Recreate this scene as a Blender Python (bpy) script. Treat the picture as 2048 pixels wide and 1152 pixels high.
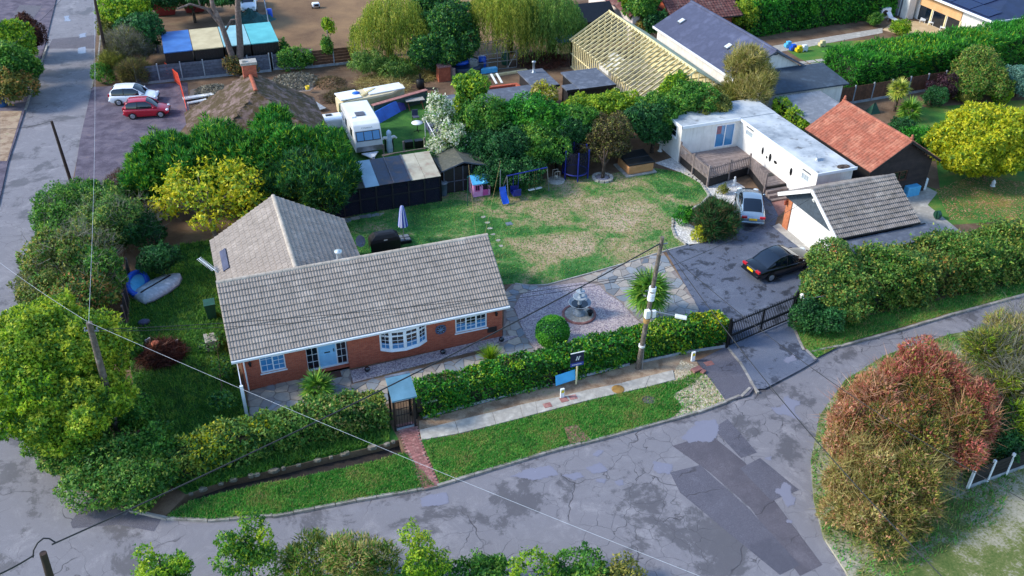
import bpy, bmesh, math, random
import numpy as np
from mathutils import Vector, Matrix
random.seed(7); rng = np.random.default_rng(7)
for o in list(bpy.data.objects): bpy.data.objects.remove(o)
scene = bpy.context.scene
COL = scene.collection
# ------------------------------------------------------------------ camera
CAM = Vector((0.09, -38.66, 31.0)); FPX = 1835.0
PITCH, ROLL, YAW = math.radians(34), math.radians(.75), math.radians(20.5)
def cam_axes():
    c, s = math.cos(PITCH), math.sin(PITCH); cr, sr = math.cos(ROLL), math.sin(ROLL)
    right = Vector((1, 0, 0)); up = Vector((0, s, c)); fwd = Vector((0, c, -s))
    r2 = right*cr + up*sr; u2 = up*cr - right*sr
    R = Matrix.Rotation(-YAW, 3, 'Z')
    return R @ r2, R @ u2, R @ fwd
RX, UP, FW = cam_axes()
cd = bpy.data.cameras.new('camera'); cam = bpy.data.objects.new('camera', cd); COL.objects.link(cam)
cd.sensor_fit = 'HORIZONTAL'; cd.sensor_width = 36; cd.lens = 36*FPX/2048
cd.clip_start = .5; cd.clip_end = 3000
cam.matrix_world = Matrix(((RX.x, UP.x, -FW.x, CAM.x), (RX.y, UP.y, -FW.y, CAM.y), (RX.z, UP.z, -FW.z, CAM.z), (0, 0, 0, 1)))
scene.camera = cam
# ------------------------------------------------------------------ sky, sun, exposure
SUN_EL, SUN_AZ = math.radians(35), math.radians(-74)      # azimuth from +Y, negative = towards -X
world = bpy.data.worlds.new('World'); scene.world = world; world.use_nodes = True
wn = world.node_tree.nodes; wl = world.node_tree.links
bg = wn['Background']; sky = wn.new('ShaderNodeTexSky'); sky.sky_type = 'NISHITA'; sky.sun_disc = False
sky.sun_elevation = SUN_EL; sky.sun_rotation = SUN_AZ; sky.air_density = 1.15; sky.dust_density = .5; sky.ozone_density = 3.6
bg.inputs['Strength'].default_value = .15
wl.new(sky.outputs[0], bg.inputs['Color'])
sd = bpy.data.lights.new('sun', 'SUN'); sun = bpy.data.objects.new('sun', sd); COL.objects.link(sun)
sd.energy = 2.0; sd.angle = math.radians(12); sd.color = (1, .93, .8)
sdir = Vector((math.sin(SUN_AZ)*math.cos(SUN_EL), math.cos(SUN_AZ)*math.cos(SUN_EL), math.sin(SUN_EL)))
sun.rotation_euler = sdir.to_track_quat('Z', 'Y').to_euler(); sun.location = (-60, 20, 60)
vs = scene.view_settings; vs.view_transform = 'Standard'; vs.look = 'None'; vs.exposure = 1.25; vs.gamma = 1
# ------------------------------------------------------------------ surveying: photo point -> place on a plane
def ray(u, v):
    return FW + RX*((u-1024)/FPX) + UP*((576-v)/FPX)
def at(u, v, z=0.0):
    r = ray(u, v); t = (z-CAM.z)/r.z; p = CAM + r*t
    return Vector((p.x, p.y, z))
def mpp(u, v, z=0.0):                                      # metres per photo pixel there
    r = ray(u, v); return (z-CAM.z)/r.z/FPX
def poly(pts, z=0.0): return [at(u, v, z) for u, v in pts]
# ------------------------------------------------------------------ objects
def tag(o, label, cat, group=None):
    o['label'] = label; o['category'] = cat
    if group: o['group'] = group
    return o
def thing(name, loc, label, cat, group=None):
    o = bpy.data.objects.new(name, None); o.empty_display_size = .2; o.location = loc; COL.objects.link(o)
    if label: tag(o, label, cat, group)
    return o
WL = {}
def worldloc(o):
    p = Vector((0, 0, 0))
    while o is not None: p = p + o.location; o = o.parent
    return p
def link(o, parent=None):
    COL.objects.link(o)
    if parent is not None:
        o.parent = parent
        o.location = o.location - worldloc(parent)
    return o
class MB:
    """collects shapes in world coordinates; build() links them as one mesh object"""
    def __init__(s): s.v = []; s.f = []; s.sm = []
    def add(s, vs, fs, smooth=False):
        n = len(s.v); s.v += [tuple(p) for p in vs]; s.f += [tuple(i+n for i in f) for f in fs]; s.sm += [smooth]*len(fs); return s
    def box(s, x0, x1, y0, y1, z0, z1):
        return s.add([(x0,y0,z0),(x1,y0,z0),(x1,y1,z0),(x0,y1,z0),(x0,y0,z1),(x1,y0,z1),(x1,y1,z1),(x0,y1,z1)],
                     [(0,3,2,1),(4,5,6,7),(0,1,5,4),(1,2,6,5),(2,3,7,6),(3,0,4,7)])
    def obox(s, c, ax, ay, az, hx, hy, hz):                # oriented box: centre, axes, half sizes
        c = Vector(c); ax = Vector(ax).normalized()*hx; ay = Vector(ay).normalized()*hy; az = Vector(az).normalized()*hz
        P = [c-ax-ay-az, c+ax-ay-az, c+ax+ay-az, c-ax+ay-az, c-ax-ay+az, c+ax-ay+az, c+ax+ay+az, c-ax+ay+az]
        return s.add(P, [(0,3,2,1),(4,5,6,7),(0,1,5,4),(1,2,6,5),(2,3,7,6),(3,0,4,7)])
    def bar(s, a, b, w, h=None):                           # rectangular bar a->b
        a = Vector(a); b = Vector(b); d = b-a; h = h or w
        up = Vector((0,0,1)) if abs(d.normalized().z) < .95 else Vector((0,1,0))
        sx = d.cross(up).normalized(); sz = sx.cross(d).normalized()
        return s.obox((a+b)/2, d, sx, sz, d.length/2, w/2, h/2)
    def prism(s, pts, z0, z1):
        n = len(pts); A = sum(pts[i][0]*pts[(i+1)%n][1]-pts[(i+1)%n][0]*pts[i][1] for i in range(n))
        if A < 0: pts = pts[::-1]
        return s.add([(p[0],p[1],z0) for p in pts]+[(p[0],p[1],z1) for p in pts],
                     [tuple(range(n))[::-1], tuple(range(n, 2*n))]+[(i,(i+1)%n,n+(i+1)%n,n+i) for i in range(n)])
    def quad(s, *p): return s.add(p, [tuple(range(len(p)))])
    def cyl(s, a, b, r0, r1=None, n=10, caps=True, smooth=True):
        a = Vector(a); b = Vector(b); r1 = r0 if r1 is None else r1; d = (b-a).normalized()
        x = d.orthogonal().normalized(); y = d.cross(x); P = []
        for c, r in ((a, r0), (b, r1)):
            for i in range(n):
                t = 2*math.pi*i/n; P.append(c+x*math.cos(t)*r+y*math.sin(t)*r)
        s.add(P, [(i,(i+1)%n,n+(i+1)%n,n+i) for i in range(n)], smooth)
        if caps: s.add(P, [tuple(range(n))[::-1], tuple(range(n, 2*n))])
        return s
    def tube(s, pts, r, n=6):
        rs = r if isinstance(r, (list, tuple)) else [r]*len(pts); pts = [Vector(p) for p in pts]; P = []; m = len(pts)
        d0 = (pts[-1]-pts[0]).normalized(); ref = Vector((0,0,1)) if abs(d0.z) < .9 else Vector((1,0,0))
        for i, p in enumerate(pts):
            d = (pts[min(i+1, m-1)]-pts[max(i-1, 0)]).normalized(); x = d.cross(ref).normalized(); y = x.cross(d)
            for k in range(n):
                t = 2*math.pi*k/n; P.append(p+(x*math.cos(t)+y*math.sin(t))*rs[i])
        F = [(i*n+k, i*n+(k+1)%n, (i+1)*n+(k+1)%n, (i+1)*n+k) for i in range(m-1) for k in range(n)]
        s.add(P, F, True); return s.add(P, [tuple(range(n))[::-1], tuple(range((m-1)*n, m*n))])
    def lathe(s, c, prof, n=20):                           # prof: (r, z)
        P = []; c = Vector(c)
        for r, z in prof:
            for k in range(n):
                t = 2*math.pi*k/n; P.append((c.x+r*math.cos(t), c.y+r*math.sin(t), c.z+z))
        m = len(prof)
        return s.add(P, [(i*n+k, i*n+(k+1)%n, (i+1)*n+(k+1)%n, (i+1)*n+k) for i in range(m-1) for k in range(n)], True)
    def ball(s, c, rx, ry=None, rz=None, n=12, m=8):
        ry = ry or rx; rz = rz or rx; c = Vector(c); P = []
        for i in range(m+1):
            a = math.pi*i/m
            for k in range(n):
                t = 2*math.pi*k/n; P.append((c.x+rx*math.sin(a)*math.cos(t), c.y+ry*math.sin(a)*math.sin(t), c.z+rz*math.cos(a)))
        return s.add(P, [(i*n+k, (i+1)*n+k, (i+1)*n+(k+1)%n, i*n+(k+1)%n) for i in range(m) for k in range(n)], True)
    def mesh(s, name, mat):
        me = bpy.data.meshes.new(name); me.from_pydata(s.v, [], s.f); me.materials.append(mat)
        me.polygons.foreach_set('use_smooth', s.sm); me.update(); return me
    def build(s, name, mat, parent=None, bevel=0, kind=None, label=None):
        org = worldloc(parent) if parent is not None else Vector((0,0,0))
        s2 = s
        if org.length > 0: s.v = [(a-org.x, b-org.y, c-org.z) for a, b, c in s.v]
        o = bpy.data.objects.new(name, s.mesh(name, mat)); COL.objects.link(o)
        if parent is not None: o.parent = parent
        if bevel:
            b = o.modifiers.new('bevel', 'BEVEL'); b.width = bevel; b.segments = 2; b.limit_method = 'ANGLE'
        if kind: o['kind'] = kind
        if label: o['label'] = label
        return o
def struct(name, mb, mat): return mb.build(name, mat, kind='structure')
def one(name, mb, mat, label, cat, group=None, bevel=0):    # a thing that is one mesh
    return tag(mb.build(name, mat, bevel=bevel), label, cat, group)
def inst(name, me, parent, loc, rot=None, scale=None):      # a piece sharing mesh data, placed in world coordinates
    o = bpy.data.objects.new(name, me); COL.objects.link(o); o.parent = parent
    o.location = Vector(loc) - (worldloc(parent) if parent is not None else Vector((0,0,0)))
    if rot is not None: o.rotation_euler = rot
    if scale is not None: o.scale = scale
    return o
# ------------------------------------------------------------------ materials
def hexc(h):
    h = h.lstrip('#'); c = [int(h[i:i+2], 16)/255 for i in (0, 2, 4)]
    return tuple(x/12.92 if x <= .04045 else ((x+.055)/1.055)**2.4 for x in c)+(1,)
class NT:
    def __init__(s, name, rough=.8, metal=0, spec=.5):
        s.m = bpy.data.materials.new(name); s.m.use_nodes = True; s.n = s.m.node_tree.nodes; s.l = s.m.node_tree.links
        s.b = s.n['Principled BSDF']; s.b.inputs['Roughness'].default_value = rough; s.b.inputs['Metallic'].default_value = metal
        s.b.inputs['Specular IOR Level'].default_value = spec
        s.co = None
    def coord(s):
        if s.co is None: s.co = s.n.new('ShaderNodeNewGeometry').outputs['Position']
        return s.co
    def noise(s, scale, detail=5, rough=.6, vec=None, dist=0):
        t = s.n.new('ShaderNodeTexNoise'); t.inputs['Scale'].default_value = scale; t.inputs['Detail'].default_value = detail
        t.inputs['Roughness'].default_value = rough; t.inputs['Distortion'].default_value = dist; s.l.new(vec or s.coord(), t.inputs['Vector']); return t.outputs['Fac']
    def voro(s, scale, feature='F1', out='Distance', vec=None, rnd=1):
        t = s.n.new('ShaderNodeTexVoronoi'); t.feature = feature; t.inputs['Scale'].default_value = scale; t.inputs['Randomness'].default_value = rnd
        s.l.new(vec or s.coord(), t.inputs['Vector']); return t.outputs[out]
    def ramp(s, fac, stops):
        r = s.n.new('ShaderNodeValToRGB'); e = r.color_ramp.elements
        while len(e) < len(stops): e.new(.5)
        for el, (p, c) in zip(e, stops):
            el.position = p; el.color = c if len(c) == 4 else tuple(c)+(1,)
        s.l.new(fac, r.inputs['Fac']); return r.outputs['Color']
    def val(s, fac, a, b, lo=0, hi=1):
        r = s.n.new('ShaderNodeMapRange'); r.inputs['From Min'].default_value = a; r.inputs['From Max'].default_value = b
        r.inputs['To Min'].default_value = lo; r.inputs['To Max'].default_value = hi; s.l.new(fac, r.inputs['Value']); return r.outputs['Result']
    def mix(s, fac, a, b, mode='MIX'):
        m = s.n.new('ShaderNodeMix'); m.data_type = 'RGBA'; m.blend_type = mode
        for sock, x in ((m.inputs[0], fac), (m.inputs[6], a), (m.inputs[7], b)):
            if hasattr(x, 'is_linked'): s.l.new(x, sock)
            else: sock.default_value = x
        return m.outputs[2]
    def math(s, op, a, b=None):
        m = s.n.new('ShaderNodeMath'); m.operation = op
        for i, x in enumerate((a, b)):
            if x is None: continue
            if hasattr(x, 'is_linked'): s.l.new(x, m.inputs[i])
            else: m.inputs[i].default_value = x
        return m.outputs[0]
    def mapping(s, scale=(1,1,1), loc=(0,0,0), rot=(0,0,0)):
        m = s.n.new('ShaderNodeMapping'); m.inputs['Scale'].default_value = scale; m.inputs['Location'].default_value = loc; m.inputs['Rotation'].default_value = rot
        s.l.new(s.coord(), m.inputs['Vector']); return m.outputs[0]
    def color(s, c):
        if hasattr(c, 'is_linked'): s.l.new(c, s.b.inputs['Base Color'])
        else: s.b.inputs['Base Color'].default_value = c
        return s
    def rough(s, c): s.l.new(c, s.b.inputs['Roughness']); return s
    def bump(s, h, strength=.3, dist=.02):
        b = s.n.new('ShaderNodeBump'); b.inputs['Strength'].default_value = strength; b.inputs['Distance'].default_value = dist
        s.l.new(h, b.inputs['Height']); s.l.new(b.outputs[0], s.b.inputs['Normal']); return s
    def rnd(s): return s.n.new('ShaderNodeObjectInfo').outputs['Random']
def mat(name, c1, c2=None, c3=None, scale=3, rough=.8, metal=0, bump=0, detail=6, rnd=0, bscale=None, spec=.5, lo=.35, hi=.65):
    """noise-mottled paint / stone / wood; rnd = how far single pieces differ from one another"""
    t = NT(name, rough, metal, spec); c1 = hexc(c1)
    c2 = hexc(c2) if c2 else tuple(x*.82 for x in c1[:3])+(1,)
    st = [(lo, c1), (hi, c2)] if not c3 else [(lo-.05, c1), (.5, c2), (hi+.05, hexc(c3))]
    c = t.ramp(t.noise(scale, detail), st)
    if rnd:
        v = t.val(t.rnd(), 0, 1, 1-rnd, 1+rnd*.6); h = t.n.new('ShaderNodeHueSaturation'); t.l.new(v, h.inputs['Value']); t.l.new(c, h.inputs['Color']); c = h.outputs[0]
    t.color(c)
    if bump: t.bump(t.noise(bscale or scale*6, 4), bump, .03)
    return t.m
K = {}
K['white'] = mat('white_paint', '#e9e7e2', '#d6d4cf', scale=2, rough=.5)
K['upvc'] = mat('white_upvc', '#eceef0', '#dfe3e6', scale=2, rough=.3)
t = NT('white_render', .85, 0, .3); c = t.ramp(t.noise(1.2, 6), [(.35, hexc('#eae6df')), (.65, hexc('#d9d5ce'))]); c = t.mix(t.val(t.noise(1, 7, .7, t.mapping((5, 5, .35))), .5, .72, 0, .45), c, hexc('#b3aa9c')); t.color(c); t.bump(t.noise(30, 4), .15, .02); K['render'] = t.m
K['black'] = mat('black_paint', '#15171b', '#0c0e12', scale=3, rough=.45)
K['darkwood'] = mat('dark_stained_wood', '#1f1c1d', '#121114', scale=5, rough=.7, bump=.2)
K['wood'] = mat('weathered_timber', '#94857f', '#7a6c66', scale=4, rough=.85, bump=.3, rnd=.22)
K['newwood'] = mat('fresh_sawn_timber', '#e6d7a8', '#d6c48e', scale=3, rough=.75, rnd=.16)
K['fence'] = mat('brown_fence_timber', '#6d4a35', '#523627', scale=4, rough=.85, rnd=.2, bump=.2)
K['greyfence'] = mat('grey_fence_timber', '#5e6370', '#474c58', scale=4, rough=.85, rnd=.2, bump=.2)
K['concrete'] = mat('concrete', '#b5b0a6', '#9a958d', '#c2bdb2', scale=1.6, rough=.9, bump=.25)
K['conpost'] = mat('concrete_post', '#9aa0a6', '#7f858c', scale=3, rough=.9)
K['metal'] = mat('galvanised_metal', '#a6abb0', '#8a9096', scale=4, rough=.4, metal=.7)
K['iron'] = mat('black_iron', '#101216', '#0a0b0e', scale=4, rough=.5, metal=.3)
K['pole'] = mat('weathered_pole_wood', '#7a7066', '#544a42', '#8d8276', scale=2.5, rough=.9, bump=.4)
K['darkpole'] = mat('tarred_pole_wood', '#3b2a22', '#281c17', scale=2.5, rough=.85, bump=.3)
K['bark'] = mat('bark', '#54453a', '#35291f', '#6e5f52', scale=4, rough=.95, bump=.6)
K['twig'] = mat('pale_twigs', '#8d8478', '#6d6459', scale=4, rough=.95)
K['glass'] = NT('window_glass', .06, 0, .8); K['glass'].color(hexc('#0f1a26')); K['glass'] = K['glass'].m
K['cglass'] = NT('car_glass', .05, 0, .9); K['cglass'].color(hexc('#0b1624')); K['cglass'] = K['cglass'].m
K['curtain'] = NT('net_curtained_glass', .1, 0, .8); K['curtain'].color(hexc('#3f83b4')); K['curtain'] = K['curtain'].m  # plain mid-blue pane, also the lower part of half panes
K['paleglass'] = NT('net_curtained_pane', .15, 0, .7); K['paleglass'].color(hexc('#a3adb2')); K['paleglass'] = K['paleglass'].m
K['tyre'] = mat('tyre_rubber', '#141414', '#1e1e1e', scale=8, rough=.85)
K['rim'] = mat('alloy_rim', '#b9bfc6', '#9aa0a8', scale=8, rough=.3, metal=.7)
K['blueplastic'] = mat('blue_plastic', '#1c5fd6', '#154fb8', scale=3, rough=.4)
K['navy'] = mat('navy_blue_paint', '#1a2a86', '#14206a', scale=3, rough=.45)
K['sky'] = mat('pale_blue_plastic', '#63bde6', '#4aa9d8', scale=3, rough=.45)
K['pink'] = mat('pink_plastic', '#eea6cf', '#e292c2', scale=3, rough=.5)
K['hotpink'] = mat('deep_pink_plastic', '#df5fa4', '#cc4d93', scale=3, rough=.5)
K['green'] = mat('green_plastic', '#1d5440', '#164233', scale=3, rough=.5)
K['red'] = mat('red_paint', '#8c2424', '#6a1a1c', scale=2, rough=.6)
K['orange'] = mat('orange_mesh_plastic', '#f25c3c', '#de4a2e', scale=6, rough=.6)
K['stone'] = mat('pale_stone', '#b5b1a7', '#948f86', '#c9c4ba', scale=6, rough=.9, bump=.4, rnd=.1)
K['greyblock'] = mat('grey_plastic', '#73797f', '#5c6268', scale=3, rough=.6)
K['terracotta'] = mat('terracotta', '#a5583c', '#8a452e', scale=4, rough=.85)
K['felt'] = mat('grey_roof_felt', '#5f6673', '#4c525e', '#6d7480', scale=1.3, rough=.85, bump=.2, bscale=20)
K['bluefelt'] = mat('slate_blue_roof_felt', '#4b5068', '#40455c', '#565b74', scale=.8, rough=.8, bump=.2, bscale=25)
K['yplate'] = mat('yellow_number_plate', '#f2c40c', '#e3b60a', scale=3, rough=.4)
K['yellow'] = mat('yellow_paint', '#e8c81e', '#d4b416', scale=3, rough=.5)
K['taillight'] = NT('tail_light_red', .15, 0, .6); K['taillight'].color(hexc('#b1121c')); K['taillight'] = K['taillight'].m
K['headlight'] = NT('head_light_clear', .1, 0, .8); K['headlight'].color(hexc('#cdd6de')); K['headlight'] = K['headlight'].m
K['chrome'] = mat('chrome', '#d5d9dd', '#c4c8cc', rough=.15, metal=1)
K['wire'] = mat('black_cable', '#14161a', '#1b1d22', rough=.6)
K['palewire'] = mat('pale_cable', '#b9bfc8', '#a3a9b3', rough=.5)
K['rope'] = mat('tan_rope', '#a98f5c', '#94794b', rough=.9)
K['tarpblue'] = mat('blue_tarpaulin', '#1f6fd0', '#185bb4', scale=1.5, rough=.5, bump=.3)
def carpaint(name, c, metal=.35):
    t = NT(name, .22, metal, .6); t.color(hexc(c)); t.b.inputs['Coat Weight'].default_value = .6; t.b.inputs['Coat Roughness'].default_value = .05; return t.m
# foliage: colour of each leaf is stored with the leaf
def leafmat(name, rough=.6, trans=.4):
    t = NT(name, rough, 0, .35); a = t.n.new('ShaderNodeAttribute'); a.attribute_name = 'col'; t.l.new(a.outputs['Color'], t.b.inputs['Base Color'])
    tr = t.n.new('ShaderNodeBsdfTranslucent'); t.l.new(a.outputs['Color'], tr.inputs['Color']); mx = t.n.new('ShaderNodeMixShader'); mx.inputs[0].default_value = trans
    t.l.new(t.b.outputs[0], mx.inputs[1]); t.l.new(tr.outputs[0], mx.inputs[2]); t.l.new(mx.outputs[0], t.n['Material Output'].inputs['Surface']); return t.m
K['leaf'] = leafmat('leaves'); K['gloss'] = leafmat('glossy_leaves', .45, .3)
# ------------------------------------------------------------------ foliage
def unit(a): return a/np.maximum(np.linalg.norm(a, axis=1, keepdims=True), 1e-6)
PAL = {  # leaf colours (real leaf colours, sRGB)
 'lime':  ['#82a324', '#9cb52a', '#638c24', '#b5bf34', '#457222'],
 'lime2': ['#7fa81f', '#5d8f1f', '#98b824', '#3f7222', '#b0bf30'],
 'mid':   ['#4c862c', '#3d7528', '#649a32', '#2f6224', '#82a63c'],
 'dark':  ['#2a6030', '#21512a', '#37723a', '#1b4525', '#48803c'],
 'conifer': ['#2f7a2c', '#256a28', '#459030', '#1d5526', '#6aa436'],
 'hedge': ['#338626', '#287322', '#489b2c', '#1f5f1f', '#6ab232'],
 'laurel': ['#337d22', '#27681f', '#4a9428', '#1f571c', '#8fb022'],
 'privet': ['#5a8a38', '#46752e', '#779a44', '#355f28', '#9fab4a'],
 'olive': ['#7d8438', '#667232', '#959542', '#4f5f2a', '#aca34c'],
 'autumn': ['#7d7a32', '#5f7030', '#94843a', '#47602c', '#a8783c'],
 'maple': ['#bfb81e', '#d3c826', '#a5a81f', '#ddd034', '#83992a'],
 'yellow': ['#b3b318', '#c6c222', '#98a41a', '#d3cb2e', '#82951c'],
 'red':   ['#c0665c', '#b0584f', '#d07a6c', '#985048', '#c88c72'],
 'salmon': ['#cf9474', '#bb7e5e', '#dba888', '#a17a52', '#bc9a5c'],
 'tan':   ['#b8ab68', '#a59856', '#c9b878', '#8f8c4a', '#9c8a52'],
 'brown': ['#5e5236', '#4c4a2e', '#6f6040', '#3d4228', '#77663f'],
 'willow': ['#8f9e34', '#a5ac3e', '#758c30', '#b5b54c', '#5a7a2c'],
 'willowd': ['#4f7a35', '#5e8a3a', '#3f6830', '#74963f', '#86a048'],
 'white': ['#e6e4cf', '#d9dabf', '#efeedd', '#c9cfa6', '#8fa66a'],
 'purple': ['#3d2430', '#2f1c27', '#4c2e38', '#3a2a28', '#54343c'],
 'copper': ['#4a2a22', '#3a211c', '#5c342a', '#41251f', '#6b4030'],
 'grey':  ['#7d7a6c', '#6a685c', '#8f8b7c', '#5a5a4e', '#9a9484'],
 'blue':  ['#5f8a78', '#4f7868', '#74a08c', '#436858', '#88b09a'],
 'palm':  ['#5d8f2e', '#4a7c28', '#74a336', '#3b6a24', '#8fae40'],
 'verge': ['#3a8a2c', '#4c9c36', '#2f7526', '#6aa840', '#93a050', '#a0965c'],
 'grass': ['#2f7a22', '#3f8f2a', '#276a1e', '#54a030', '#76a63c'],
}
PAL = {k: np.array([hexc(c)[:3] for c in v]) for k, v in PAL.items()}
def pick(pal, n, pos=None, wob=.8):
    """each leaf takes one of the palette's colours; neighbours tend to agree (patches of colour)"""
    P = PAL[pal] if isinstance(pal, str) else pal
    k = rng.integers(0, len(P), n)
    if pos is not None:
        ph = np.sin(pos[:, 0]*1.7+pos[:, 2]*1.1+3)*np.sin(pos[:, 1]*1.9+pos[:, 2]*1.5+1)+np.sin(pos[:, 0]*.8-pos[:, 1]*.6)
        kk = np.clip(((ph+2)/4*len(P)).astype(int), 0, len(P)-1); use = rng.random(n) < .45; k = np.where(use, kk, k)
    c = P[k]*(1+rng.normal(0, .12, (n, 1))); return np.clip(c, .004, .9)
def leaf_mesh(name, pos, tip, nrm, L, W, cols, material, org):
    """one small blade per leaf: pos base, tip direction, blade normal"""
    n = len(pos); L = np.broadcast_to(np.asarray(L, float).reshape(-1, 1), (n, 1)); W = np.broadcast_to(np.asarray(W, float).reshape(-1, 1), (n, 1))
    tip = unit(tip); side = unit(np.cross(tip, nrm))
    V = np.empty((n, 3, 3)); V[:, 0] = pos-side*W*.5; V[:, 1] = pos+side*W*.5; V[:, 2] = pos+tip*L
    V = (V-np.array(org)).reshape(-1, 3).astype(np.float32)
    me = bpy.data.meshes.new(name); me.vertices.add(3*n); me.vertices.foreach_set('co', V.ravel())
    me.loops.add(3*n); me.loops.foreach_set('vertex_index', np.arange(3*n, dtype=np.int32))
    me.polygons.add(n); me.polygons.foreach_set('loop_start', np.arange(0, 3*n, 3, dtype=np.int32)); me.polygons.foreach_set('loop_total', np.full(n, 3, np.int32))
    me.update(calc_edges=True); me.materials.append(material)
    at_ = me.attributes.new('col', 'FLOAT_COLOR', 'POINT'); c4 = np.ones((n, 3, 4), np.float32); c4[:, :, :3] = cols[:, None, :]; at_.data.foreach_set('color', c4.ravel())
    return me
def linkmesh(name, me, parent, kind=None, loc=None):
    o = bpy.data.objects.new(name, me); COL.objects.link(o)
    if parent is not None: o.parent = parent
    elif loc is not None: o.location = loc
    if kind: o['kind'] = kind
    return o
def rsphere(n): return unit(rng.normal(0, 1, (n, 3)))
def lump_points(c, r, n, clumps, spread=.24, inner=.22, ground=.05):
    """leaf positions for one lump of a crown: clumps on the shell plus some inside"""
    c = np.array(c); r = np.array(r)
    d = rsphere(clumps*3); d = d[d[:, 2] > -.55][:clumps]; cl = c+d*r*rng.uniform(.62, 1.1, (len(d), 1))
    k = rng.integers(0, len(cl), n); sp = spread*r.mean()*rng.uniform(.6, 1.3, (len(cl), 1))
    p = cl[k]+rng.normal(0, 1, (n, 3))*sp[k]*np.array([1, 1, .75])*.6
    ins = rng.random(n) < inner; dd = rsphere(n); p[ins] = (c+dd*r*rng.random((n, 1))**.4*.92)[ins]
    out = unit((p-c)/r)
    p[:, 2] = np.maximum(p[:, 2], ground+rng.random(n)*.1)
    return p, out, k
def bumpy(c, r, n, amp=.16, plume=False, gaps=.1):
    """leaf places on a lump whose surface swells and sinks in boughs and throws out sprigs, with the local facing"""
    c = np.array(c); r = np.array(r); m = r.mean(); d = rsphere(int(n*1.6)); d = d[d[:, 2] > -.7][:n]; n = len(d)
    spr = rng.random(n) < .42; K_ = max(10, int(14*m*m)); sd_ = rsphere(K_*2); sd_ = sd_[sd_[:, 2] > -.5]; k = rng.integers(0, len(sd_), n); ext = rng.uniform(.12, .42, len(sd_))*min(1, .5+m*.3); tt = rng.random(n)
    wid = (.2 if not plume else .13)/max(m, .5)**.5*(1.15-tt)
    d = np.where(spr[:, None], unit(sd_[k]+rng.normal(0, 1, (n, 3))*wid[:, None]), d)
    h = np.zeros(n); g = np.zeros((n, 3)); q = d*r
    for _ in range(10):
        f = np.exp(rng.uniform(np.log(1.2), np.log(8))); v = rng.normal(0, 1, 3)*(np.array([1, 1, .35]) if plume else 1); v = v/np.linalg.norm(v)*f; ph = rng.random()*6.28; a = amp*1.7/f**.7
        h += a*np.sin(q@v+ph); g += a*np.cos(q@v+ph)[:, None]*v
    dep = rng.random(n)**1.8*.34-.03
    e = np.where(spr, ext[k]*tt, 0)
    p = c+q*(1-np.where(spr, dep*.3, dep)[:, None])+d*np.clip(h, -.4*m, .4*m)[:, None]+(d+np.array([0, 0, .5 if plume else .15]))*e[:, None]
    nn = unit(unit(d/r)-g*.6+rng.normal(0, .25, (n, 3)))
    w = np.sin(q@rng.normal(0, 1.5, 3)+1)+np.sin(q@rng.normal(0, 2.2, 3)+2)+np.sin(q@rng.normal(0, 3.2, 3)); keep = (w > -1.5) | (rng.random(n) < .35)
    p[:, 2] = np.maximum(p[:, 2], .05+rng.random(n)*.12)
    return p[keep], nn[keep]
def split(l):
    """a big lump becomes several that overlap, so that no crown is a plain ball"""
    r = max(l[3:6])
    if r < .8: return [l]
    ex = tuple(l[6:]); out = [(l[0], l[1], l[2], l[3]*.8, l[4]*.8, l[5]*.82)+ex]
    for k in range(5):
        a = k*1.257+random.uniform(-.4, .4); zz = random.uniform(-.25, .6); s = random.uniform(.42, .62); f = .55
        out.append((l[0]+math.cos(a)*l[3]*f, l[1]+math.sin(a)*l[4]*f, max(l[2]+zz*l[5]*.7, l[5]*s*.7), l[3]*s, l[4]*s, l[5]*s)+ex)
    return out
FD = .95                                                  # overall leaf density
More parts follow.
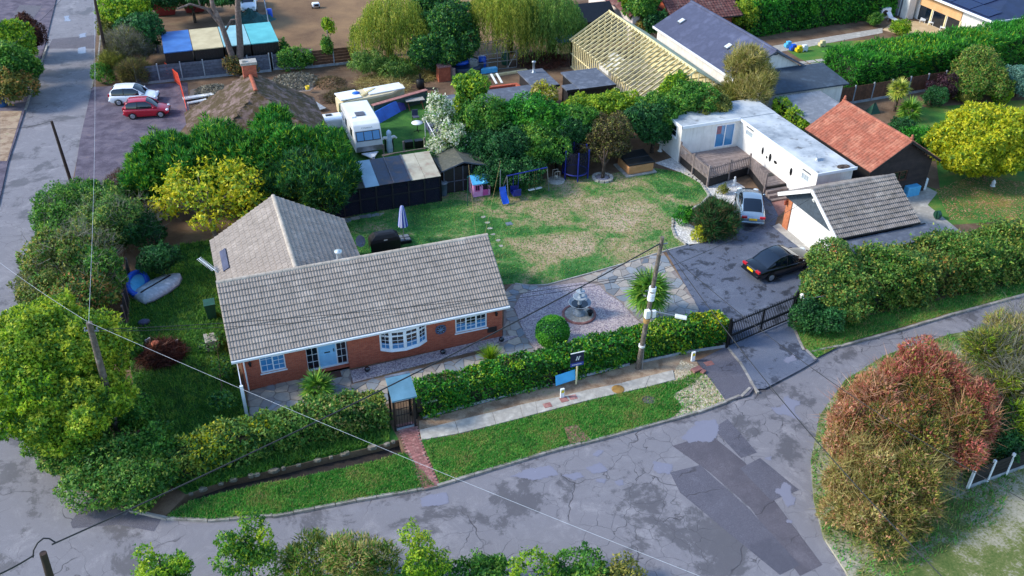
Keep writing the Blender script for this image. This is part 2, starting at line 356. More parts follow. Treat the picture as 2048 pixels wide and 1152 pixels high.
def foliage(name, parent, lumps, dens, L, W=None, pal='mid', style='leaf', clump=None, material='leaf', spread=.24, inner=.22, mix=None, org=None, blend=0):
    """lumps: (x, y, z, rx, ry, rz[, palette]); dens: leaves per square metre of lump surface"""
    ps, outs, cs = [], [], []
    if not clump: lumps = [q for l in lumps for q in split(l)]
    for l in lumps:
        c, r = l[:3], l[3:6]; pl = l[6] if len(l) > 6 else pal
        area = 4*math.pi*((r[0]*r[1])**1.6/3+(r[0]*r[2])**1.6/3+(r[1]*r[2])**1.6/3)**(1/1.6)
        P_ = PAL[pl]
        if clump:
            n = max(40, int(area*dens)); p, o, ci = lump_points(c, r, n, clump, spread, inner)
        else:
            n = max(60, int(area*dens*FD)); p, o = bumpy(c, r, n, .2 if style in ('spray', 'twig') else .15, style == 'spray'); n = len(p)
            ci = (np.floor(p[:, 0]*1.6+np.sin(p[:, 2]*2)*.6).astype(int)*7+np.floor(p[:, 1]*1.6).astype(int)*13+np.floor(p[:, 2]*1.8+np.sin(p[:, 0]*2)*.5).astype(int)*29) % 97
        kc = P_[rng.integers(0, len(P_), ci.max()+1)]*rng.uniform(.8, 1.25, (ci.max()+1, 1)); cc = pick(pl, n, p); us = rng.random(n) < .45; cc[us] = (kc[ci]*(1+rng.normal(0, .1, (n, 1))))[us]
        ps.append(p); outs.append(o); cs.append(np.clip(cc, .004, .9))
    p = np.concatenate(ps); o = np.concatenate(outs); c = np.concatenate(cs); n = len(p)
    if mix:                                                # a sprinkle of another leaf colour
        m = rng.random(n) < mix[1]; c[m] = pick(mix[0], n)[m]
    if blend: pm = rng.permutation(n); m = rng.random(n) < blend; c[m] = c[pm][m]
    W = W or L*.8
    if style == 'spray': tip = o*.6+rng.normal(0, .5, (n, 3))+np.array([0, 0, .6]); nr = rng.normal(0, .45, (n, 3))+o*1.0
    elif style == 'droop': tip = o*.5+rng.normal(0, .4, (n, 3))+np.array([0, 0, -.6]); nr = o+rng.normal(0, .5, (n, 3))
    elif style == 'twig': tip = o+rng.normal(0, .5, (n, 3))+np.array([0, 0, .35]); nr = rng.normal(0, 1, (n, 3))
    else: tip = rng.normal(0, 1, (n, 3))+o*.25; nr = o*1.5+rng.normal(0, .5, (n, 3))+np.array([0, 0, .25])
    Ls = L*rng.uniform(.7, 1.35, n); Ws = W*rng.uniform(.7, 1.35, n)
    org = worldloc(parent) if parent is not None else (org or Vector((0, 0, 0)))
    me = leaf_mesh(name, p, tip, nr, Ls, Ws, c, K[material], org)
    return linkmesh(name, me, parent, loc=org)
def trunk(parent, base, top, r, targets=(), name='trunk', m='bark', wob=.12):
    b = MB(); base = Vector(base); top = Vector(top); H = (top-base).length
    pts = [base.lerp(top, t)+Vector((random.uniform(-wob, wob), random.uniform(-wob, wob), 0))*(0 if t in (0,) else H*.15) for t in (0, .3, .6, 1)]
    b.tube([base-Vector((0,0,.1))]+pts[1:], [r*1.3, r, r*.8, r*.45], 8)
    for q in targets:
        q = Vector(q); s = pts[1].lerp(pts[2], random.random()); mid = s.lerp(q, .5)+Vector((random.uniform(-.2,.2), random.uniform(-.2,.2), .12*H*random.random()))
        b.tube([s, mid, q], [r*.5, r*.32, r*.12], 5)
    return b.build(name, K[m], parent)
def twigs(parent, spec, dens, L, pal='grey', W=.022, grow=1.1):
    """bare shoots standing out of a bush"""
    lumps = [(l[0], l[1], l[2], l[3]*grow*.9, l[4]*grow*.9, l[5]*grow*.95) for l in px_lumps(spec)]
    return foliage('twigs', parent, lumps, dens, L, W, pal, 'twig')
def px_lumps(spec):
    """(u, v, half width px, half height px, centre height z[, palette]) -> lump with its own place and size"""
    out = []
    for s in spec:
        u, v, ru, rv, z = s[:5]; p = at(u, v, z); k = mpp(u, v, z); r = ru*k; rz = min(rv*k*1.08, z*1.05)
        out.append((p.x, p.y, z, r, r*.95, rz)+tuple(s[5:6]))
    return out
def tree(name, label, cat, spec, dens, L, pal='mid', style='leaf', trunk_r=.14, group=None, material='leaf', W=None, branches=5, spread=.24, inner=.22, mix=None, m='bark', base=None, clump=None, blend=0, shoots=None):
    lumps = px_lumps(spec); cx = sum(l[0] for l in lumps)/len(lumps); cy = sum(l[1] for l in lumps)/len(lumps)
    if base: b = at(*base); cx, cy = b.x, b.y
    zt = max(l[2] for l in lumps); t = thing(name, (cx, cy, 0), label, cat, group)
    tg = []
    for i in range(branches):
        l = lumps[i % len(lumps)]; d = rsphere(1)[0]; tg.append((l[0]+d[0]*l[3]*.7, l[1]+d[1]*l[4]*.7, l[2]+abs(d[2])*l[5]*.6))
    trunk(t, (cx, cy, 0), (cx, cy, zt), trunk_r, tg, m=m)
    if shoots: twigs(t, spec, *shoots)
    foliage('crown' if cat == 'tree' else 'foliage', t, lumps, dens, L, W, pal, style, clump, material, spread, inner, mix, blend=blend)
    return t
def hedge(name, label, pts, half, h, dens, L, pal, W=None, style='leaf', material='leaf', group=None, rough=.12, core='core', mix=None, z0=0.0, hvar=.08, patch=None):
    """a clipped hedge along pts: leafy skin over a twiggy core"""
    pts = [Vector((p[0], p[1], 0)) for p in pts]; t = thing(name, (pts[0].x, pts[0].y, 0), label, 'hedge', group)
    P, N, ps = [], [], MB()
    for a, b in zip(pts[:-1], pts[1:]):
        d = (b-a); ln = d.length; d.normalize(); s = Vector((-d.y, d.x, 0)); a2, b2 = a-d*half*.3, b+d*half*.3; ln2 = ln+half*.6
        nt = int(ln2*2*half*dens*1.15); ns = int(ln2*h*dens); ne = int(2*half*h*dens)
        for kind, n in (('t', nt), ('l', ns), ('r', ns), ('e0', ne), ('e1', ne)):
            q = rng.random((n, 3)); D = np.array(d); S = np.array(s); A = np.array(a2)
            if kind == 't': p = A+D*(q[:, :1]*ln2)+S*((q[:, 1:2]*2-1)*half)+np.array([0, 0, 1])*h; nn = np.tile([0, 0, 1.], (n, 1))
            elif kind in 'lr':
                sg = 1 if kind == 'l' else -1; p = A+D*(q[:, :1]*ln2)+S*sg*half+np.array([0, 0, 1])*(q[:, 1:2]**.85*h); nn = np.tile(S*sg, (n, 1))
            else:
                e = 0 if kind == 'e0' else ln2; p = A+D*e+S*((q[:, :1]*2-1)*half)+np.array([0, 0, 1])*(q[:, 1:2]*h); nn = np.tile(D*(-1 if e == 0 else 1), (n, 1))
            P.append(p); N.append(nn)
        mid = (a2+b2)/2; ps.obox((mid.x, mid.y, z0+h*.45), d, s, (0, 0, 1), ln2/2-.12, max(half-.14, .05), h*.45-.06)
    p = np.concatenate(P); nn = np.concatenate(N); n = len(p)
    wav = np.sin(p[:, 0]*1.3+p[:, 1]*.7)*.5+np.sin(p[:, 0]*2.9+2+p[:, 1]*2.2)*.3+np.sin(p[:, 0]*6.1+p[:, 2]*5+p[:, 1]*4)*.35
    p = p+nn*(wav[:, None]*rough+rng.normal(0, rough*.55, (n, 1))); p[:, 2] += wav*hvar*(p[:, 2]/h); p[:, 2] = np.maximum(p[:, 2], .03)+z0
    c = pick(pal, n, p)
    if mix: mm = rng.random(n) < mix[1]; c[mm] = pick(mix[0], n)[mm]
    for pc in (patch or []):                               # patches of another leaf colour: (x, y, z, radius, palette, share)
        dd = np.linalg.norm(p-np.array(pc[:3]), axis=1); mm = (rng.random(n) < pc[5]*np.exp(-(dd/pc[3])**2)); c[mm] = pick(pc[4], n)[mm]
    tip = rng.normal(0, .8, (n, 3))+(nn*.5 if style != 'spray' else nn*.7+np.array([0, 0, .6])); nr = nn+rng.normal(0, .5, (n, 3))
    me = leaf_mesh('foliage', p, tip, nr, L*rng.uniform(.7, 1.35, n), (W or L*.85)*rng.uniform(.7, 1.3, n), c, K[material], t.location)
    linkmesh('foliage', me, t); ps.build(core, K['twigcore'], t); return t
K['twigcore'] = mat('twiggy_hedge_inside', '#1d2216', '#2a2a1c', scale=6, rough=.95, bump=.5)
def blades(name, parent, pos, L, W, pal, lean=.5, kind=None, material='leaf', org=None):
    n = len(pos); a = rng.random(n)*2*np.pi; tip = np.stack([np.cos(a)*lean, np.sin(a)*lean, np.ones(n)], 1)+rng.normal(0, .2, (n, 3)); nr = np.stack([np.cos(a), np.sin(a), np.zeros(n)], 1)
    org = worldloc(parent) if parent is not None else Vector((0, 0, 0))
    me = leaf_mesh(name, pos, tip, nr, L*rng.uniform(.6, 1.4, n), W, pick(pal, n, pos*1.7), K[material], org); return linkmesh(name, me, parent, kind)
def inside(poly, x, y):
    r = np.zeros(len(x), bool); n = len(poly); j = n-1
    for i in range(n):
        xi, yi = poly[i][0], poly[i][1]; xj, yj = poly[j][0], poly[j][1]
        if yi != yj:
            r ^= ((yi > y) != (yj > y)) & (x < (xj-xi)*(y-yi)/(yj-yi)+xi)
        j = i
    return r
def scatter(poly, n, z=0.0):
    xs = [p[0] for p in poly]; ys = [p[1] for p in poly]; x = rng.uniform(min(xs), max(xs), n); y = rng.uniform(min(ys), max(ys), n); m = inside(poly, x, y)
    return np.stack([x[m], y[m], np.full(m.sum(), z)], 1)
def fan_palm(name, label, base, h, nf, R, pal='palm', group=None, trunk_r=.13):
    t = thing(name, base, label, 'palm', group); x, y, z = base
    if h > .3: MB().tube([(x, y, -.1), (x+.04, y, h*.5), (x, y+.03, h)], [trunk_r*1.2, trunk_r, trunk_r*1.1], 9).build('trunk', K['bark'], t)
    meshes = []
    for k in range(3):                                     # three frond shapes: stalk + fan of narrow blades
        nb = 17; p = []; tp = []; ll = []
        a = np.linspace(-1.95, 1.95, nb)+rng.normal(0, .05, nb)
        pos = np.tile([R*.42, 0, R*.06], (nb, 1)); tip = np.stack([np.cos(a), np.sin(a), -.18-.12*np.abs(a)+rng.normal(0, .07, nb)], 1)
        pos = np.concatenate([pos, [[0, 0, 0]]]); tip = np.concatenate([tip, [[1, 0, .14]]]); L = np.append(R*.62*(1-.12*np.abs(a)), R*.48); W = np.append(np.full(nb, R*.12), .045)
        nr = np.tile([0, 0, 1.], (nb+1, 1)); meshes.append(leaf_mesh('frond', pos, tip, nr, L, W, pick(pal, nb+1)*rng.uniform(.85, 1.15), K['gloss'], (0, 0, 0)))
    for i in range(nf):
        az = i*2.39996+random.uniform(-.2, .2); el = math.radians(80-125*(i/nf)**.8)
        inst('frond', meshes[i % 3], t, (x, y, z+h), (random.uniform(-.3, .3), -el, az))
    return t
def spiky(name, label, base, n, L, pal='palm', cat='plant'):
    t = thing(name, base, label, cat); p = np.tile(np.array(base, float), (n, 1))+rng.normal(0, .06, (n, 3))*np.array([1, 1, .3]); a = rng.random(n)*2*np.pi; e = rng.uniform(.15, 1.35, n)
    tip = np.stack([np.cos(a)*np.cos(e), np.sin(a)*np.cos(e), np.sin(e)], 1); nr = np.stack([-np.cos(a)*np.sin(e), -np.sin(a)*np.sin(e), np.cos(e)], 1)
    linkmesh('leaves', leaf_mesh('leaves', p, tip, nr, L*rng.uniform(.7, 1.1, n), .06, pick(pal, n), K['leaf'], base), t); return t
# ------------------------------------------------------------------ ground materials
def asphalt(name, cols, damp='#3a3440', cr=1.0, wet=.5, seed=0, crk=.012, ds=.22):
    t = NT(name, .8, 0, .5); v = t.mapping(loc=(seed, seed*1.7, 0))
    c = t.ramp(t.math('ADD', t.noise(.5, 10, .78, v, .5), t.math('MULTIPLY', t.math('SUBTRACT', t.noise(30, 4, .8, v), .5), .5)), [(.32, hexc(cols[0])), (.5, hexc(cols[1])), (.68, hexc(cols[2]))])
    sp = t.noise(70, 3, .8, v); c = t.mix(t.val(sp, .5, .68, 0, .5), c, hexc('#a79fa6'), 'MIX')
    dm = t.val(t.noise(ds, 12, .76, v, .3), .53, .57); c = t.mix(t.math('MULTIPLY', dm, wet), c, hexc(damp))
    wv = t.n.new('ShaderNodeMix'); wv.data_type = 'VECTOR'; wv.inputs[0].default_value = .4
    nz = t.n.new('ShaderNodeTexNoise'); nz.inputs['Scale'].default_value = 1.3; t.l.new(v, nz.inputs['Vector']); t.l.new(v, wv.inputs[4]); t.l.new(nz.outputs['Color'], wv.inputs[5])
    e = t.voro(1.5*cr, 'DISTANCE_TO_EDGE', 'Distance', wv.outputs[1]); crack = t.val(e, 0, crk or .001, 1 if crk else 0, 0)
    where = t.val(t.noise(.16, 3, .5, v), .47, .56); crack = t.math('MULTIPLY', crack, where)
    e2 = t.voro(.3, 'DISTANCE_TO_EDGE', 'Distance', wv.outputs[1]); crack = t.math('MAXIMUM', crack, t.math('MULTIPLY', t.val(e2, 0, .006, 1 if crk else 0, 0), t.val(t.noise(.3, 3, .5, v), .52, .6)))
    c = t.mix(crack, c, hexc('#39363a')); t.color(c)
    t.rough(t.math('SUBTRACT', .85, t.math('MULTIPLY', dm, .3*wet)))
    t.bump(t.math('SUBTRACT', sp, crack), .5, .02); return t.m
K['road'] = asphalt('road_asphalt', ('#7e7c80', '#6f6d72', '#8c898c'), '#464346', 1.0, .7)
K['newroad'] = asphalt('purple_road_patch', ('#57525a', '#4c484f', '#605b62'), '#433e44', .4, .4, 4, .004)
K['darkpatch'] = asphalt('dark_road_patch', ('#54535d', '#4a4953', '#5f5e68'), '#3a3942', .6, .4, 9, .006)
K['drive'] = asphalt('driveway_tarmac', ('#525b6c', '#485162', '#606a7a'), '#24272f', .5, .85, 13, 0, 1.1)
K['apron'] = asphalt('entrance_tarmac', ('#5e6676', '#525a6a', '#6f7787'), '#2c2f3a', .5, .85, 21, 0, .5)
t = NT('standing_water', .06, 0, .9); t.color(hexc('#807e8a')); t.rough(t.val(t.noise(5, 6, .7), .3, .7, .02, .3)); K['puddle'] = t.m  # pale base colour stands in for the sky mirrored in the water
def ground(name, stops, scale=.5, fine=14, bump=.4, fs=None, rough=.95, seed=0):
    t = NT(name, rough, 0, .2); v = t.mapping(loc=(seed, seed*.6, 0)); n = t.noise(scale, 8, .68, v, .3); f = t.noise(fine, 5, .7, v)
    x = t.math('ADD', n, t.math('MULTIPLY', t.math('SUBTRACT', f, .5), fs or .45)); t.color(t.ramp(x, [(p, hexc(c)) for p, c in stops])); t.bump(f, bump, .05); return t.m
K['earth'] = ground('bare_earth', [(.25, '#4e3e34'), (.45, '#65503f'), (.6, '#7a6450'), (.8, '#5d5a38')], .4)
K['litter'] = ground('leaf_litter_soil', [(.25, '#65503f'), (.42, '#8a735e'), (.58, '#ab957e'), (.75, '#6a7442')], 1.2, 22)
K['field'] = ground('bare_brown_field', [(.25, '#5a4535'), (.45, '#7d6248'), (.62, '#927453'), (.8, '#6a6a3a')], .12, 9)
K['verge'] = ground('verge_grass', [(.25, '#2a5a22'), (.4, '#367528'), (.52, '#4d8a36'), (.64, '#74883f'), (.8, '#8f8058')], .5, 16, .6)
K['side'] = ground('rough_garden_grass', [(.25, '#25441f'), (.42, '#2f5826'), (.56, '#41702e'), (.7, '#66743a'), (.85, '#5a4a34')], .5, 14, .6)
K['rlawn'] = ground('side_lawn', [(.25, '#2f5a24'), (.42, '#3d702c'), (.54, '#5a7834'), (.64, '#86783c'), (.8, '#a07c40')], .3, 11, .5, seed=3)
K['gravelp'] = ground('parking_gravel', [(.25, '#3c3640'), (.45, '#57505c'), (.6, '#6d6570'), (.8, '#7a6450')], .8, 24, .6, .7)
def gravel(name, cols, scale=16):
    t = NT(name, .9, 0, .3); c = t.voro(scale, 'F1', 'Color'); sx = t.n.new('ShaderNodeSeparateColor'); t.l.new(c, sx.inputs[0])
    k = t.ramp(sx.outputs[0], [(i/(len(cols)-1)*.9+.05, hexc(x)) for i, x in enumerate(cols)]); d = t.voro(scale, 'F1', 'Distance')
    k = t.mix(t.val(t.noise(.7, 4), .4, .7, 0, .35), k, hexc(cols[0])); t.color(k); t.bump(d, .8, .04); return t.m
K['gravel'] = gravel('garden_gravel', ('#7a6f78', '#9b8d90', '#b5a6a6', '#c9bcb6', '#8d8490'))
K['pale'] = gravel('pale_pebbles', ('#a08f74', '#b3a286', '#c9bca2', '#8f7f66', '#d2c6b0'), 14)
K['whitepeb'] = gravel('white_pebbles', ('#b9b5b0', '#d2cec8', '#e2ded8', '#a09c98', '#c8c2b8'), 12)
# main lawn: worn straw-coloured middle, green margins
t = NT('worn_lawn', .95, 0, .2); n1 = t.noise(.6, 10, .8, None, 1.2); f = t.noise(9, 7, .8); c0 = at(1170, 430); c1 = at(1120, 640)
vm = t.n.new('ShaderNodeVectorMath'); vm.operation = 'DISTANCE'; t.l.new(t.coord(), vm.inputs[0]); vm.inputs[1].default_value = c0
worn = t.val(vm.outputs['Value'], 2.5, 10.5, .17, -.11)
x = t.math('ADD', t.math('ADD', t.math('ADD', t.math('MULTIPLY', n1, .8), t.math('MULTIPLY', t.noise(.33, 4, .6, None, .8), 1.5)), t.math('SUBTRACT', worn, .66)), t.math('MULTIPLY', t.math('SUBTRACT', f, .5), .7))
t.color(t.ramp(x, [(.28, hexc('#2c5a2a')), (.44, hexc('#437438')), (.52, hexc('#657f4a')), (.6, hexc('#8f8560')), (.7, hexc('#a38f70')), (.86, hexc('#b39c84'))])); t.bump(f, .5, .05); K['lawn'] = t.m
t = NT('brick_wall', .85, 0, .3); sx = t.n.new('ShaderNodeSeparateXYZ'); t.l.new(t.coord(), sx.inputs[0]); cx = t.n.new('ShaderNodeCombineXYZ')
t.l.new(t.math('ADD', sx.outputs[0], sx.outputs[1]), cx.inputs[0]); t.l.new(sx.outputs[2], cx.inputs[1])
bk = t.n.new('ShaderNodeTexBrick'); t.l.new(cx.outputs[0], bk.inputs['Vector']); bk.inputs['Scale'].default_value = 1; bk.inputs['Brick Width'].default_value = .225; bk.inputs['Row Height'].default_value = .075
bk.inputs['Mortar Size'].default_value = .006; bk.inputs['Color1'].default_value = hexc('#bd6044'); bk.inputs['Color2'].default_value = hexc('#a24c36'); bk.inputs['Mortar'].default_value = hexc('#9a7a68'); bk.inputs['Bias'].default_value = -.1
bc = t.mix(t.val(t.noise(5, 5, .6, t.mapping((1, 1, 3))), .4, .7, 0, .6), bk.outputs['Color'], hexc('#8a4032')); bc = t.mix(t.val(t.noise(9, 4), .58, .75, 0, .5), bc, hexc('#d48060'))
t.color(bc); t.bump(bk.outputs['Fac'], -.4, .01); K['brick'] = t.m
# ------------------------------------------------------------------ ground, roads, plots
RZ = -.10
K['edgestone'] = mat('rough_edge_stone', '#8d8474', '#6f675a', '#a0978a', scale=5, rough=.95, bump=.5, rnd=.2)
struct('ground', MB().box(-1500, 1500, -1500, 1500, -.8, -.6), K['field'])
kerb_px = [(20, 840), (60, 900), (120, 950), (200, 1000), (260, 1022), (330, 1038), (420, 1043), (560, 1032), (700, 1005), (870, 975), (1000, 935), (1100, 905), (1200, 880), (1290, 855), (1400, 825), (1440, 810), (1470, 797)]
kerb = [at(u, v, RZ) for u, v in kerb_px]
dback = poly([(372, 990), (450, 962), (560, 938), (640, 918), (720, 900), (775, 887), (797, 880)])
dfront = poly([(380, 1003), (450, 985), (530, 967), (600, 955), (680, 938), (740, 925), (808, 905)])
right_edge = [(25.11, -8.34), (29.5, -6.96), (31.76, -7.03), (35.6, -6.9), (39.4, -6.66), (45.1, -6.47), (80, -5.6), (200, -4)]
iL, iR = 5, 9                                              # kerb range in front of the ditch
struct('road', MB().prism([(-17, 160), (-17, -60), (35, -60), (35, -20), (200, -14), (200, -3.5)]+[(x, y+.5) for x, y in right_edge[::-1]]+[(p.x+.25, p.y+.4) for p in kerb[::-1]]+[(-10.7, 6), (-10.3, 12), (-9.8, 20), (-9.3, 25), (-8.5, 27.3), (-7.4, 46), (-7, 73), (-7, 160)], -.5, RZ), K['road'])
A = [(-7.5, 160), (-7.54, 73), (-7.96, 46.4), (-9.09, 27.3), (-9.9, 25), (-10.4, 20), (-10.9, 12), (-11.3, 6)]+[p[:2] for p in kerb[:iL+1]]
A += [p[:2] for p in dback]+[p[:2] for p in dfront[::-1][:1]]+[p[:2] for p in kerb[iR:]]+right_edge+[(200, 160)]
struct('plot_land', MB().prism(A, -.55, 0), K['earth'])
Bp = [p[:2] for p in kerb[iL:iR+1]]+[p[:2] for p in dfront[::-1]]
struct('verge', MB().prism(Bp, -.55, .0), K['verge'])
struct('ditch', MB().prism([p[:2] for p in dback]+[p[:2] for p in dfront[::-1]], -.56, -.38), mat('wet_ditch_mud', '#1f1814', '#2e241d', scale=3, rough=.7, bump=.4))
struct('far_side_land', MB().prism([(-11.5, 160), (-11.9, 80), (-12.46, 57.9), (-13.17, 42.5), (-13.68, 32.7), (-13.75, 26), (-14.6, 14), (-16, 2), (-17.5, -12), (-19, -60), (-90, -60), (-90, 160)], -.55, 0), K['gravelp'])
struct('near_side_land', MB().prism([at(-200, 1230)[:2], at(100, 1250)[:2], at(330, 1165)[:2], at(600, 1150)[:2], at(850, 1148)[:2], at(1060, 1165)[:2], at(1300, 1185)[:2], (16, -30), (16, -60), (-19, -60)], -.55, 0), K['verge'])
isl = [at(u, v)[:2] for u, v in ((1720, 1200), (1690, 1140), (1648, 1075), (1628, 1000), (1622, 920), (1640, 830), (1690, 760), (1770, 710), (1900, 668))]+[(60, -10.5), (200, -9), (200, -60), (23, -60)]
struct('island_land', MB().prism(isl, -.55, 0), ground('island_grass', [(.25, '#3a4a24'), (.4, '#4c5f2e'), (.5, '#6a7040'), (.58, '#95907c'), (.8, '#b8b2a2')], .35, 9, .5, seed=11))
# overlays
def sheet(name, px, z, m, th=.02): return struct(name, MB().prism([p[:2] for p in poly(px)], z-th, z), m)
sheet('side_garden', [(262, 560), (300, 500), (425, 480), (432, 560), (470, 720), (500, 830), (600, 820), (500, 900), (330, 960), (290, 900), (255, 700)], .006, K['side'])
lawn_px = [(690, 437), (560, 560), (1000, 570), (1030, 567), (1095, 569), (1180, 546), (1250, 526), (1325, 503), (1372, 490), (1345, 462), (1345, 436), (1372, 424), (1402, 412), (1418, 392), (1400, 366), (1362, 345), (1310, 336), (1200, 350), (1000, 365), (880, 380), (860, 400), (730, 425)]
sheet('lawn', lawn_px, .006, K['lawn'])
struct('lawn_edging', MB().tube([p+Vector((0, 0, .02)) for p in poly([(1030, 568), (1062, 572), (1095, 570), (1180, 547), (1250, 527), (1325, 504), (1372, 491)])], .055, 6), K['concrete'])
verge_px = [(843, 882), (926, 868), (1075, 829), (1153, 809), (1218, 792), (1288, 777), (1339, 764), (1362, 760), (1395, 742), (1405, 750), (1380, 770), (1345, 790), (1365, 815), (1340, 838), (1290, 852), (1200, 877), (1100, 902), (1000, 932), (880, 966)]
sheet('verge_grass', verge_px, .006, K['verge'])
sheet('litter_strip', [(838, 842), (1000, 798), (1200, 748), (1380, 690), (1402, 745), (1345, 742), (1243, 768), (1122, 795), (910, 844), (839, 862)], .006, K['litter'])
sheet('pale_gravel', [(1335, 768), (1362, 720), (1400, 735), (1425, 765), (1452, 802), (1400, 822), (1345, 836), (1365, 815), (1345, 790), (1380, 770)], .010, K['pale'])
sheet('driveway', [(1330, 499), (1372, 490), (1420, 484), (1445, 472), (1462, 445), (1468, 405), (1488, 378), (1532, 384), (1556, 430), (1550, 450), (1645, 530), (1660, 600), (1580, 641), (1455, 696), (1400, 640), (1392, 608)], .010, K['drive'])
sheet('garage_apron', [(1545, 453), (1558, 447), (1672, 533), (1655, 540)], .018, K['concrete'])
sheet('brick_strip', [(1532, 382), (1568, 376), (1592, 402), (1557, 432)], .012, mat('red_block_paving', '#9a6f66', '#7f564e', scale=5, rough=.9, bump=.3))
sheet('entrance', [(1455, 694), (1581, 640), (1600, 690), (1634, 720), (1600, 740), (1530, 777), (1513, 778), (1485, 730)], .006, K['apron'])
sheet('tarmac_bay', [(1393, 722), (1452, 694), (1482, 730), (1508, 776), (1498, 790), (1452, 803), (1425, 765)], .006, K['darkpatch'])
gravel_px = [(1028, 615), (1042, 590), (1077, 576), (1136, 568), (1171, 565), (1199, 572), (1213, 588), (1240, 604), (1262, 628), (1285, 650), (1200, 690), (1130, 702), (1072, 702), (1050, 670)]
strip_px = [(700, 742), (1003, 673), (1038, 672), (985, 694), (850, 728), (706, 766)]
pave_px = [(1005, 672), (1012, 580), (1025, 568), (1095, 571), (1180, 549), (1250, 528), (1326, 505), (1398, 612), (1400, 650), (1285, 700), (1065, 745), (790, 805), (500, 850), (494, 784), (612, 748), (700, 734), (704, 768), (850, 735), (990, 700)]
K['mortar'] = mat('paving_mortar', '#8d8078', '#776c66', scale=4, rough=.95)
sheet('paving_bed', pave_px, .006, K['mortar'])
struct('gravel_garden', MB().prism([p[:2] for p in poly(gravel_px)], 0, .03), K['gravel'])
struct('gravel_border', MB().prism([p[:2] for p in poly(strip_px)], 0, .03), K['gravel'])
sheet('parking_area', [(184, 174), (270, 170), (375, 165), (380, 240), (330, 300), (265, 330), (230, 400), (146, 372), (160, 280)], .006, K['gravelp'])
sheet('bare_field', [(530, -60), (1180, -60), (1100, 92), (712, 124), (560, 143), (540, 90)], .006, K['field'])
sheet('caravan_grass', [(640, 235), (700, 220), (880, 190), (880, 300), (860, 320), (700, 330), (650, 300)], .006, K['side'])
sheet('white_bed', [(1350, 432), (1420, 470), (1450, 470), (1380, 492), (1348, 466)], .010, K['whitepeb'])
sheet('pebble_bed', [(1310, 326), (1362, 345), (1405, 366), (1420, 392), (1468, 410), (1490, 375), (1460, 355), (1420, 372), (1372, 330), (1360, 310)], .008, K['whitepeb'])
sheet('right_lawn', [(1840, 370), (1880, 380), (1870, 300), (1800, 240), (1850, 215), (2048, 200), (2300, 250), (2300, 480), (2048, 440), (1900, 450), (1850, 410)], .006, K['rlawn'])
sheet('back_lawn', [(1565, 95), (1700, 82), (1790, 75), (1700, 135), (1680, 150), (1600, 118)], .006, K['rlawn'])
sheet('back_path', [(1545, 92), (1740, 60), (1765, 56), (1765, 66), (1560, 104)], .012, K['concrete'])
sheet('terrace', [(1765, 60), (1795, 38), (1850, 45), (1960, 70), (1900, 100), (1840, 80)], .014, mat('pale_terrace_paving', '#c9b08a', '#b59a74', scale=1.2, rough=.9))
sheet('side_path', [(1790, 388), (1830, 378), (1850, 372), (1875, 385), (1855, 410), (1930, 470), (1900, 480), (1830, 440)], .012, K['concrete'])
sheet('frontage_slab', [(48, 62), (85, 12), (40, 10), (10, 60)], .012, K['newroad'])
sheet('bare_frontage', [(0, 222), (44, 222), (14, 322), (0, 322)], .008, K['litter'])
sheet('pebble_frontage', [(30, 140), (85, 98), (62, 190), (20, 200)], .008, K['gravelp'])
sheet('ditch_bank', [(330, 962), (372, 989), (450, 961), (560, 937), (640, 917), (720, 899), (775, 886), (797, 879), (780, 848), (500, 908)], .006, K['side'])
dr_ = bpy.data.objects.new('ditch_edging', None); dr_['kind'] = 'structure'; COL.objects.link(dr_); dr_.location = dback[0]
for a_, c_ in zip(dback[:-1], dback[1:]):
    for k in range(max(1, int((c_-a_).length/.55))):
        q = a_.lerp(c_, (k+random.random())/max(1, int((c_-a_).length/.55))); rr_ = random.uniform(.1, .24)
        MB().prism([(q.x+rr_*random.uniform(.7, 1.3)*math.cos(w), q.y+rr_*.7*random.uniform(.7, 1.2)*math.sin(w)) for w in [x*1.05 for x in range(6)]], -.12, random.uniform(.02, .1)).build('stone', K['edgestone'], dr_, bevel=.02)
# kerb stones, each its own piece
def kerbline(pts, step=.92, w=.14, h=.13, name='kerb'):
    t = bpy.data.objects.new(name, None); t['kind'] = 'structure'; COL.objects.link(t); t.location = pts[0]
    me = MB().box(-step/2+.012, step/2-.012, -w/2, w/2, 0, h).mesh('kerb_stone', K['kerb'])
    pts = [Vector((p[0], p[1], 0)) for p in pts]; acc = [0]
    for a, b in zip(pts[:-1], pts[1:]): acc.append(acc[-1]+(b-a).length)
    s = step/2
    while s < acc[-1]:
        i = max(k for k in range(len(acc)-1) if acc[k] <= s); f_ = (s-acc[i])/(acc[i+1]-acc[i]); p = pts[i].lerp(pts[i+1], f_); d = pts[i+1]-pts[i]
        inst('kerb_stone', me, t, (p.x, p.y, RZ+random.uniform(-.012, .012)), (random.uniform(-.02, .02), random.uniform(-.015, .015), math.atan2(d.y, d.x)+random.uniform(-.012, .012))); s += step
    return t
K['kerb'] = mat('kerb_concrete', '#aba59d', '#8f8982', '#6f6b60', scale=2.5, rough=.92, bump=.3, rnd=.16)
kerbline(kerb[4:]+[Vector((24.2, -8.75, 0)), Vector((25.0, -8.3, 0)), at(1510, 776), at(1484, 731), at(1453, 692)])
kerbline([at(1581, 641), at(1603, 690), at(1632, 719)]); kerbline([(29.6, -6.9, 0), (31.76, -7.0, 0), (35.6, -6.87, 0), (39.4, -6.63, 0), (46, -6.4, 0), (60, -6, 0)])
kerbline(poly([(94, 90), (70, 160), (50, 220)])); kerbline(poly([(183, 177), (189, 150), (196, 120), (201, 72)]))
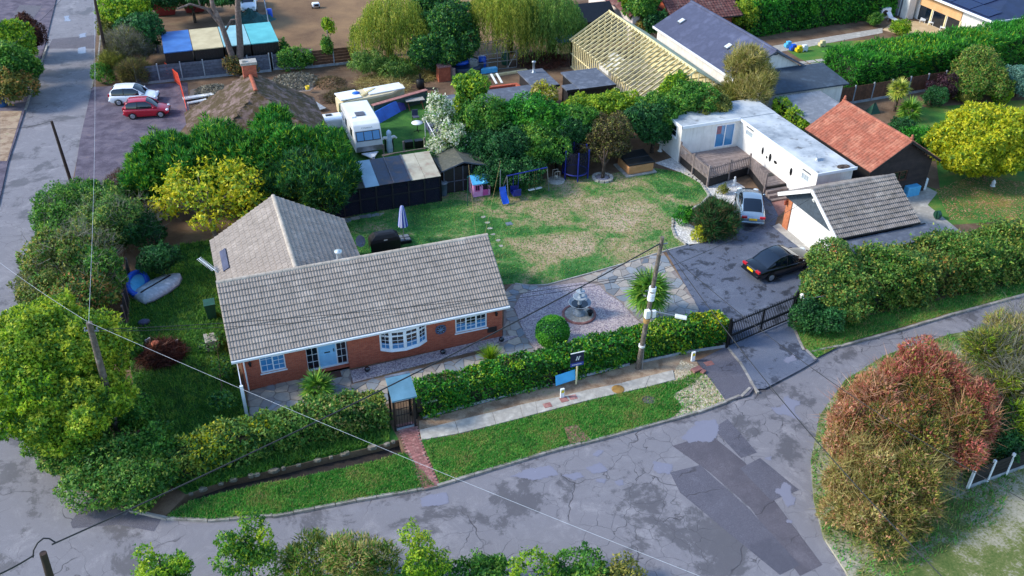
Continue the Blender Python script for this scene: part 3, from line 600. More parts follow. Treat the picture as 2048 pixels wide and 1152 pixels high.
# road repairs and standing water
def pat(name, px, z, m): return struct(name, MB().prism([p[:2] for p in poly(px, RZ)], z-.01, z), m)
pat('road_patch', [(141, 1045), (172, 1002), (251, 1018), (235, 1049), (145, 1057)], RZ+.004, K['darkpatch'])
pat('road_patch', [(235, 1049), (259, 1022), (322, 1039), (308, 1063)], RZ+.006, K['darkpatch'])
pat('road_patch', [(1345, 892), (1420, 868), (1490, 925), (1548, 1000), (1645, 1130), (1600, 1152), (1500, 1015), (1420, 945)], RZ+.004, K['newroad'])
pat('road_patch', [(1426, 857), (1455, 838), (1514, 905), (1482, 916)], RZ+.008, K['darkpatch'])
pat('road_patch', [(1480, 937), (1520, 916), (1598, 980), (1543, 1002)], RZ+.008, K['darkpatch'])
pat('road_patch', [(1340, 945), (1400, 930), (1500, 1020), (1600, 1130), (1560, 1150), (1450, 1060), (1360, 985)], RZ+.006, K['darkpatch'])
pat('road_patch', [(95, 97), (196, 97), (190, 70), (105, 78)], RZ+.004, K['newroad'])
def puddle(px, z, step=.055):
    """standing water: the low cells of an uneven surface inside px, so the shore is ragged"""
    P = np.array([p[:2] for p in poly(px, z)]); c = P.mean(0); r = np.abs(P-c).max(0)*1.15; X, Y = np.meshgrid(np.arange(c[0]-r[0], c[0]+r[0], step), np.arange(c[1]-r[1], c[1]+r[1], step)); x, y = X.ravel(), Y.ravel(); n = np.zeros(len(x))
    for f_, a in ((1.1, .5), (2.3, .36), (4.7, .27), (9, .2), (17, .13)):
        v = rng.normal(0, 1, (3, 2))*f_; n += a*sum(np.sin(x*w[0]+y*w[1]+k*2.1) for k, w in enumerate(v))/1.7
    d = np.full(len(x), 9.)
    for a, b in zip(P, np.roll(P, -1, 0)):
        e = b-a; t_ = np.clip(((x-a[0])*e[0]+(y-a[1])*e[1])/(e@e), 0, 1); d = np.minimum(d, np.hypot(x-a[0]-t_*e[0], y-a[1]-t_*e[1]))
    d = np.where(inside(P, x, y), d, -d)/min(r); keep = d*1.5+n*.32 > .12; b = MB(); h = step/2+.001
    for q, w in zip(x[keep], y[keep]): b.quad((q-h, w-h, z+.012), (q+h, w-h, z+.012), (q+h, w+h, z+.012), (q-h, w+h, z+.012))
    return b
pud = [[(1020, 953), (1050, 939), (1100, 932), (1118, 950), (1071, 962)], [(1122, 951), (1160, 943), (1172, 955), (1148, 962)], [(1169, 936), (1200, 924), (1216, 943), (1185, 947)], [(1191, 957), (1216, 957), (1208, 967), (1191, 964)],
       [(1230, 963), (1244, 959), (1249, 971), (1236, 972)], [(1179, 912), (1196, 898), (1210, 902), (1196, 914)], [(1366, 876), (1394, 846), (1428, 842), (1443, 862), (1418, 880), (1378, 886)], [(1530, 815), (1575, 792), (1606, 802), (1598, 838), (1552, 828)],
       [(1522, 918), (1555, 895), (1572, 870), (1560, 905), (1545, 925)], [(1548, 985), (1575, 958), (1600, 1000), (1592, 1040), (1570, 1060)], [(1300, 918), (1345, 930), (1335, 948), (1308, 940)], 
       [(840, 998), (862, 988), (894, 984), (896, 1005), (868, 1012), (846, 1012)], [(1440, 770), (1470, 785), (1455, 797), (1430, 780)], [(96, 22), (106, 20), (108, 26), (98, 28)], [(126, 33), (140, 30), (142, 42), (128, 43)], [(156, 68), (172, 66), (174, 74), (158, 76)], [(155, 96), (172, 93), (172, 106), (157, 108)], [(1560, 720), (1590, 700), (1600, 722), (1575, 735)]]
for i, q in enumerate(pud):
    b = puddle(q, RZ if i < 17 else 0)
    if b.v: struct('puddle', b, K['puddle'])
# ------------------------------------------------------------------ crazy paving: every stone a piece
def clip(cell, a, b, c):                                   # keep a*x+b*y<=c
    out = []; n = len(cell)
    for i in range(n):
        p, q = cell[i], cell[(i+1) % n]; dp = a*p[0]+b*p[1]-c; dq = a*q[0]+b*q[1]-c
        if dp <= 0: out.append(p)
        if dp*dq < 0: t_ = dp/(dp-dq); out.append((p[0]+(q[0]-p[0])*t_, p[1]+(q[1]-p[1])*t_))
    return out
def crazy(parent, region, holes, size, top, name='paving_stone', m='flag', lim=290):
    xs = [p[0] for p in region]; ys = [p[1] for p in region]; pts = []
    x = min(xs)-size
    while x < max(xs)+size:
        y = min(ys)-size
        while y < max(ys)+size: pts.append((x+random.uniform(-.42, .42)*size, y+random.uniform(-.42, .42)*size)); y += size
        x += size*.95
    arr = np.array(pts); ok = inside(region, arr[:, 0], arr[:, 1])
    for h in holes: ok &= ~inside(h, arr[:, 0], arr[:, 1])
    cnt = 0
    for i in np.where(ok)[0]:
        px_, py_ = pts[i]; cell = [(px_-size, py_-size), (px_+size, py_-size), (px_+size, py_+size), (px_-size, py_+size)]
        d2 = ((arr-arr[i])**2).sum(1)
        for j in np.argsort(d2)[1:14]:
            qx, qy = pts[j]; a, b = qx-px_, qy-py_; c = (qx*qx+qy*qy-px_*px_-py_*py_)/2-.018*math.hypot(a, b); cell = clip(cell, a, b, c)
            if len(cell) < 3: break
        if len(cell) < 3: continue
        for _ in range(6):
            q = np.array(cell); bad = ~inside(region, q[:, 0], q[:, 1])
            for h in holes: bad |= inside(h, q[:, 0], q[:, 1])
            if not bad.any(): break
            cell = [(px_+(x_-px_)*.75, py_+(y_-py_)*.75) if bad[k] else (x_, y_) for k, (x_, y_) in enumerate(cell)]
        z = top+random.uniform(-.006, .008); cnt += 1
        if cnt > lim: break
        MB().prism(cell, z-.03, z).build(name, K[m], parent)
    return cnt
t = NT('paving_flagstone', .75, 0, .4); k = t.ramp(t.rnd(), [(.0, hexc('#6f7a84')), (.2, hexc('#8f959a')), (.38, hexc('#a89c8e')), (.55, hexc('#5d6872')), (.7, hexc('#b5a795')), (.85, hexc('#7d8890')), (1, hexc('#9c8f85'))])
k = t.mix(t.val(t.noise(4, 6), .35, .7, 0, .4), k, hexc('#6f6a66')); t.color(k); t.bump(t.noise(14, 5), .3, .02); K['flag'] = t.m
cp = bpy.data.objects.new('crazy_paving', None); cp['kind'] = 'structure'; COL.objects.link(cp); cp.location = at(1020, 640)
print('paving stones', crazy(cp, [p[:2] for p in poly(pave_px)], [[p[:2] for p in poly(gravel_px)], [p[:2] for p in poly(strip_px)]], .62, .03))
# brick path of the front gate, laid brick by brick
K['paver'] = mat('red_block_paver', '#a8756e', '#8c5b56', '#b88a80', scale=3, rough=.9, bump=.3, rnd=.28)
bp = bpy.data.objects.new('brick_path', None); bp['kind'] = 'structure'; COL.objects.link(bp); bp_px = [(793, 850), (830, 843), (838, 868), (850, 910), (878, 972), (845, 980), (822, 920), (806, 880)]; bpp = [p[:2] for p in poly(bp_px)]; bp.location = at(835, 900)
sheet('path_bed', bp_px, .012, K['mortar']); me = MB().box(-.098, .098, -.048, .048, -.03, .0).mesh('brick', K['paver']); k = 0
for i in range(-30, 30):
    for j in range(-30, 30):
        x0, y0 = 7.0+i*.206, -7.4+j*.106; x0 += .103*(j % 2)
        if inside(bpp, np.array([x0]), np.array([y0]))[0] and k < 296: inst('brick', me, bp, (x0, y0, .035+random.uniform(-.006, .006)), (0, 0, random.uniform(-.03, .03))); k += 1
# concrete footpath slabs
fp = bpy.data.objects.new('footpath', None); fp['kind'] = 'structure'; COL.objects.link(fp); fp.location = at(1000, 840)
tp = [(839, 861), (910, 843), (985, 825), (1040, 811), (1071, 804), (1122, 794), (1177, 780), (1243, 767), (1300, 752), (1346, 741)]; bt = [(843, 881), (918, 868), (992, 850), (1046, 836), (1075, 828), (1151, 808), (1196, 797), (1246, 786), (1290, 776), (1350, 760)]
for i in range(len(tp)-1):
    q = [at(*tp[i]), at(*tp[i+1]), at(*bt[i+1]), at(*bt[i])]; c = sum(q, Vector((0, 0, 0)))/4; q = [c+(p-c)*.992 for p in q]
    MB().prism([p[:2] for p in q], -.02, .05+.006*(i % 2)).build('slab', K['concrete'], fp, bevel=.012)
for u, v in ((1095, 812), (1128, 801), (1146, 796)): p = at(u, v); one('access_cover', MB().box(p.x-.2, p.x+.2, p.y-.17, p.y+.17, .03, .066), K['paver'], {1095: 'square rusty cover in the footpath, farthest left of three', 1128: 'square rusty cover in the footpath, middle of three', 1146: 'square rusty cover in the footpath, right one of three'}[u], 'cover')
p = at(1236, 780); one('round_cover', MB().lathe((p.x, p.y, 0), [(0, .07), (.3, .07), (.34, .055), (.34, .0)]), mat('rusty_cover', '#a07a3a', '#7d5c2c', scale=5), 'round rusty manhole cover in the pale footpath', 'cover')
p = poly([(1128, 855), (1153, 850), (1182, 880), (1140, 888)]); one('paving_mat', MB().prism([q[:2] for q in p], 0, .03), K['paver'], 'reddish brown rectangular slab sunk in the roadside grass', 'slab')
p = at(1418, 727); one('bay_cover', MB().box(p.x-.24, p.x+.24, p.y-.18, p.y+.18, 0, .016), K['paver'], 'brown square cover in the dark tarmac bay', 'cover')
p = at(1298, 800); one('drain_cover', MB().lathe((p.x, p.y, 0), [(0, .03), (.3, .03), (.34, .02), (.34, 0)]), K['darkpatch'], 'dark round drain patch in the roadside grass', 'cover')
p = at(1018, 448); one('manhole_cover', MB().box(p.x-.22, p.x+.22, p.y-.2, p.y+.2, 0, .035).box(p.x-.15, p.x+.15, p.y-.13, p.y+.13, .035, .045), K['metal'], 'square grey metal cover lying in the back lawn', 'cover')
stp = [(967, 434), (975, 446), (980, 457), (987, 469), (996, 481), (1002, 492)]; lab = ['farthest from the house', 'second farthest', 'third farthest', 'third nearest', 'second nearest', 'nearest the house']
for (u, v), l in zip(stp, lab): p = at(u, v); one('stepping_stone', MB().prism([(p.x+.17*math.cos(a)*random.uniform(.7, 1.2), p.y+.15*math.sin(a)*random.uniform(.7, 1.2)) for a in [x*.9 for x in range(7)]], 0, .03), K['stone'], 'pale stepping stone in the lawn, '+l+' of the row', 'stone', 'stepping stones in the lawn')
# grass blades
blades('gravel_weeds', None, scatter([p[:2] for p in poly([(1335, 768), (1400, 735), (1425, 765), (1452, 802), (1400, 822), (1345, 836)])], 1500), .14, .05, 'verge', .9, 'stuff')
sheet('roadside_grass', [(1588, 645), (1605, 690), (1634, 715), (1690, 686), (1800, 655), (1900, 626), (2060, 583), (2060, 560), (1900, 595), (1700, 640)], .006, K['rlawn'])
blades('roadside_weeds', None, scatter([p[:2] for p in poly([(1588, 645), (1605, 690), (1634, 715), (1690, 686), (1800, 655), (1900, 626), (2060, 583), (2060, 560), (1900, 595), (1700, 640)])], 16000), .14, .04, 'verge', .8, 'stuff')
lp_ = [p[:2] for p in poly(lawn_px)]; blades('bank_weeds', None, scatter([p[:2] for p in poly([(330, 960), (372, 985), (560, 935), (775, 883), (780, 850), (500, 908)])], 15000), .22, .06, 'mid', .8, 'stuff'); blades('lawn_grass', None, scatter(lp_, 60000), .1, .05, 'verge', 1.2, 'stuff')
vg = [p[:2] for p in poly(verge_px)]; blades('grass', None, scatter(vg, 45000), .12, .035, 'verge', .7, 'stuff')
blades('grass', None, scatter(Bp, 34000), .12, .035, 'verge', .7, 'stuff'); blades('rough_grass', None, scatter([p[:2] for p in poly([(262, 560), (300, 500), (425, 480), (432, 560), (470, 720), (500, 830), (500, 900), (330, 960), (290, 900), (255, 700)])], 40000), .2, .05, 'mid', .8, 'stuff')
# ------------------------------------------------------------------ building helpers
def frame(o, ux, n): return (Vector(o), Vector(ux), Vector(n))
ZV = Vector((0, 0, 1))
def wbox(mb, fr, x0, x1, z0, z1, d0, d1):                  # box on a wall: along, up, outwards
    o, ux, n = fr; c = o+ux*((x0+x1)/2)+ZV*((z0+z1)/2)+n*((d0+d1)/2); return mb.obox(c, ux, n, ZV, (x1-x0)/2, abs(d1-d0)/2, (z1-z0)/2)
def wall(mb, fr, w0, w1, z0, z1, ops=(), depth=.14):
    o, ux, n = fr; P = lambda x, z, d=0: o+ux*x+ZV*z+n*d
    xs = sorted({w0, w1, *[a for q in ops for a in q[:2]]}); zs = sorted({z0, z1, *[a for q in ops for a in q[2:4]]})
    for i in range(len(xs)-1):
        for j in range(len(zs)-1):
            mx, mz = (xs[i]+xs[i+1])/2, (zs[j]+zs[j+1])/2
            if any(q[0] < mx < q[1] and q[2] < mz < q[3] for q in ops): continue
            mb.quad(P(xs[i], zs[j]), P(xs[i+1], zs[j]), P(xs[i+1], zs[j+1]), P(xs[i], zs[j+1]))
    for q in ops:
        dp = q[4] if len(q) > 4 else depth; a, b, c, d = q[:4]
        mb.quad(P(a, c), P(a, d), P(a, d, -dp), P(a, c, -dp)); mb.quad(P(b, d), P(b, c), P(b, c, -dp), P(b, d, -dp))
        mb.quad(P(a, d), P(b, d), P(b, d, -dp), P(a, d, -dp)); mb.quad(P(b, c), P(a, c), P(a, c, -dp), P(b, c, -dp))
    return mb
def window(parent, fr, x0, x1, z0, z1, lights=(1,), bars=(2, 3), glass='glass', sill=True, d=-.09, fw=.06, name='window', topl=(), m='upvc', bw=.022):
    """frame with mullions and glazing bars; one pane object for each light"""
    b = MB(); wbox(b, fr, x0, x1, z0, z0+fw, d-.02, d+.05); wbox(b, fr, x0, x1, z1-fw, z1, d-.02, d+.05)
    tot = sum(lights); xs = [x0]
    for l in lights: xs.append(xs[-1]+(x1-x0)*l/tot)
    for i, x in enumerate(xs): h = fw if 0 < i < len(xs)-1 else fw; a = x-h/2 if 0 < i < len(xs)-1 else (x if i == 0 else x-h); wbox(b, fr, a, a+h, z0+fw, z1-fw, d-.018, d+.052)
    panes = []
    for i in range(len(lights)):
        a, c = xs[i]+(fw if i == 0 else fw/2), xs[i+1]-(fw if i == len(lights)-1 else fw/2); zt = z1-fw
        if i in topl: zt = z1-fw-(z1-z0)*.22; wbox(b, fr, a, c, zt, zt+fw*.8, d-.016, d+.054); panes.append((a, c, zt+fw*.8, z1-fw))
        panes.append((a, c, z0+fw, zt))
        for k in range(1, bars[0]): x = a+(c-a)*k/bars[0]; wbox(b, fr, x-bw/2, x+bw/2, z0+fw, z1-fw, d+.004, d+.026)
        for k in range(1, bars[1]): z = z0+fw+(zt-z0-fw)*k/bars[1]; wbox(b, fr, a, c, z-bw/2, z+bw/2, d+.006, d+.024)
    o = b.build(name, K[m], parent)
    for i, (a, c, e, g) in enumerate(panes):
        h_ = e+(g-e)*.42
        for e2, g2, gm in (((e, h_, 'curtain'), (h_, g, 'glass')) if glass == 'half' and g-e > .5 else ((e, g, 'glass' if glass == 'half' else glass),)): q = MB(); wbox(q, fr, a, c, e2, g2, d-.012, d+.002); q.build('pane', K[gm], o)
    if sill: s = MB(); wbox(s, fr, x0-.05, x1+.05, z0-.05, z0-.002, d-.02, .06); s.build('sill', K[m], o)
    return o
def gable_section(axis, a0, a1, e0, e1, ze, zr, th):
    m = (e0+e1)/2; S = [(e0, ze), (m, zr), (e1, ze), (e1, ze-th), (m, zr-th), (e0, ze-th)]; V = []
    for a in (a0, a1): V += [(a, e, z) if axis == 'x' else (e, a, z) for e, z in S]
    F = [(0, 1, 4, 5), (1, 2, 3, 4), (6, 11, 10, 7), (7, 10, 9, 8)]+[(i, i+6, (i+1) % 6+6, (i+1) % 6) for i in range(6)]
    return MB().add(V, F)
def slope(axis, side, a0, a1, e0, e1, ze, zr):
    m = (e0+e1)/2; dz = zr-ze
    if axis == 'x': o, ux, uy = ((a0, e0, ze), (1, 0, 0), (0, m-e0, dz)) if side == 0 else ((a1, e1, ze), (-1, 0, 0), (0, m-e1, dz))
    else: o, ux, uy = ((e0, a1, ze), (0, -1, 0), (m-e0, 0, dz)) if side == 0 else ((e1, a0, ze), (0, 1, 0), (m-e1, 0, dz))
    uy = Vector(uy); return Vector(o), Vector(ux), uy.normalized(), a1-a0, uy.length
def tile_shape(w, g, rolls=2, h=.034, lift=.035):
    xs, zs = [], []
    for r in range(rolls):
        q = w/rolls
        for fx, fz in ((.0, .0), (.14, .55), (.34, 1), (.66, 1), (.86, .55)): xs.append(r*q+fx*q); zs.append(fz*h)
    xs.append(w); zs.append(0); n = len(xs); b = MB(); L = g*1.06
    b.add([(x, 0, z+lift) for x, z in zip(xs, zs)]+[(x, L, z+.004) for x, z in zip(xs, zs)], [(i, i+1, n+i+1, n+i) for i in range(n-1)], True)
    b.add([(x, 0, z+lift) for x, z in zip(xs, zs)]+[(x, 0, -.005) for x in xs], [(i, n+i, n+i+1, i+1) for i in range(n-1)])
    b.add([(0, 0, lift), (0, L, .004), (0, L, -.005), (0, 0, -.005), (w, 0, lift), (w, L, .004), (w, L, -.005), (w, 0, -.005)], [(0, 1, 2, 3), (4, 7, 6, 5)])
    return b
def tiles(parent, sl, tw, tg, m, parts, rolls=2, h=.034, lift=.035, keep=None, jit=.012, gap=0):
    """lays tiles row by row from the eave; the first `parts` are pieces of their own, the rest one mesh"""
    o, ux, uy, W, S = sl; nz = ux.cross(uy).normalized(); nx = max(1, round(W/tw)); tw = W/nx; ny = max(1, round(S/tg)); tg = S/ny
    proto = tile_shape(tw*(1-gap), tg*(1-gap*1.9), rolls, h, lift); me = proto.mesh('tile', K[m]); R = Matrix((ux, uy, nz)).transposed(); eu = R.to_euler(); rest = MB(); k = 0
    for j in range(ny):
        for i in range(nx):
            p = o+ux*(i*tw)+uy*(j*tg)+nz*(random.uniform(0, jit))
            c = p+ux*tw/2+uy*tg/2
            if keep and not keep(c): continue
            if k < parts: inst('tile', me, parent, p, eu); k += 1
            else: rest.add([p+R@Vector(v) for v in proto.v], proto.f); rest.sm[-len(proto.f):] = proto.sm
    if rest.v: rest.build('tiles', K[m], parent, kind='stuff')
def ridge_tiles(parent, a, b, m, r=.13, step=.42, name='ridge_tile'):
    a = Vector(a); b = Vector(b); d = b-a; n = max(1, round(d.length/step)); st = d.length/n; q = MB(); P = []; K7 = 7
    for x in (0.004, st-.004):
        for k in range(K7): t_ = math.pi*k/(K7-1); P.append((x, math.cos(t_)*r, math.sin(t_)*r*.75+(.008 if x > .1 else 0)))
    q.add(P, [(i, i+1, K7+i+1, K7+i)[::-1] for i in range(K7-1)], True); q.add(P, [tuple(range(K7)), tuple(range(K7, 2*K7))[::-1]]); me = q.mesh(name, K[m])
    rot = d.normalized().to_track_quat('X', 'Z').to_euler()
    for i in range(n): inst(name, me, parent, a+d*(i/n), rot)
def roofmat(name, cols, moss=None, amt=.3, spread=.5):
    t = NT(name, .9, 0, .25); c = t.ramp(t.noise(.9, 6, .65), [(.33, hexc(cols[0])), (.5, hexc(cols[1])), (.68, hexc(cols[2]))])
    hs = t.n.new('ShaderNodeHueSaturation'); t.l.new(t.val(t.noise(3.1, 2, .5), .3, .7, 1-.2*spread, 1+.2*spread), hs.inputs['Value']); t.l.new(c, hs.inputs['Color']); c = hs.outputs[0]
    if moss: c = t.mix(t.val(t.noise(1.6, 8, .72), .5-.12*(amt > .9), .64-.1*(amt > .9), 0, amt), c, hexc(moss))
    t.color(c); t.bump(t.noise(28, 5), .25, .02); return t.m
K['tile'] = roofmat('concrete_roof_tile', ('#a0948a', '#958a80', '#aa9e93'), '#736b62', .35, .35)
K['ridge'] = roofmat('ridge_concrete', ('#b5aa9c', '#a4998c', '#beb3a4'), '#7a7264', .4)
K['gtile'] = roofmat('mossy_grey_roof_tile', ('#8d8580', '#7a736e', '#9c948c'), '#5f584c', .55, .7)
K['otile'] = roofmat('orange_clay_tile', ('#ad6a54', '#9a5b48', '#b97e66'), '#7a5244', .65, .9)
K['btile'] = roofmat('brown_roof_tile', ('#6b4440', '#5a3936', '#7a504a'), '#8f7a70', .4)
K['mosstile'] = roofmat('moss_grown_slate', ('#86716c', '#7a6560', '#6b5752'), '#463a1f', .95)
# ------------------------------------------------------------------ the brick bungalow
hb = thing('bungalow', (7, 0, 0), 'red brick bungalow with beige tiled roof, white bow window and white front door tinted blue for shade', 'house')
EY0, EY1, RZ_, EZ = -.36, 6.96, 4.72, 2.32
b = MB(); F = frame((0, 0, 0), (1, 0, 0), (0, -1, 0))
wall(b, F, 0, 14, 0, 2.3, [(.88, 2.15, .88, 2.1), (3.23, 5.39, .16, 2.14, .4), (7.1, 9.66, .82, 2.1), (10.2, 10.72, 1.1, 1.62), (11.29, 13.1, .88, 2.1)])
wall(b, frame((14, 0, 0), (0, 1, 0), (1, 0, 0)), 0, 6.6, 0, 2.3); wall(b, frame((0, 11.6, 0), (0, -1, 0), (-1, 0, 0)), 0, 11.6, 0, 2.3)
b.quad((14, 0, 2.3), (14, 6.6, 2.3), (14, 3.3, 4.5)); b.quad((0, 6.6, 2.3), (0, 0, 2.3), (0, 3.3, 4.5))
wall(b, frame((14, 6.6, 0), (-1, 0, 0), (0, 1, 0)), 0, 6.6, 0, 2.3); wall(b, frame((7.4, 6.6, 0), (0, 1, 0), (1, 0, 0)), 0, 5, 0, 2.3); b.quad((7.4, 11.6, 0), (0, 11.6, 0), (0, 11.6, 2.3), (3.6, 11.6, 4.5), (7.4, 11.6, 2.3))
b.build('wall', K['brick'], hb)
rf = gable_section('x', -.46, 14.28, EY0, EY1, EZ, RZ_, .1).build('roof', K['darkwood'], hb)
rf2 = gable_section('y', 3.3, 11.85, -.42, 7.66, EZ+.01, RZ_-.01, .1).build('wing_roof', K['darkwood'], hb)
tiles(rf, slope('x', 0, -.46, 14.28, EY0, EY1, EZ, RZ_), .3, .335, 'tile', 300, 2, .038, .055)
tiles(rf, slope('x', 1, -.46, 14.28, EY0, EY1, EZ, RZ_), .3, .335, 'tile', 0, keep=lambda c: c.x > 6.9 or c.y < 5)
tiles(rf2, slope('y', 0, 3.3, 11.85, -.42, 7.66, EZ+.01, RZ_-.01), .3, .335, 'tile', 300, 2, .03, .045, gap=.07, keep=lambda c: c.z-.0 > RZ_-(c.y-3.3)*.65-.15)
tiles(rf2, slope('y', 1, 3.3, 11.85, -.42, 7.66, EZ+.01, RZ_-.01), .3, .335, 'tile', 0, 2, .03, .045, gap=.05, keep=lambda c: c.z > RZ_-(c.y-3.3)*.65-.15)
ridge_tiles(rf, (-.46, 3.3, RZ_-.02), (14.28, 3.3, RZ_-.02), 'ridge'); ridge_tiles(rf2, (3.62, 3.4, RZ_-.03), (3.62, 11.85, RZ_-.03), 'ridge')
b = MB().box(-.46, 14.28, EY0-.02, EY0+.01, EZ-.2, EZ+.0).box(-.46, 14.28, EY0+.01, -.002, EZ-.2, EZ-.18); b.build('fascia', K['upvc'], hb)
b = MB()
b.tube([(-.46, EY0-.08, EZ-.03), (14.28, EY0-.08, EZ-.05)], .055, 8); b.build('gutter', K['upvc'], hb)
MB().box(-.44, -.41, 7, 11.85, EZ-.16, EZ+.02).box(7.66, 7.69, 7, 11.85, EZ-.16, EZ+.02).build('bargeboard', K['upvc'], hb)
MB().tube([(.12, EY0-.06, EZ-.06), (.12, -.1, EZ-.3), (.12, -.06, 1.9), (.12, -.06, 0)], .04, 8).build('downpipe', K['upvc'], hb)
window(hb, F, .88, 2.15, .88, 2.1, (1, .95), (2, 3), 'curtain', topl=(1,)); window(hb, F, 11.29, 13.1, .88, 2.1, (1, .95, 1), (2, 4), 'half', fw=.075, topl=(1,))
# bow window in four facets
bx = [(7.1, 0), (7.62, -.3), (8.38, -.42), (9.14, -.3), (9.66, 0)]; sill = MB(); 
for i in range(4):
    a, c = Vector((*bx[i], 0)), Vector((*bx[i+1], 0)); ux = (c-a).normalized(); n = Vector((ux.y, -ux.x, 0)); w = window(hb, (a, ux, n), 0, (c-a).length, .86, 2.1, (1,), (2, 3), 'half', sill=False, d=-.05, fw=.09, name='bow_window', topl=(0,))
MB().prism([(x, y-.07) for x, y in bx]+[(9.66, .02), (7.1, .02)], .80, .862).build('sill', K['upvc'], hb); MB().prism([(x, y-.02) for x, y in bx]+[(9.66, .02), (7.1, .02)], 2.1, 2.16).build('bow_head', K['upvc'], hb)
# round window
b = MB(); b.cyl((10.46, .05, 1.36), (10.46, -.02, 1.36), .31, .31, 24); rw = b.build('round_window', mat('blue_grey_paint', '#4a5a78', '#3d4c66', rough=.5), hb)
MB().cyl((10.46, -.02, 1.36), (10.46, -.028, 1.36), .23, .23, 24).build('pane', K['glass'], rw); b = MB()
for k in range(4): a = math.pi*k/4; b.bar((10.46-.22*math.cos(a), -.035, 1.36-.22*math.sin(a)), (10.46+.22*math.cos(a), -.035, 1.36+.22*math.sin(a)), .025, .02)
b.build('glazing_bar', mat('pale_blue_lead', '#7f9cc0', '#6c88ac', rough=.5), rw)
# front door with side lights, set back in a porch
D = frame((0, .38, 0), (1, 0, 0), (0, -1, 0)); dr = MB(); wbox(dr, D, 3.23, 5.39, .16, .22, -.05, .1); wbox(dr, D, 3.23, 5.39, 2.08, 2.14, -.03, .05)
for x in (3.23, 3.84, 4.80, 5.33): wbox(dr, D, x, x+.06, .22, 2.08, -.03, .045)
df = dr.build('door_frame', K['upvc'], hb)
K['door'] = mat('door_white_shade_blue', '#9cd2f2', '#8cc6ea', scale=2, rough=.4)  # white door; the blue cast of its shade is painted into the colour
q = MB(); wbox(q, D, 3.9, 4.8, .23, 2.07, -.02, .02); dl = q.build('door', K['door'], hb)
q = MB()
for a, c, e, g in ((3.98, 4.31, .36, .98), (4.39, 4.72, .36, .98), (3.98, 4.31, 1.25, 1.9), (4.39, 4.72, 1.25, 1.9)):
    for w_ in ((a, c, e, e+.03), (a, c, g-.03, g), (a, a+.03, e, g), (c-.03, c, e, g)): wbox(q, D, *w_, .02, .035)
q.build('door_panel', K['door'], dl); q = MB(); wbox(q, D, 4.2, 4.5, 1.08, 1.15, .02, .035); q.build('letter_box', K['iron'], dl); q = MB(); wbox(q, D, 4.68, 4.72, 1.1, 1.3, .02, .06); q.build('handle', K['iron'], dl); q = MB(); q.cyl((4.35, .35, 1.7), (4.35, .32, 1.66), .05, .04); q.build('knocker', K['iron'], dl)
for (a, c) in ((3.29, 3.84), (4.86, 5.33)):
    sw = MB()
    for k in range(1, 4): wbox(sw, D, a, c, .22+1.86*k/4-.012, .22+1.86*k/4+.012, .006, .03)
    wbox(sw, D, (a+c)/2-.012, (a+c)/2+.012, .22, 2.08, .006, .032); s_ = sw.build('side_light', K['upvc'], hb)
    for k in range(4):
        for j in range(2): p_ = MB(); w2 = (c-a)/2; wbox(p_, D, a+w2*j+.013, a+w2*(j+1)-.013, .22+1.86*k/4+.013, .22+1.86*(k+1)/4-.013, -.01, .004); p_.build('pane', K['glass'], s_)
MB().box(3.24, 5.38, .0, .4, .02, .15).build('door_step', K['concrete'], hb)
for x, z in ((.41, 1.72), (13.6, 1.75)): q = MB().bar((x, 0, z+.12), (x, -.14, z+.14), .025).box(x-.055, x+.055, -.19, -.09, z-.12, z+.06); q.add([(x-.08, -.22, z+.06), (x+.08, -.22, z+.06), (x+.08, -.06, z+.06), (x-.08, -.06, z+.06), (x, -.14, z+.15)], [(0, 1, 4), (1, 2, 4), (2, 3, 4), (3, 0, 4)]); q.build('wall_lantern', K['iron'], hb)
q = MB().box(13.12, 13.66, -.03, 0, .48, .82); q.build('wall_plaque', mat('bronze_plaque', '#3a2c28', '#2a201e', scale=8, bump=.5, rough=.5), hb)
q = MB().lathe((6.0, 3.95, 4.1), [(.2, 0), (.2, .1), (.13, .18), (.13, .72), (.2, .74), (.21, .84), (.02, .9)], 16); q.box(5.72, 6.28, 3.7, 4.2, 4.05, 4.28); q.build('flue', mat('pale_painted_metal', '#c2ccd2', '#aab4bb', rough=.4, metal=.3), hb)
q = MB(); c = Vector((7.95, 8.2, 2.75)); n = Vector((.45, -.75, .42)).normalized(); x = n.orthogonal().normalized(); y = n.cross(x); P = [c-n*.06]; N = 20
for r, dd in ((.15, -.05), (.3, -.01), (.36, .03)): P += [c+n*dd+(x*math.cos(6.2832*k/N)+y*math.sin(6.2832*k/N))*r for k in range(N)]
q.add(P, [(0, 1+k, 1+(k+1) % N) for k in range(N)]+[(1+i*N+k, 1+(i+1)*N+k, 1+(i+1)*N+(k+1) % N, 1+i*N+(k+1) % N) for i in range(2) for k in range(N)], True); q.bar(c-n*.05, (7.45, 8.3, 2.1), .05); q.bar(c-Vector((0, 0, .33)), c+n*.4-Vector((0, 0, .1)), .03); q.box(7.4, 7.46, 8.2, 8.4, 1.9, 2.3); q.build('satellite_dish', K['felt'], hb)
q = MB(); a, c = at(398, 517, 3.0), at(430, 541, 2.6); q.bar(a, c, .035); dv = (c-a).normalized(); sv = dv.cross(ZV).normalized()
for k in range(13): p = a.lerp(c, k/13); q.bar(p-sv*.16, p+sv*.16, .02)
q.bar(c, (-.1, c.y, 2.2), .04); q.build('aerial', K['upvc'], hb)
sl0 = slope('y', 0, 3.3, 11.85, -.42, 7.66, EZ, RZ_); q = MB(); nz = sl0[1].cross(sl0[2]); q.obox(sl0[0]+sl0[1]*3.2+sl0[2]*.75+nz*.1, sl0[1], sl0[2], nz, 1.1, .2, .03); q.build('roof_patch', K['bluefelt'], hb)
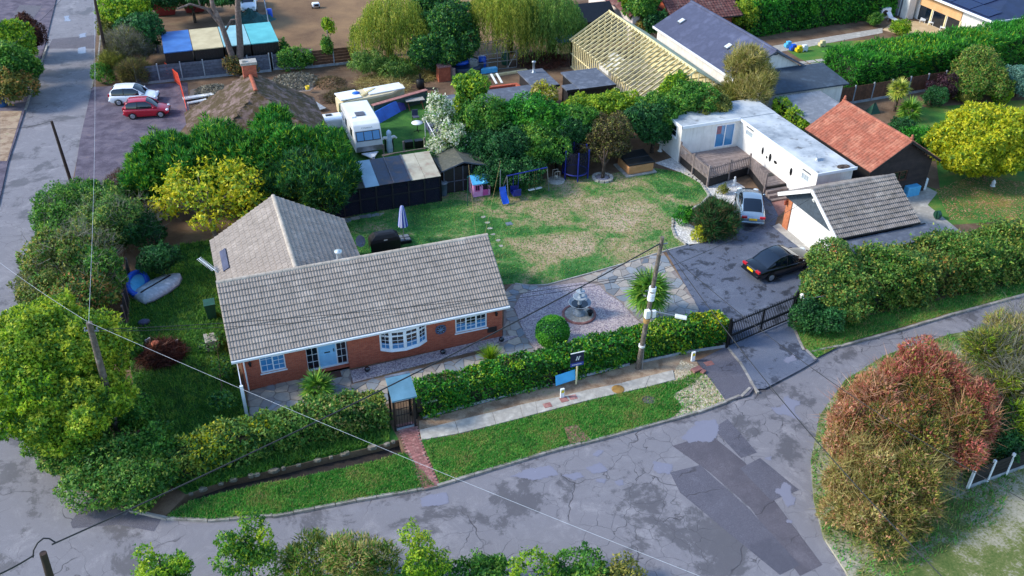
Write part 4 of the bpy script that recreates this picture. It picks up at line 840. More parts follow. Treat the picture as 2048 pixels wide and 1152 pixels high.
# ------------------------------------------------------------------ double garage
g = thing('garage', (36, 2.6, 0), 'garage with white door, brick piers and grey mossy tiled roof beside the drive', 'garage')
b = MB(); wall(b, frame((35.95, 5.4, 0), (0, -1, 0), (-1, 0, 0)), 0, 5.5, 0, 2.2, [(.55, 4.95, 0, 2.16, .12)]); wall(b, frame((35.95, -.1, 0), (1, 0, 0), (0, -1, 0)), 0, 5.6, 0, 2.4); wall(b, frame((41.55, -.1, 0), (0, 1, 0), (1, 0, 0)), 0, 5.5, 0, 2.4); b.quad((41.55, 5.4, 2.4), (41.55, -.1, 2.4), (41.55, 2.65, 4.0)); wall(b, frame((41.55, 5.4, 0), (-1, 0, 0), (0, 1, 0)), 0, 5.6, 0, 2.4)
K['orangebrick'] = mat('orange_brick', '#c47a52', '#a8623e', scale=9, rough=.9, bump=.3); b.build('wall', K['orangebrick'], g)
q = MB()
for k in range(8): q.box(36.03, 36.06, .45, 4.85, .02+k*.268, .02+k*.268+.262)
q.build('garage_door', K['white'], g)
gr = gable_section('x', 35.45, 41.72, -.5, 5.78, 2.42, 4.25, .1).build('roof', K['darkwood'], g)
tiles(gr, slope('x', 0, 35.45, 41.72, -.5, 5.78, 2.42, 4.25), .3, .34, 'gtile', 300, 2, .05, .065); tiles(gr, slope('x', 1, 35.45, 41.72, -.5, 5.78, 2.42, 4.25), .3, .34, 'gtile', 0, 2, .05); ridge_tiles(gr, (35.45, 2.64, 4.24), (41.72, 2.64, 4.24), 'gtile', .14)
q = MB()
for s in (-.5, 5.78): a = Vector((35.43, s, 2.36)); c = Vector((35.43, 2.64, 4.18)); q.bar(a, c, .05, .24)
q.build('bargeboard', K['white'], g)
gt = MB(); gt.quad((35.93, 5.5, 2.17), (35.93, -.2, 2.17), (35.93, -.2, 2.5), (35.93, 2.64, 4.1), (35.93, 5.5, 2.5)); gb = gt.build('gable', K['darkwood'], g); q = MB()
for j in range(8):
    z = 2.2+j*.22; hw = min(2.85, (4.12-z)/1.6*2.62)
    if hw > .2: q.box(35.895-.0, 35.92, 2.64-hw, 2.64+hw, z, z+.215)
q.build('cladding', mat('slate_blue_cladding', '#4a5560', '#3c464f', scale=5, rough=.7, rnd=.1), gb)
q = MB().cyl((35.88, 2.64, 3.5), (35.72, 2.64, 3.42), .1, .13, 12); q.build('security_light', K['white'], g)
for y in (5.3, .12): q = MB().box(35.72, 35.9, y-.06, y+.06, 1.75, 2.05).bar((35.95, y, 2.1), (35.8, y, 2.1), .03); q.build('wall_lantern', mat('copper_lantern', '#9a4a32', '#7f3a26', rough=.5), g)
q = MB().box(35.6, 42.6, -2.05, -.52, 2.12, 2.24); lt = q.build('side_roof', K['felt'], g); q = MB().box(35.9, 42.4, -1.95, -.2, 0, 2.12); q.build('side_wall', K['darkwood'], g)
gw = thing('trellis_gate', (35.4, -1.3, 0), 'small white arched metal gate beside the garage, half behind the hedge', 'gate'); q = MB()
for k in range(6): q.bar((35.4, -1.8+k*.2, .1), (35.4, -1.8+k*.2, 1.7+.25*math.sin(k/5*math.pi)), .03)
for z in (.3, 1.0, 1.65): q.bar((35.4, -1.85, z), (35.4, -.75, z), .035)
q.build('bars', K['white'], gw)
# ------------------------------------------------------------------ white L-shaped mobile home
mh = thing('mobile_home', (39, 11, 0), 'long white L-shaped mobile home with flat weathered roof behind the deck', 'building')
b = MB(); FL = frame((38.98, 16.2, 0), (0, -1, 0), (-1, 0, 0)); wall(b, FL, 0, 9.7, .0, 2.9, [(.85, 1.85, 2.0, 2.5, .06), (8.05, 8.95, 1.8, 2.35, .06)]); wall(b, frame((38.98, 6.5, 0), (1, 0, 0), (0, -1, 0)), 0, 2.9, 0, 2.9); wall(b, frame((41.88, 6.5, 0), (0, 1, 0), (1, 0, 0)), 0, 12.5, 0, 2.9)
FF = frame((33.95, 16.2, 0), (1, 0, 0), (0, -1, 0)); wall(b, FF, 0, 5.03, 0, 2.9, [(2.95, 4.6, .8, 2.65, .08)]); FS = frame((33.95, 19, 0), (0, -1, 0), (-1, 0, 0)); wall(b, FS, 0, 2.8, 0, 2.9, [(1.15, 2.1, 1.75, 2.7, .06)]); wall(b, frame((41.88, 19, 0), (-1, 0, 0), (0, 1, 0)), 0, 7.9, 0, 2.9); b.build('wall', K['render'], mh)
t = NT('weathered_flat_roof', .8, 0, .4); c = t.ramp(t.noise(.5, 7, .66), [(.3, hexc('#7d858c')), (.5, hexc('#aeb4b8')), (.68, hexc('#c6c9c8'))]); c = t.mix(t.val(t.noise(1.1, 8, .7), .56, .68, 0, .75), c, hexc('#4a4a48')); t.color(c); t.bump(t.noise(10, 5), .2, .03); K['flatroof'] = t.m
MB().box(38.86, 41.98, 6.38, 16.06, 2.9, 3.02).build('roof', K['flatroof'], mh); MB().box(33.85, 41.97, 16.08, 19.1, 2.9, 3.06).build('wing_roof', K['flatroof'], mh)
MB().box(38.8, 38.858, 6.32, 16.0, 2.84, 3.04).box(38.86, 42.02, 6.30, 6.378, 2.84, 3.04).box(33.8, 38.8, 16.0, 16.078, 2.86, 3.08).box(33.78, 33.848, 16.0, 19.1, 2.86, 3.08).build('fascia', K['upvc'], mh)
window(mh, FL, .85, 1.85, 2.0, 2.5, (1,), (1, 1), 'paleglass', False, -.03); window(mh, FL, 8.05, 8.95, 1.8, 2.35, (1,), (3, 1), 'paleglass', False, -.03); window(mh, FS, 1.15, 2.1, 1.75, 2.7, (1,), (1, 2), 'glass', True, -.03)
q = MB()
for x0 in (.85, 8.05):
    for k in range(9): wbox(q, FL, x0+k*.11, x0+k*.11+.09, 2.6 if x0 < 2 else 2.45, 2.72 if x0 < 2 else 2.57, 0, .015)
q.build('vent_grille', K['greyblock'], mh)
window(mh, FF, 2.95, 4.6, .8, 2.65, (1, 1), (1, 1), 'curtain', False, -.04, .07, 'patio_door')
q = MB(); wbox(q, FF, 3.05, 3.45, 1.9, 2.6, -.1, -.025); q.build('curtain', mat('red_patterned_curtain', '#a06a70', '#6d5a66', scale=6), mh)
for i, (y, z, w, h) in enumerate(((12.9, 1.75, .12, .3), (12.3, 1.5, .1, .1), (11.9, 1.65, .15, .32), (11.2, 1.6, .2, .12), (9.3, 1.75, .14, .3))): q = MB(); q.ball((38.955, y, z), .02, w, h, 8, 6); q.build('wall_ornament', K['iron'], mh)
q = MB(); ov = at(1687, 333, 3.05); q.cyl((ov.x-.3, ov.y, 3.02), (ov.x-.3, ov.y, 3.12), .18, .18, 14); q.prism([(ov.x+.5*math.cos(a), ov.y+.3*math.sin(a)) for a in [k*.7 for k in range(9)]], 3.022, 3.06); q.build('roof_debris', K['bark'], mh)
q = MB(); c = at(1632, 318, 3.1)
q.add([c+Vector((-.05, -.25, -.05)), c+Vector((.25, .2, -.05)), c+Vector((.2, .25, .35)), c+Vector((-.15, -.1, .4))], [(0, 1, 2, 3)]); q.bar(c-Vector((0, 0, .1)), c+Vector((.1, 0, .1)), .06); q.build('roof_vent', K['white'], mh)
# ------------------------------------------------------------------ deck, railing, steps
dk = thing('deck', (36.5, 14, 0), 'weathered timber deck with picket railing in front of the white mobile home', 'deck')
dz = .72; q = MB(); q.prism([(34.0, 16.15), (34.0, 11.95), (37.9, 12.7), (37.15, 9.5), (38.95, 9.5), (38.95, 16.15)], .08, dz-.04); q.build('deck_base', K['darkwood'], dk)
yy = 16.1
while yy > 9.6:
    y0_ = yy-.128; xr = 37.9-(12.7-y0_)*.234
    segs = [(33.95, 38.93)] if y0_ > 12.7 else [(max(xr, 37.15), 38.93)]+([(33.97, 34+(y0_-11.95)/.1923)] if y0_ > 12.0 else [])
    for a, c in segs: MB().box(a, c, y0_, yy-.008, dz-.04, dz+.003*random.random()).build('board', K['wood'], dk)
    yy -= .136
def railing(parent, a, b, z, h=.95, step=.17, ends=(1, 1)):
    a = Vector((a[0], a[1], z)); b = Vector((b[0], b[1], z)); d = (b-a).normalized(); L = (b-a).length; rl = MB().bar(a+ZV*h*.82, b+ZV*h*.82, .05, .08).bar(a+ZV*.12, b+ZV*.12, .05, .08); rl.build('rail', K['wood'], parent)
    for k, p in ((0, a), (1, b)):
        if ends[k]: MB().box(p.x-.055, p.x+.055, p.y-.055, p.y+.055, z-.6, z+h+.12).build('post', K['wood'], parent)
    me = MB().add([(-.04, -.012, 0), (.04, -.012, 0), (.04, -.012, h-.05), (0, -.012, h), (-.04, -.012, h-.05), (-.04, .012, 0), (.04, .012, 0), (.04, .012, h-.05), (0, .012, h), (-.04, .012, h-.05)], [(0, 1, 2, 3, 4), (9, 8, 7, 6, 5)]+[(i, 5+i, 5+(i+1) % 5, (i+1) % 5) for i in range(5)]).mesh('picket', K['wood'])
    n = int(L/step); off = Vector((d.y, -d.x, 0))*.04
    for i in range(1, n): p = a+d*(L*i/n)+off; inst('picket', me, parent, p+ZV*.02, (0, 0, math.atan2(d.y, d.x)))
railing(dk, (33.98, 16.1), (33.9, 14.0), dz); railing(dk, (33.9, 14.0), (33.98, 11.95), dz, ends=(0, 1)); railing(dk, (33.98, 11.95), (35.95, 12.32), dz, ends=(0, 1)); railing(dk, (35.95, 12.32), (37.85, 12.7), dz, ends=(0, 1)); railing(dk, (37.85, 12.7), (37.15, 9.5), dz, ends=(0, 1))
for k in range(3): MB().box(37.2, 38.9, 9.5-.32*(k+1), 9.49-.32*k, .02, dz-.2*(k+1)).build('step', K['wood'], dk)
q = at(1537, 350, dz); one('doormat', MB().box(38.2, 38.85, q.y-.2, q.y+.2, dz+.004, dz+.03), K['black'], 'black doormat lying on the deck by the white wall', 'mat')
# ------------------------------------------------------------------ dark boarded barn with orange tiles
bn = thing('barn', (46, 9.5, 0), 'dark weatherboarded outbuilding with an orange pantile roof', 'building')
FB = frame((43.4, 6.45, 0), (1, 0, 0), (0, -1, 0)); b = MB(); wall(b, FB, 0, 5.2, 0, 2.5, [(2.1, 3.3, 1.25, 2.0, .08)]); wall(b, frame((43.4, 13.4, 0), (0, -1, 0), (-1, 0, 0)), 0, 6.95, 0, 2.5); wall(b, frame((48.6, 6.45, 0), (0, 1, 0), (1, 0, 0)), 0, 6.95, 0, 2.5); b.quad((43.4, 6.45, 2.5), (48.6, 6.45, 2.5), (46, 6.45, 4.2)); b.quad((48.6, 13.4, 0), (43.4, 13.4, 0), (43.4, 13.4, 2.5), (46, 13.4, 4.2), (48.6, 13.4, 2.5)); b.build('wall', K['darkwood'], bn)
K['board'] = mat('brown_black_weatherboard', '#3a2d2b', '#2a2021', scale=3, rough=.8, bump=.3, rnd=.25)
for j in range(22):
    z = .05+j*.185; x0, x1 = 43.38, 48.62
    if z > 2.45: x0 = 43.4+(z-2.45)/1.75*2.6; x1 = 92-x0
    if x1-x0 < .3: break
    segs = [(x0, x1)] if not (1.2 < z+.09 < 2.0) else [(x0, 45.48), (46.72, x1)]
    for a, c in segs: q = MB(); q.add([(a, 6.40, z), (c, 6.40, z), (c, 6.44, z+.19), (a, 6.44, z+.19), (a, 6.448, z), (c, 6.448, z)], [(0, 1, 2, 3), (4, 5, 1, 0)]); q.build('weatherboard', K['board'], bn)
window(bn, FB, 2.1, 3.3, 1.25, 2.0, (1, 1), (1, 2), 'glass', True, -.05, .07, 'window', m='fence')
br = gable_section('y', 6.05, 13.7, 43.0, 49.0, 2.55, 4.45, .1).build('roof', K['darkwood'], bn)
tiles(br, slope('y', 0, 6.05, 13.7, 43.0, 49.0, 2.55, 4.45), .26, .33, 'otile', 300, 1, .055); tiles(br, slope('y', 1, 6.05, 13.7, 43.0, 49.0, 2.55, 4.45), .26, .33, 'otile', 0, 1, .055); ridge_tiles(br, (46, 6.05, 4.45), (46, 13.7, 4.45), 'otile', .14, .4)
for y in (6.2, 13.55): MB().lathe((46, y, 4.5), [(.1, 0), (.1, .12), (.15, .16), (.06, .24), (.09, .34), (.0, .42)], 10).build('finial', K['otile'], bn)
q = MB().bar((43.0, 6.03, 2.5), (46, 6.03, 4.38), .04, .16).bar((49.0, 6.03, 2.5), (46, 6.03, 4.38), .04, .16); q.build('bargeboard', K['darkwood'], bn)
# ------------------------------------------------------------------ white bungalow with slate-blue felt roof
wb = thing('felt_roof_building', (47, 31, 0), 'long white building with a slate-blue felt roof and two roof lights', 'building')
b = MB(); wall(b, frame((43.5, 38.3, 0), (0, -1, 0), (-1, 0, 0)), 0, 14, 0, 2.6); b.quad((43.5, 24.3, 0), (50.5, 24.3, 0), (50.5, 24.3, 2.6), (47, 24.3, 4.5), (43.5, 24.3, 2.6)); wall(b, frame((50.5, 24.3, 0), (0, 1, 0), (1, 0, 0)), 0, 14, 0, 2.6); b.quad((50.5, 38.3, 0), (43.5, 38.3, 0), (43.5, 38.3, 2.6), (47, 38.3, 4.5), (50.5, 38.3, 2.6)); b.build('wall', K['render'], wb)
gable_section('y', 24.0, 38.6, 43.15, 50.85, 2.66, 4.7, .1).build('roof', K['bluefelt'], wb); MB().box(43.08, 43.14, 24.0, 38.6, 2.48, 2.68).build('fascia', K['upvc'], wb)
q = MB().bar((43.1, 23.97, 2.6), (47, 23.97, 4.64), .05, .16).bar((50.9, 23.97, 2.6), (47, 23.97, 4.64), .05, .16); q.build('bargeboard', K['felt'], wb); ridge_tiles(wb, (47, 24, 4.68), (47, 38.6, 4.68), 'bluefelt', .16, .6)
sw = slope('y', 0, 24, 38.6, 43.15, 50.85, 2.66, 4.7); nz = sw[1].cross(sw[2])
for u, v in ((1363, 47), (1456, 101)):
    p = at(u, v, 3.4); c = sw[0]+sw[1]*(38.6-p.y)+sw[2]*((p.x-43.15)/sw[2].x); q = MB(); q.obox(c+nz*.05, sw[1], sw[2], nz, .34, .34, .05); rl_ = q.build('roof_light', K['felt'], wb); q = MB(); q.obox(c+nz*.12, sw[1], sw[2], nz, .24, .26, .025); q.build('pane', mat('milky_dome', '#d5dde2', '#c4ccd2', rough=.2), rl_)
q = MB(); cc = at(1548, 108, 4.3); q.lathe((cc.x, cc.y, cc.z-.6), [(.02, .0), (.02, .5), (.3, .6), (.32, .64), (.0, .55)], 14); q.build('roof_dish', K['felt'], wb)
# small dark-roofed building in front of it
sb = thing('dark_roof_outbuilding', (48, 22, 0), 'low white outbuilding with dark blue-grey felt roof in front of the hedge', 'building')
MB().box(44.4, 51.6, 20.5, 23.8, 0, 2.5).build('wall', K['render'], sb); q = MB(); q.add([(44.0, 20.2, 2.5), (51.95, 20.2, 2.5), (51.95, 24.1, 2.95), (44.0, 24.1, 2.95), (44.0, 20.2, 2.62), (51.95, 20.2, 2.62), (51.95, 24.1, 3.07), (44.0, 24.1, 3.07)], [(0, 3, 2, 1), (4, 5, 6, 7), (0, 1, 5, 4), (1, 2, 6, 5), (2, 3, 7, 6), (3, 0, 4, 7)]); q.build('roof', mat('dark_slate_felt', '#3c4a58', '#2f3b48', '#465564', scale=1, rough=.8), sb)
# flat sheet-roofed carport
cpn = thing('carport', (46.5, 17.5, 0), 'grey corrugated sheet lean-to roof between the white and the orange roofs', 'carport'); n = 40; V = []; 
for j, y in enumerate((14.7, 19.9)):
    for i in range(n): V.append((44.3+i*(4.5/(n-1)), y, 2.4+.08*j+.03*(i % 2)))
q = MB().add(V, [(i, i+1, n+i+1, n+i) for i in range(n-1)], True); q.build('sheet_roof', mat('grey_sheet_roofing', '#8a8d92', '#6d7076', '#9a9da2', scale=.9, rough=.6), cpn)
for x in (44.4, 48.7):
    for y in (14.8, 19.8): MB().box(x-.06, x+.06, y-.06, y+.06, 0, 2.4).build('post', K['wood'], cpn)
MB().box(44.35, 48.75, 19.82, 19.88, 0, 2.36).build('back_panel', K['darkwood'], cpn)
# ------------------------------------------------------------------ new timber frame
tf = thing('unfinished_building', (37.7, 28, 0), 'unfinished building of pale new timber, bare rafters and studs', 'building')
X0, X1, Y0, Y1, ZE, ZR = 34.2, 41.5, 21.6, 37.6, 2.7, 4.9; XM = (X0+X1)/2
for j in range(29):
    y = Y0+(Y1-Y0)*j/28; MB().bar((X0-.25, y, ZE-.12), (XM, y, ZR), .06, .16).build('rafter', K['newwood'], tf)
    if j % 2 == 0: MB().bar((X0+.2, y+.08, ZE), (X1-.2, y+.08, ZE), .05, .12).build('tie_beam', K['newwood'], tf)
q = MB(); q.add([(XM, Y0-.1, ZR+.06), (XM, Y1+.1, ZR+.06), (X1+.3, Y1+.1, ZE-.1), (X1+.3, Y0-.1, ZE-.1), (XM, Y0-.1, ZR+.0), (XM, Y1+.1, ZR+.0), (X1+.3, Y1+.1, ZE-.16), (X1+.3, Y0-.1, ZE-.16)], [(0, 3, 2, 1), (4, 5, 6, 7), (0, 1, 5, 4), (2, 3, 7, 6), (1, 2, 6, 5), (3, 0, 4, 7)]); q.build('sheathed_slope', mat('pale_green_roof_board', '#b3b691', '#a0a380', scale=1, rough=.8), tf)
MB().bar((XM, Y0-.1, ZR), (XM, Y1+.1, ZR), .07, .2).build('ridge_beam', K['newwood'], tf)
for z in (.05, 1.3, ZE-.12): MB().bar((X0, Y0, z), (X0, Y1, z), .1, .07).build('plate', K['newwood'], tf)
for j in range(41): y = Y0+(Y1-Y0)*j/40; (0 if 29 < y < 31.6 else MB().bar((X0, y, 0), (X0, y, ZE-.12), .07, .1).build('stud', K['newwood'], tf))
for i in range(12):
    x = X0+(X1-X0)*i/11; h = ZE+(ZR-ZE)*(1-abs(x-XM)/(XM-X0))-.1
    MB().bar((x, Y0, 0), (x, Y0, h), .07, .1).build('stud', K['newwood'], tf); MB().bar((x, Y1, 0), (x, Y1, h), .07, .1).build('stud', K['newwood'], tf)
MB().box(X1-.1, X1, Y0, Y1, 0, ZE-.2).build('boarded_wall', K['newwood'], tf); MB().bar((X0, 24, .1), (X0, 27, 2.4), .06, .1).bar((X0-.4, 22, 0), (X0, 21.8, 1.4), .06, .1).build('brace', K['newwood'], tf)
MB().box(X0, X1, Y0, Y1, .02, .08).build('floor_slab', K['concrete'], tf)
q = MB().box(X0+1.2, X0+2.6, 32, 34, 1.0, 1.5).box(X0+2.8, X0+3.4, 33, 35.5, 1.2, 1.8); one('insulation_stack', q, K['white'], 'stacks of white boards seen through the bare rafters', 'boards')
# ------------------------------------------------------------------ flat felt-roofed workshops
def flatbldg(name, label, rects, wallm='darkwood', roofm='felt', z=2.6):
    x0, x1, y0, y1 = rects[0][:4]; t = thing(name, ((x0+x1)/2, (y0+y1)/2, 0), label, 'building')
    for r in rects: x0, x1, y0, y1 = r[:4]; zz = z+(r[4] if len(r) > 4 else 0); MB().box(x0+.15, x1-.15, y0+.15, y1-.15, 0, zz).build('wall', K[wallm], t); MB().box(x0, x1, y0, y1, zz, zz+.12).build('roof', K[roofm], t); MB().box(x0-.03, x1+.03, y0-.03, y0-.002, zz-.06, zz+.14).build('fascia', K['darkwood'], t)
    return t
fb = flatbldg('flat_roof_workshop', 'L-shaped flat grey felt-roofed workshop with a metal flue', [(26.4, 28.65, 27.2, 31.1, .1), (18.2, 26.38, 25.0, 28.2)]); q = MB().lathe((27.6, 30.4, 2.8), [(.28, 0), (.1, .06), (.1, .85), (.17, .88), (.17, 1.0), (.0, 1.06)], 12); q.build('flue', K['metal'], fb)
flatbldg('flat_roof_store', 'flat grey felt-roofed black store beside the timber frame', [(29.7, 32.95, 25.5, 29.5, .2), (28.68, 29.68, 25.7, 26.9, .15)])
bkb = thing('half_built_wall', (24, 30.5, 0), 'low red brick foundation wall of a half-built room beside the felt roof', 'wall')
for a in ((22.2, 26.3, 30.6, 30.9), (22.2, 22.5, 28.3, 30.6), (26.05, 26.35, 28.3, 30.6)): MB().box(*a, 0, 1.9).build('brick_course', K['brick'], bkb)
for x in (24.6, 25.1): one('scaffold_plank', MB().obox((x, 32.0, 2.05), (.1, 1, .05), (1, -.1, 0), (0, 0, 1), 1.0, .09, .02), K['white'], 'pale plank leaning over the brick foundation, '+('left' if x < 25 else 'right')+' of two', 'plank', 'planks on the foundation')
# ------------------------------------------------------------------ moss-grown old house
oh = thing('old_house', (4.6, 28, 0), 'old house with a moss-grown hipped roof and a brick chimney', 'house')
q = MB(); E = [(-.6, 21.5), (9.2, 21.5), (9.2, 31.2), (-.6, 31.2)]; zr = 5.4; ze = 2.7; R1, R2 = (4.6, 27.0), (4.6, 31.0)
MB().box(0, 8.6, 22, 30.8, 0, 2.75).build('wall', K['render'], oh)
V = [(x, y, ze) for x, y in E]+[(R1[0], R1[1], zr), (R2[0], R2[1], zr)]; q.add(V, [(0, 1, 4), (1, 2, 5, 4), (2, 3, 5), (3, 0, 4, 5), (3, 2, 1, 0)]); ro = q.build('roof', K['mosstile'], oh)
def slates(parent, o, ux, uy, W, S, w, gg, m, keepf, lim=300):
    o = Vector(o); ux = Vector(ux).normalized(); uy = Vector(uy).normalized(); nz = ux.cross(uy); R = Matrix((ux, uy, nz)).transposed(); eu = R.to_euler()
    me = MB().add([(0, 0, .035), (w-.012, 0, .035), (w-.012, gg*1.15, .008), (0, gg*1.15, .008), (0, 0, .005), (w-.012, 0, .005)], [(0, 1, 2, 3), (4, 5, 1, 0)]).mesh('slate', K[m]); k = 0
    for j in range(int(S/gg)):
        for i in range(int(W/w)+1):
            p = o+ux*(i*w-(w/2 if j % 2 else 0))+uy*(j*gg); c = p+ux*w/2+uy*gg/2
            if keepf(c) and k < lim: inst('slate', me, parent, p+nz*random.uniform(0, .012), eu); k += 1
sy = Vector((5.2, 0, zr-ze)); slates(ro, (-.6, 31.2, ze), (0, -1, 0), sy, 9.7, sy.length, .42, .36, 'mosstile', lambda c: c.y < 31.15 and c.z < ze+(c.y-21.5)/5.5*2.7 and c.y > 22.5)
sy = Vector((-4.6, 0, zr-ze)); slates(ro, (9.2, 21.5, ze), (0, 1, 0), sy, 9.7, sy.length, .42, .36, 'mosstile', lambda c: c.y < 31.1 and c.z < ze+(c.y-21.5)/5.5*2.7 and c.y > 22.5)
ridge_tiles(ro, (4.6, 27.0, zr+.02), (4.6, 30.6, zr+.02), 'terracotta', .15, .45)
ch = MB().box(4.1, 5.1, 30.3, 31.0, 4.4, 6.2); ch.build('chimney', K['brick'], oh); MB().box(4.0, 5.2, 30.2, 31.1, 6.2, 6.4).box(4.15, 4.4, 30.4, 30.7, 6.4, 6.55).build('chimney_cap', K['stone'], oh)
# ------------------------------------------------------------------ houses at the top of the picture
mhs = thing('modern_house', (80, 30, 0), 'modern white house with black solar roof and glazed terrace wall', 'house')
MB().box(75.6, 92, 29.0, 46, 0, 3.0).build('wall', K['render'], mhs)
q = MB(); q.add([(74.9, 28.4, 3.05), (92.5, 28.4, 3.05), (92.5, 46.5, 3.05), (74.9, 46.5, 3.05), (83, 34, 4.6), (83, 41, 4.6)], [(0, 1, 4), (1, 2, 5, 4), (2, 3, 5), (3, 0, 4, 5), (3, 2, 1, 0)]); q.build('roof', mat('dark_blue_roof', '#232f4f', '#1b2540', scale=1, rough=.5), mhs)
MB().box(74.8, 74.88, 28.3, 46.5, 2.85, 3.06).box(74.9, 92.5, 28.3, 28.38, 2.85, 3.06).build('fascia', K['upvc'], mhs); MB().box(75.5, 75.58, 33.0, 39.0, 1.6, 2.85).build('tan_cladding', mat('tan_cladding', '#d5a878', '#c59866', scale=1, rough=.8), mhs)
FM = frame((75.57, 39.0, 0), (0, -1, 0), (-1, 0, 0))
for a in (0, 2.05, 4.1): q = MB(); wbox(q, FM, a+.1, a+1.85, .05, 1.58, -.02, .0); q.build('glass_panel', K['glass'], mhs); q = MB(); wbox(q, FM, a+1.87, a+2.03, .0, 1.6, -.02, .06); q.build('post', K['newwood'], mhs)
sp = Vector((8.1, 0, 1.55)).normalized()
for i in range(5):
    for j in range(4): c = Vector((74.9, 30.6+i*2.6, 3.05))+sp*(1.1+j*1.75); q = MB(); q.obox(c+Vector((-.19, 0, .98))*.06, (0, 1, 0), sp, (-.19, 0, .98), 1.24, .83, .025); (q.build('solar_panel', mat('solar_glass', '#101c46', '#0c1638', rough=.15) if (i, j) == (0, 0) else bpy.data.materials['solar_glass'], mhs) if abs(30.6+i*2.6-37.5) < 7-j*1.2 else 0)
bt_ = thing('brown_roof_house', (50, 43, 0), 'house with a brown tiled roof behind the slate-blue felt roof', 'house'); MB().box(46.5, 53, 40.2, 48, 0, 2.6).build('wall', K['brick'], bt_); rr = gable_section('x', 45.6, 53.4, 39.0, 49.0, 2.6, 5.2, .1).build('roof', K['darkwood'], bt_); tiles(rr, slope('x', 0, 45.6, 53.4, 39, 49, 2.6, 5.2), .34, .34, 'btile', 299, 1, .04)
bs = thing('black_shed', (39.5, 45.5, 0), 'black boarded shed with a dark felt roof at the far edge', 'shed'); MB().box(36.2, 41.2, 43.2, 47, 0, 2.2).build('wall', K['black'], bs); gable_section('x', 36, 41.5, 42.9, 47.3, 2.2, 3.4, .08).build('roof', K['black'], bs)
wh = thing('white_house', (45, 46, 0), 'plain pale rendered house wall at the top edge of the picture', 'house'); MB().box(42.4, 45.3, 41.5, 52, 0, 2.9).build('wall', mat('pale_pink_render', '#d8cbc4', '#c9bbb4', scale=1.5), wh); gable_section('y', 41.3, 52.3, 42.0, 46, 2.9, 4.4, .1).build('roof', K['btile'], wh)
